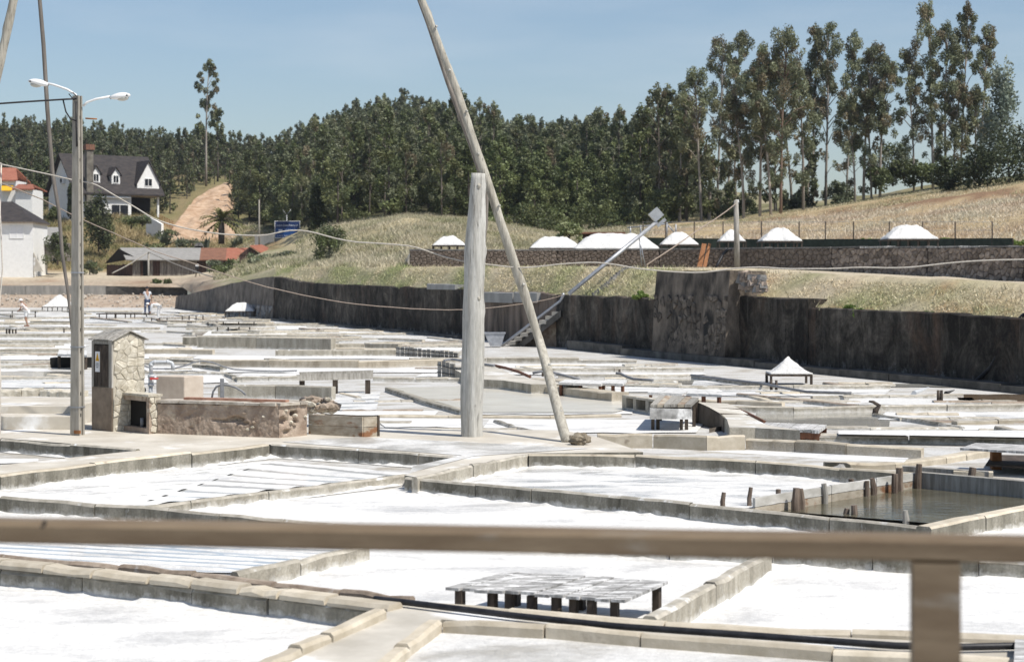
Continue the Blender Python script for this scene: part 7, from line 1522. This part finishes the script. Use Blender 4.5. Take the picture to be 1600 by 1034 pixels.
for X, Y, x in big:
    k = kind_of(x, Y); nm, lb, ct, gp_n = LAB[kinds[k][0]]; s = tr_.uniform(.78, 1.12)*(.92 if x > 380 else .85); rg = next(q for l_, q in REG if x < l_)
    plant(nm, kinds[k][1], (X, Y, gz(X, Y)-.3), lb+' '+rg, ct, gp_n+' '+rg, tr_.uniform(0, 6.28), (s*tr_.uniform(.9, 1.15), s*tr_.uniform(.9, 1.15), s), 'bark_mid' if k >= 7 else 'bark_dark', 'k%d' % k)
lowk = [pine_tpl(200+s_, 9.5, 2.5, .12, 20, .52, PINE, 24) for s_ in range(3)]+[pine_tpl(210, 7, 2.5, .06, 18, .52, PINEG, 22)]+[euc_tpl(220+s_, 11, 1.6, .28, 20, 27, .50, cols=EUC+PINE, low=False) for s_ in range(3)]
VV, FF, CC = [], [], []; off = 0; TR = MB()
for X, Y, x in rest:
    u = tr_.random(); k = tr_.randint(0, 2) if u < .42 else (3 if u < .5 else tr_.randint(4, 6)); v, f, c, tm = lowk[k]; s = tr_.uniform(.72, 1.05)*ridge_h(x)/9.6; a = tr_.uniform(0, 6.28); ca, sa = math.cos(a), math.sin(a); z = gz(X, Y)-.3
    q = np.empty_like(v); q[:, 0] = (v[:, 0]*ca-v[:, 1]*sa)*s+X; q[:, 1] = (v[:, 0]*sa+v[:, 1]*ca)*s+Y; q[:, 2] = v[:, 2]*s+z
    VV.append(q); FF.append(f+off); CC.append(c*tr_.uniform(.75, 1.2)); off += len(v)
    TR.tube([(X, Y, z-.4), (X+tr_.uniform(-.2, .2), Y, z+8.5*s)], [.12*s, .05*s], 4, cap=False)
w_ = np_mesh('far_wood', np.concatenate(VV), np.concatenate(FF), M['leaf'], np.concatenate(CC)); tag(w_, 'dense dark wood of pines and eucalyptus covering the far hills', kind='stuff')
tw_ = TR.build('far_trunks', M['bark_dark']); tag(tw_, 'pale and dark trunks of the far wood', kind='stuff')
0 and print('gap', sum(1 for X, Y, x in pick if 255 < x < 310 and 240 < Y < 285), [(round(x), round(Y)) for X, Y, x in pick if 255 < x < 310 and 240 < Y < 300][:20]); print('wood', len(pick), off)
# ---- the tall eucalyptus on the right slope: each with its own crown
EU = [ # base x, base y, top x, top y, crown width m, crown start, label
 (1096, 347, 1082, 110, 1.45, .50, 'leftmost tall eucalyptus of the right hand stand, lower than its neighbours'), (1121, 338, 1128, 55, 1.5, .52, 'eucalyptus second from the left in the right hand stand'), (1136, 334, 1160, 48, 1.3, .58, 'thin eucalyptus whose top leans right near the left end of the stand'), (1162, 343, 1150, 150, 1.3, .45, 'shorter eucalyptus filling the left part of the stand'),
 (1187, 340, 1196, 68, 1.5, .48, 'eucalyptus left of the reddish trunk in the stand'), (1220, 336, 1230, 44, 1.75, .50, 'eucalyptus with a thick reddish bare trunk in the middle of the stand'), (1238, 326, 1212, 88, 1.5, .50, 'eucalyptus close behind the reddish trunk'), (1270, 324, 1272, 38, 1.4, .50, 'tall eucalyptus left of the twin trunks'), (1290, 322, 1293, 38, 1.6, .46, 'tall eucalyptus with twin dark trunks in the middle right of the stand'),
 (1322, 315, 1339, 48, 1.0, .56, 'slim pale eucalyptus standing a little apart right of the twin trunks'), (1336, 304, 1330, 140, 1.0, .55, 'short slim eucalyptus behind the pale slim one'), (1349, 304, 1366, 56, 1.35, .48, 'eucalyptus with two thin stems near the right end of the stand'), (1375, 292, 1384, 72, 1.35, .48, 'last eucalyptus at the right end of the main stand'), (1362, 302, 1350, 100, 1.1, .5, 'thin eucalyptus hidden between the right end stems'), (1205, 338, 1178, 100, 1.3, .5, 'slender eucalyptus behind the left middle of the stand'), (1255, 330, 1248, 95, 1.3, .48, 'slender eucalyptus right of the reddish trunk'),
 (1428, 294, 1421, 72, 1.2, .48, 'left eucalyptus of the far right group, with bare lower trunk'), (1458, 287, 1454, -10, 1.65, .38, 'thickest and densest eucalyptus of the far right group, reaching the top of the picture'), (1478, 282, 1478, 22, 1.3, .45, 'eucalyptus right behind the densest one of the far right group'), (1490, 280, 1496, 110, 1.2, .42, 'lower brownish eucalyptus in the far right group'), (1501, 281, 1511, -6, .85, .62, 'wispy eucalyptus with a tufted head at the top of the picture'), (1530, 266, 1545, 18, .8, .66, 'eucalyptus with a lone feathery top at the far right'), (1522, 270, 1528, 120, 1.0, .5, 'lower eucalyptus beneath the lone feathery top')]
for i, (xb, yb, xt, yt, cw_, bs, lb) in enumerate(EU):
    Y = 0
    for Yt in np.arange(100, 200, .5):   # where the slope meets the photographed foot
        g_ = gp(xb, Yt)
        if YH-(g_.z-H)*F/Yt <= yb: Y = Yt; break
    Y = Y or 150; p = gp(xb, Y); h_ = (yb-yt)*Y/F; lean = (xt-xb)*Y/F/h_
    v, f, c, tm = euc_tpl(300+i, h_, cw_*1.3, bs*.96, 50 if cw_ > 1.2 else 32, 130, .21, lean, r0=.10 if cw_ < 1.3 else .13)
    plant('eucalyptus', (v, f, c, tm), (p.x, p.y, p.z-.1), lb, 'tree', 'tall eucalyptus on the right slope', 0, bark='bark_red' if 'reddish bare' in lb else 'bark')
for i, (x, Y, h_) in enumerate(((1048, 158, 10), (1062, 150, 8), (1075, 162, 11), (1108, 150, 6), (1040, 170, 11), (1150, 152, 6.5), (1212, 156, 6), (1262, 156, 6))):
    p = gp(x, Y); plant('eucalyptus', euc_tpl(400+i, h_, 1.2, .25, 22, 80, .3, .0, EUC+PINE), p-Vector((0, 0, .1)), 'slim understorey eucalyptus behind the trunks of the right hand stand', 'tree', 'understorey of the right hand stand', bark='bark')
# the lone tall tree on the left skyline
Y = 270; p = far(322, 285, Y); v, f, c, tm = euc_tpl(500, 192*Y/F, 1.9, .52, 30, 90, .38, .02, EUC, False, .2); gzp = gp(322, Y)
plant('eucalyptus', (v, f, c, tm), (p.x, p.y, p.z), 'lone very tall eucalyptus rising above the wood on the left skyline', 'tree')
for x, h_, lb in ((340, 11.5, 'dark bushy eucalyptus just right of the lone tall tree'), (312, 9.0, 'dark eucalyptus just left of the foot of the lone tall tree'), (398, 8.5, 'eucalyptus with a pointed top midway between the lone tree and the main hill')):
    p = gp(x, 285); plant('eucalyptus', euc_tpl(int(510+x), h_, 1.7, .3, 26, 60, .42, 0, EUC+PINE, False), p, lb, 'tree', bark='bark_dark')
# named shrubs and trees nearer by: x, foot y, top y, width px, distance, template
def shrub(nm, lb, x, yb, yt, wpx, Y, cols, cat, seed, nc=24, per=70, size=.22, tall=False):
    k = Y/F; h_ = (yb-yt)*k; w = wpx*k; z = H+(YH-yb)*k
    plant(nm, bush_tpl(seed, w, h_, nc, per, size, cols), ((x-800)*k, Y, z-.1), lb, cat, bark='bark_dark')
shrub('olive_shrub', 'round grey green shrub on the grassy mound left of the terrace wall', 514, 415, 352, 56, 117, OLIVE+PINEG, 'shrub', 601, 34, 120, .16)
shrub('pine_bush', 'big dark pine bush between the lamp post and the house', 154, 388, 300, 46, 205, DARK+PINE, 'tree', 602, 34, 100, .32)
shrub('cypress', 'dark cypress at the left corner of the white house', 60, 336, 256, 14, 224, DARK+PINEG, 'tree', 603, 26, 80, .26)
shrub('cypress', 'dark cypress in front of the white gable wall beside the lamp post', 111, 336, 286, 13, 222, DARK, 'tree', 604, 22, 80, .3)
shrub('round_shrub', 'round dark shrub beside the grey lean-to', 90, 408, 366, 42, 183, PINE+DARK, 'shrub', 605, 26, 100, .24)
shrub('round_shrub', 'low shrub between the two cypresses', 84, 342, 322, 16, 221, PINEG, 'shrub', 606, 18, 70, .3)
shrub('pyramid_tree', 'dark pyramid shaped conifer right of the billboard', 494, 372, 286, 30, 172, DARK, 'tree', 607, 30, 90, .3)
shrub('pale_bush', 'pale yellow green bush behind the wide terrace heap', 888, 374, 346, 40, 108, [(.20, .235, .105), (.25, .27, .14)], 'shrub', 608, 24, 90, .16)
shrub('silver_pine', 'pale silvery conifer at the far right of the skyline', 1563, 252, 104, 58, 142, [(.23, .27, .21), (.19, .23, .18), (.26, .29, .22)], 'tree', 609, 40, 120, .26)
for i, (x, yb, yt, w, Y, cl, lb) in enumerate(((1575, 308, 196, 100, 130, DARK, 'massive dark bush at the right edge of the slope'), (1530, 304, 222, 62, 131, DARK, 'dark bush left of the massive one at the right edge'), (1630, 306, 180, 110, 131, DARK, 'dark bush cut by the right picture edge'), (1395, 284, 226, 60, 160, PINEG+OLIVE, 'light green bush right of the main eucalyptus stand'), (1368, 296, 262, 44, 150, PINEG, 'low green bush at the foot of the last eucalyptus'), (1440, 288, 255, 60, 148, DARK+PINEG, 'low dark bush behind the far right eucalyptus group'), (1412, 276, 248, 50, 156, PINEG+OLIVE, 'small green bush between the two eucalyptus groups'), (1488, 296, 246, 58, 134, DARK+PINEG, 'olive bush under the far right eucalyptus group'),
     (1120, 352, 300, 70, 152, OLIVE+PINEG, 'pale green shrub behind the left trunks of the stand'), (1160, 350, 310, 50, 150, DARK+PINE, 'dark shrub under the left trunks of the stand'), (1060, 356, 300, 60, 155, PINE, 'dark shrub at the end of the wood left of the stand'), (1025, 364, 300, 70, 150, PINE+PINEG, 'broad dark shrub closing the wood behind the chute box'), (1250, 338, 300, 54, 156, DARK+OLIVE, 'dark shrub under the middle of the stand'), (1310, 322, 284, 46, 158, OLIVE, 'dull shrub under the right half of the stand'),
     (760, 372, 330, 80, 150, PINEG, 'green bush at the wood edge behind the leaning pole'), (840, 372, 318, 90, 152, PINEG+PINE, 'large green bush at the wood edge right of the leaning pole'), (930, 370, 312, 90, 150, PINEG, 'large green bush at the wood edge behind the long heap'), (640, 352, 318, 60, 168, PINE+DARK, 'dark bush behind the grassy mound'), (560, 362, 326, 60, 170, DARK+PINE, 'dark bush behind the left end of the grassy mound'))):
    shrub('bush', lb, x, yb, yt, w, Y, cl, 'shrub', 620+i, 26, 90, .26)
for i, (x, yb, yt, w, Y, cl, lb) in enumerate(((205, 352, 330, 40, 214, PINEG, 'green shrub below the house front'), (222, 348, 330, 26, 213, PINEG+OLIVE, 'bright shrub below the house porch'), (262, 372, 354, 34, 206, PINE, 'low dark plant on the slope under the garden wall'), (300, 386, 366, 40, 204, OLIVE+PINE, 'low shrub left of the palm foot'), (240, 395, 372, 30, 202, PINE, 'low shrub above the shed roof'), (140, 425, 398, 30, 190, PINE+OLIVE, 'small shrub beside the lamp post left of the shed'), (245, 446, 432, 14, 172, PINEG, 'small green weed on the far left bank'), (262, 444, 433, 12, 172, PINEG, 'second small green weed on the far left bank'), (350, 424, 398, 50, 150, PINEG+OLIVE, 'green bushes on the bank right of the plank shed'), (415, 414, 386, 50, 150, PINEG+OLIVE, 'green weed clump on the bank below the billboard'), (450, 408, 386, 40, 140, PINEG+OLIVE, 'green weed clump left of the olive shrub'),
     (1001, 464, 448, 18, 61.2, PINEG, 'small bright weed at the top edge of the black wall'), (1330, 480, 470, 16, 49, PINEG, 'small weed on the right bank'), (1345, 488, 474, 16, 48.2, PINEG, 'second weed on the right bank above the wall'), (1437, 478, 464, 14, 47, PINEG, 'dark tuft in the middle of the right bank'), (1455, 492, 478, 20, 45.6, PINEG, 'tuft on the edge of the right bank'), (1520, 442, 434, 18, 48, PINEG, 'tuft on the path edge at right'), (1330, 384, 368, 20, 96, PINEG, 'green weed behind the net fence, left'), (1354, 384, 366, 18, 95, PINEG, 'green weed behind the net fence, right of the first'), (1477, 382, 366, 22, 92, PINEG, 'green weed behind the net fence right of the largest heap'), (1590, 385, 368, 26, 84, PINEG, 'green weed at the right end of the net fence'))):
    shrub('weed', lb, x, yb+1, yt+(yb-yt)*.25, w*1.2, Y+.15, [(.20, .27, .07), (.17, .24, .06)] if Y < 100 else cl, 'plant', 660+i, 14, 60, .11 if Y < 100 else .24)
# palm
def palm():
    Y = 199; k = Y/F; p = Vector(((346-800)*k, Y, H+(YH-374)*k)); root = thing('palm_tree', p, 'short bushy palm tree beside the orange cutting', 'palm'); r = random.Random(2)
    m = MB(); m.tube([p-Vector((0, 0, .5)), p+Vector((0, 0, .9)), p+Vector((0, 0, 2.1))], [.34, .36, .30], 9); m.build('trunk', M['bark_dark'], root)
    for i in range(60):
        a = r.uniform(0, 2*PI); el = r.uniform(-.15, 1.35); Lf = r.uniform(2.3, 3.3); m = MB(); c = p+Vector((0, 0, 2.0)); d_ = Vector((math.cos(a)*math.cos(el), math.sin(a)*math.cos(el), math.sin(el))); side = d_.cross(Vector((0, 0, 1))).normalized(); pr = None
        n = 7; P = []
        for j in range(n+1): t = j/n; P.append(c+d_*Lf*t+Vector((0, 0, -1.15*t*t*(Lf/2.4))))
        for j in range(n):
            for s in (-1, 1):
                q = P[j].lerp(P[j+1], .5); w = .34*math.sin(PI*(.15+.8*(j+.5)/n)); tip = q+side*s*w+(P[j+1]-P[j])*.9+Vector((0, 0, -.12)); m.add([P[j], P[j+1], tip], [(0, 1, 2)])
        me = m.build('frond', M['palm_leaf'], root)
M['palm_leaf'] = simple('palm_leaf', (.075, .085, .028), (.15, .14, .05), 3, bump=0)
palm()
M['agave_leaf'] = simple('agave_leaf', (.10, .12, .085), (.19, .20, .15), 3, bump=0)
for i, (x, yb, Y, s, lb) in enumerate(((255, 384, 205, 1.5, 'grey agave clump above the plank shed'), (283, 386, 205, 1.2, 'agave clump left of the palm foot'), (370, 390, 203, 1.6, 'large agave clump right of the palm'), (318, 388, 204, 1.2, 'agave just in front of the palm'))):
    k = Y/F; p = Vector(((x-800)*k, Y, H+(YH-yb)*k)); root = thing('agave', p, lb, 'plant'); r = random.Random(i)
    for j in range(26):
        a = r.uniform(0, 2*PI); el = r.uniform(.2, 1.4); L_f = s*r.uniform(.8, 1.3); d_ = Vector((math.cos(a)*math.cos(el), math.sin(a)*math.cos(el), math.sin(el))); sd_ = d_.cross(Vector((.1, .1, 1))).normalized()*.13*s; m = MB(); o_ = p+Vector((r.uniform(-.5, .5), r.uniform(-.3, .3), 0)); m.add([o_-sd_*.7, o_+sd_*.7, o_+d_*L_f*.5+sd_, o_+d_*L_f, o_+d_*L_f*.5-sd_], [(0, 1, 2, 3, 4)]); m.build('leaf', M['agave_leaf'], root)
# ================================================================== GRASS
def grass(name, label, pts, hts, cols, blades=4, wid=.05, seed=0, spread=.12):
    nr = np.random.default_rng(seed); P = np.array(pts); N = len(P); Hh = np.array(hts); K = np.repeat(np.arange(N), blades); n = len(K)
    base = P[K]+np.stack([nr.normal(0, spread, n), nr.normal(0, spread, n), np.full(n, -.03)], 1); a = nr.uniform(0, 2*PI, n); w = wid*(.6+.8*nr.random(n)); h = Hh[K]*(.55+.7*nr.random(n)); le = nr.normal(0, .55, (n, 2))*h[:, None]
    dx = np.stack([np.cos(a)*w, np.sin(a)*w, np.zeros(n)], 1); tip = base+np.stack([le[:, 0], le[:, 1], h], 1); v = np.stack([base-dx*.5, base+dx*.5, tip], 1).reshape(-1, 3)
    c = np.array(cols)[K]*(.75+.5*nr.random((n, 1))); o = np_mesh(name, v, np.arange(n*3).reshape(n, 3), M['grass'], np.repeat(c, 3, 0), k=3); return tag(o, label, kind='stuff')
gr = random.Random(77)
def gcolr(X, Y, dry, green, bias):
    t = mn.noise(Vector((X*.35, Y*.35, 1.7)))*1.1+bias+gr.uniform(-.2, .2); t = max(0, min(1, t)); return tuple(dry[i]*(1-t)+green[i]*t for i in range(3))
pts, hts, cols = [], [], []
for k in range(30000):   # bank above the black wall
    x = gr.uniform(432, 1720); c_ = column(x); s = gr.random()**.9*1.25; i = int(s); t = s-i; Y = c_[i][0]*(1-t)+c_[i+1][0]*t if i == 0 else c_[1][0]+(t*4*2)
    if s < .03 or (1040 < x < 1160 and s < .25) or (x > 1270 and s > .86) or (x > 1130 and gr.random() < .45): continue
    X = (x-800)*Y/F; z = gz(X, Y)
    if mn.noise(Vector((X*.45, Y*.45, 21)))+.4*mn.noise(Vector((X*1.7, Y*1.7, 3))) > .18 and gr.random() < .9: continue
    pts.append((X, Y, z)); hts.append((.03+.045*gr.random()+(.12 if gr.random() < .05 else 0))*(1.0 if x > 1150 else 1.25)); cols.append(gcolr(X, Y, (.58, .50, .35), (.25, .31, .11), (.34 if x < 1060 else -.12)+(.45*max(0, mn.noise(Vector((X*.6, Y*.6, 11)))+.25) if s < .42 else 0)))
grass('bank_grass', 'dry and green grass on the bank above the black wall', pts, hts, cols, 4, .035, 1, .10)
pts, hts, cols = [], [], []
for k in range(30000):   # mound and slopes left of the terrace
    x = gr.uniform(340, 1010); c_ = column(x); Y = gr.uniform(c_[1][0]+1 if x < 640 else c_[3][0]+11, c_[6][0]+6); X = (x-800)*Y/F
    if 395 < x < 470 and 150 < Y < 192: continue
    pts.append((X, Y, gz(X, Y))); hts.append(gr.uniform(.18, .40)); cols.append(gcolr(X, Y, (.54, .485, .345), (.25, .27, .13), .18 if x > 480 else .4))
grass('tall_dry_grass', 'tall pale dry grass on the mound behind the bank', pts, hts, cols, 5, .07, 2, .22)
pts, hts, cols = [], [], []
for k in range(42000):   # field on the right
    x = gr.uniform(960, 1900); c_ = column(x); Y = gr.uniform(c_[4][0]+1.0, c_[6][0]+12); X = (x-800)*Y/F
    s = 4+(Y-c_[4][0])/(c_[5][0]-c_[4][0]) if Y < c_[5][0] else 5+(Y-c_[5][0])/(c_[6][0]-c_[5][0])
    if x > 1150 and 5.48 < s < 5.74 and gr.random() < .8: continue
    pts.append((X, Y, gz(X, Y))); hts.append(gr.uniform(.10, .24)); n_ = mn.noise(Vector((X*.25, Y*.25, 4))); cols.append(gcolr(X, Y, (.52+.05*n_, .455, .345), (.42, .33, .24), .1) if s < 5.6 else gcolr(X, Y, (.50, .43, .29), (.24, .24, .11), .25))
grass('field_grass', 'dry golden grass of the sloping field', pts, hts, cols, 4, .06, 3, .22)
pts, hts, cols = [], [], []
for k in range(16000):   # left slopes below the house
    x = gr.uniform(-120, 360); c_ = column(x); Y = gr.uniform(c_[4][0]+3, c_[6][0]+8); X = (x-800)*Y/F
    if 245 < x < 365 and Y > 215: continue
    pts.append((X, Y, gz(X, Y))); hts.append(gr.uniform(.3, .8)); cols.append(gcolr(X, Y, (.43, .345, .19), (.18, .20, .075), .25))
grass('slope_grass', 'rough grass on the slope below the house', pts, hts, cols, 4, .10, 4, .3)
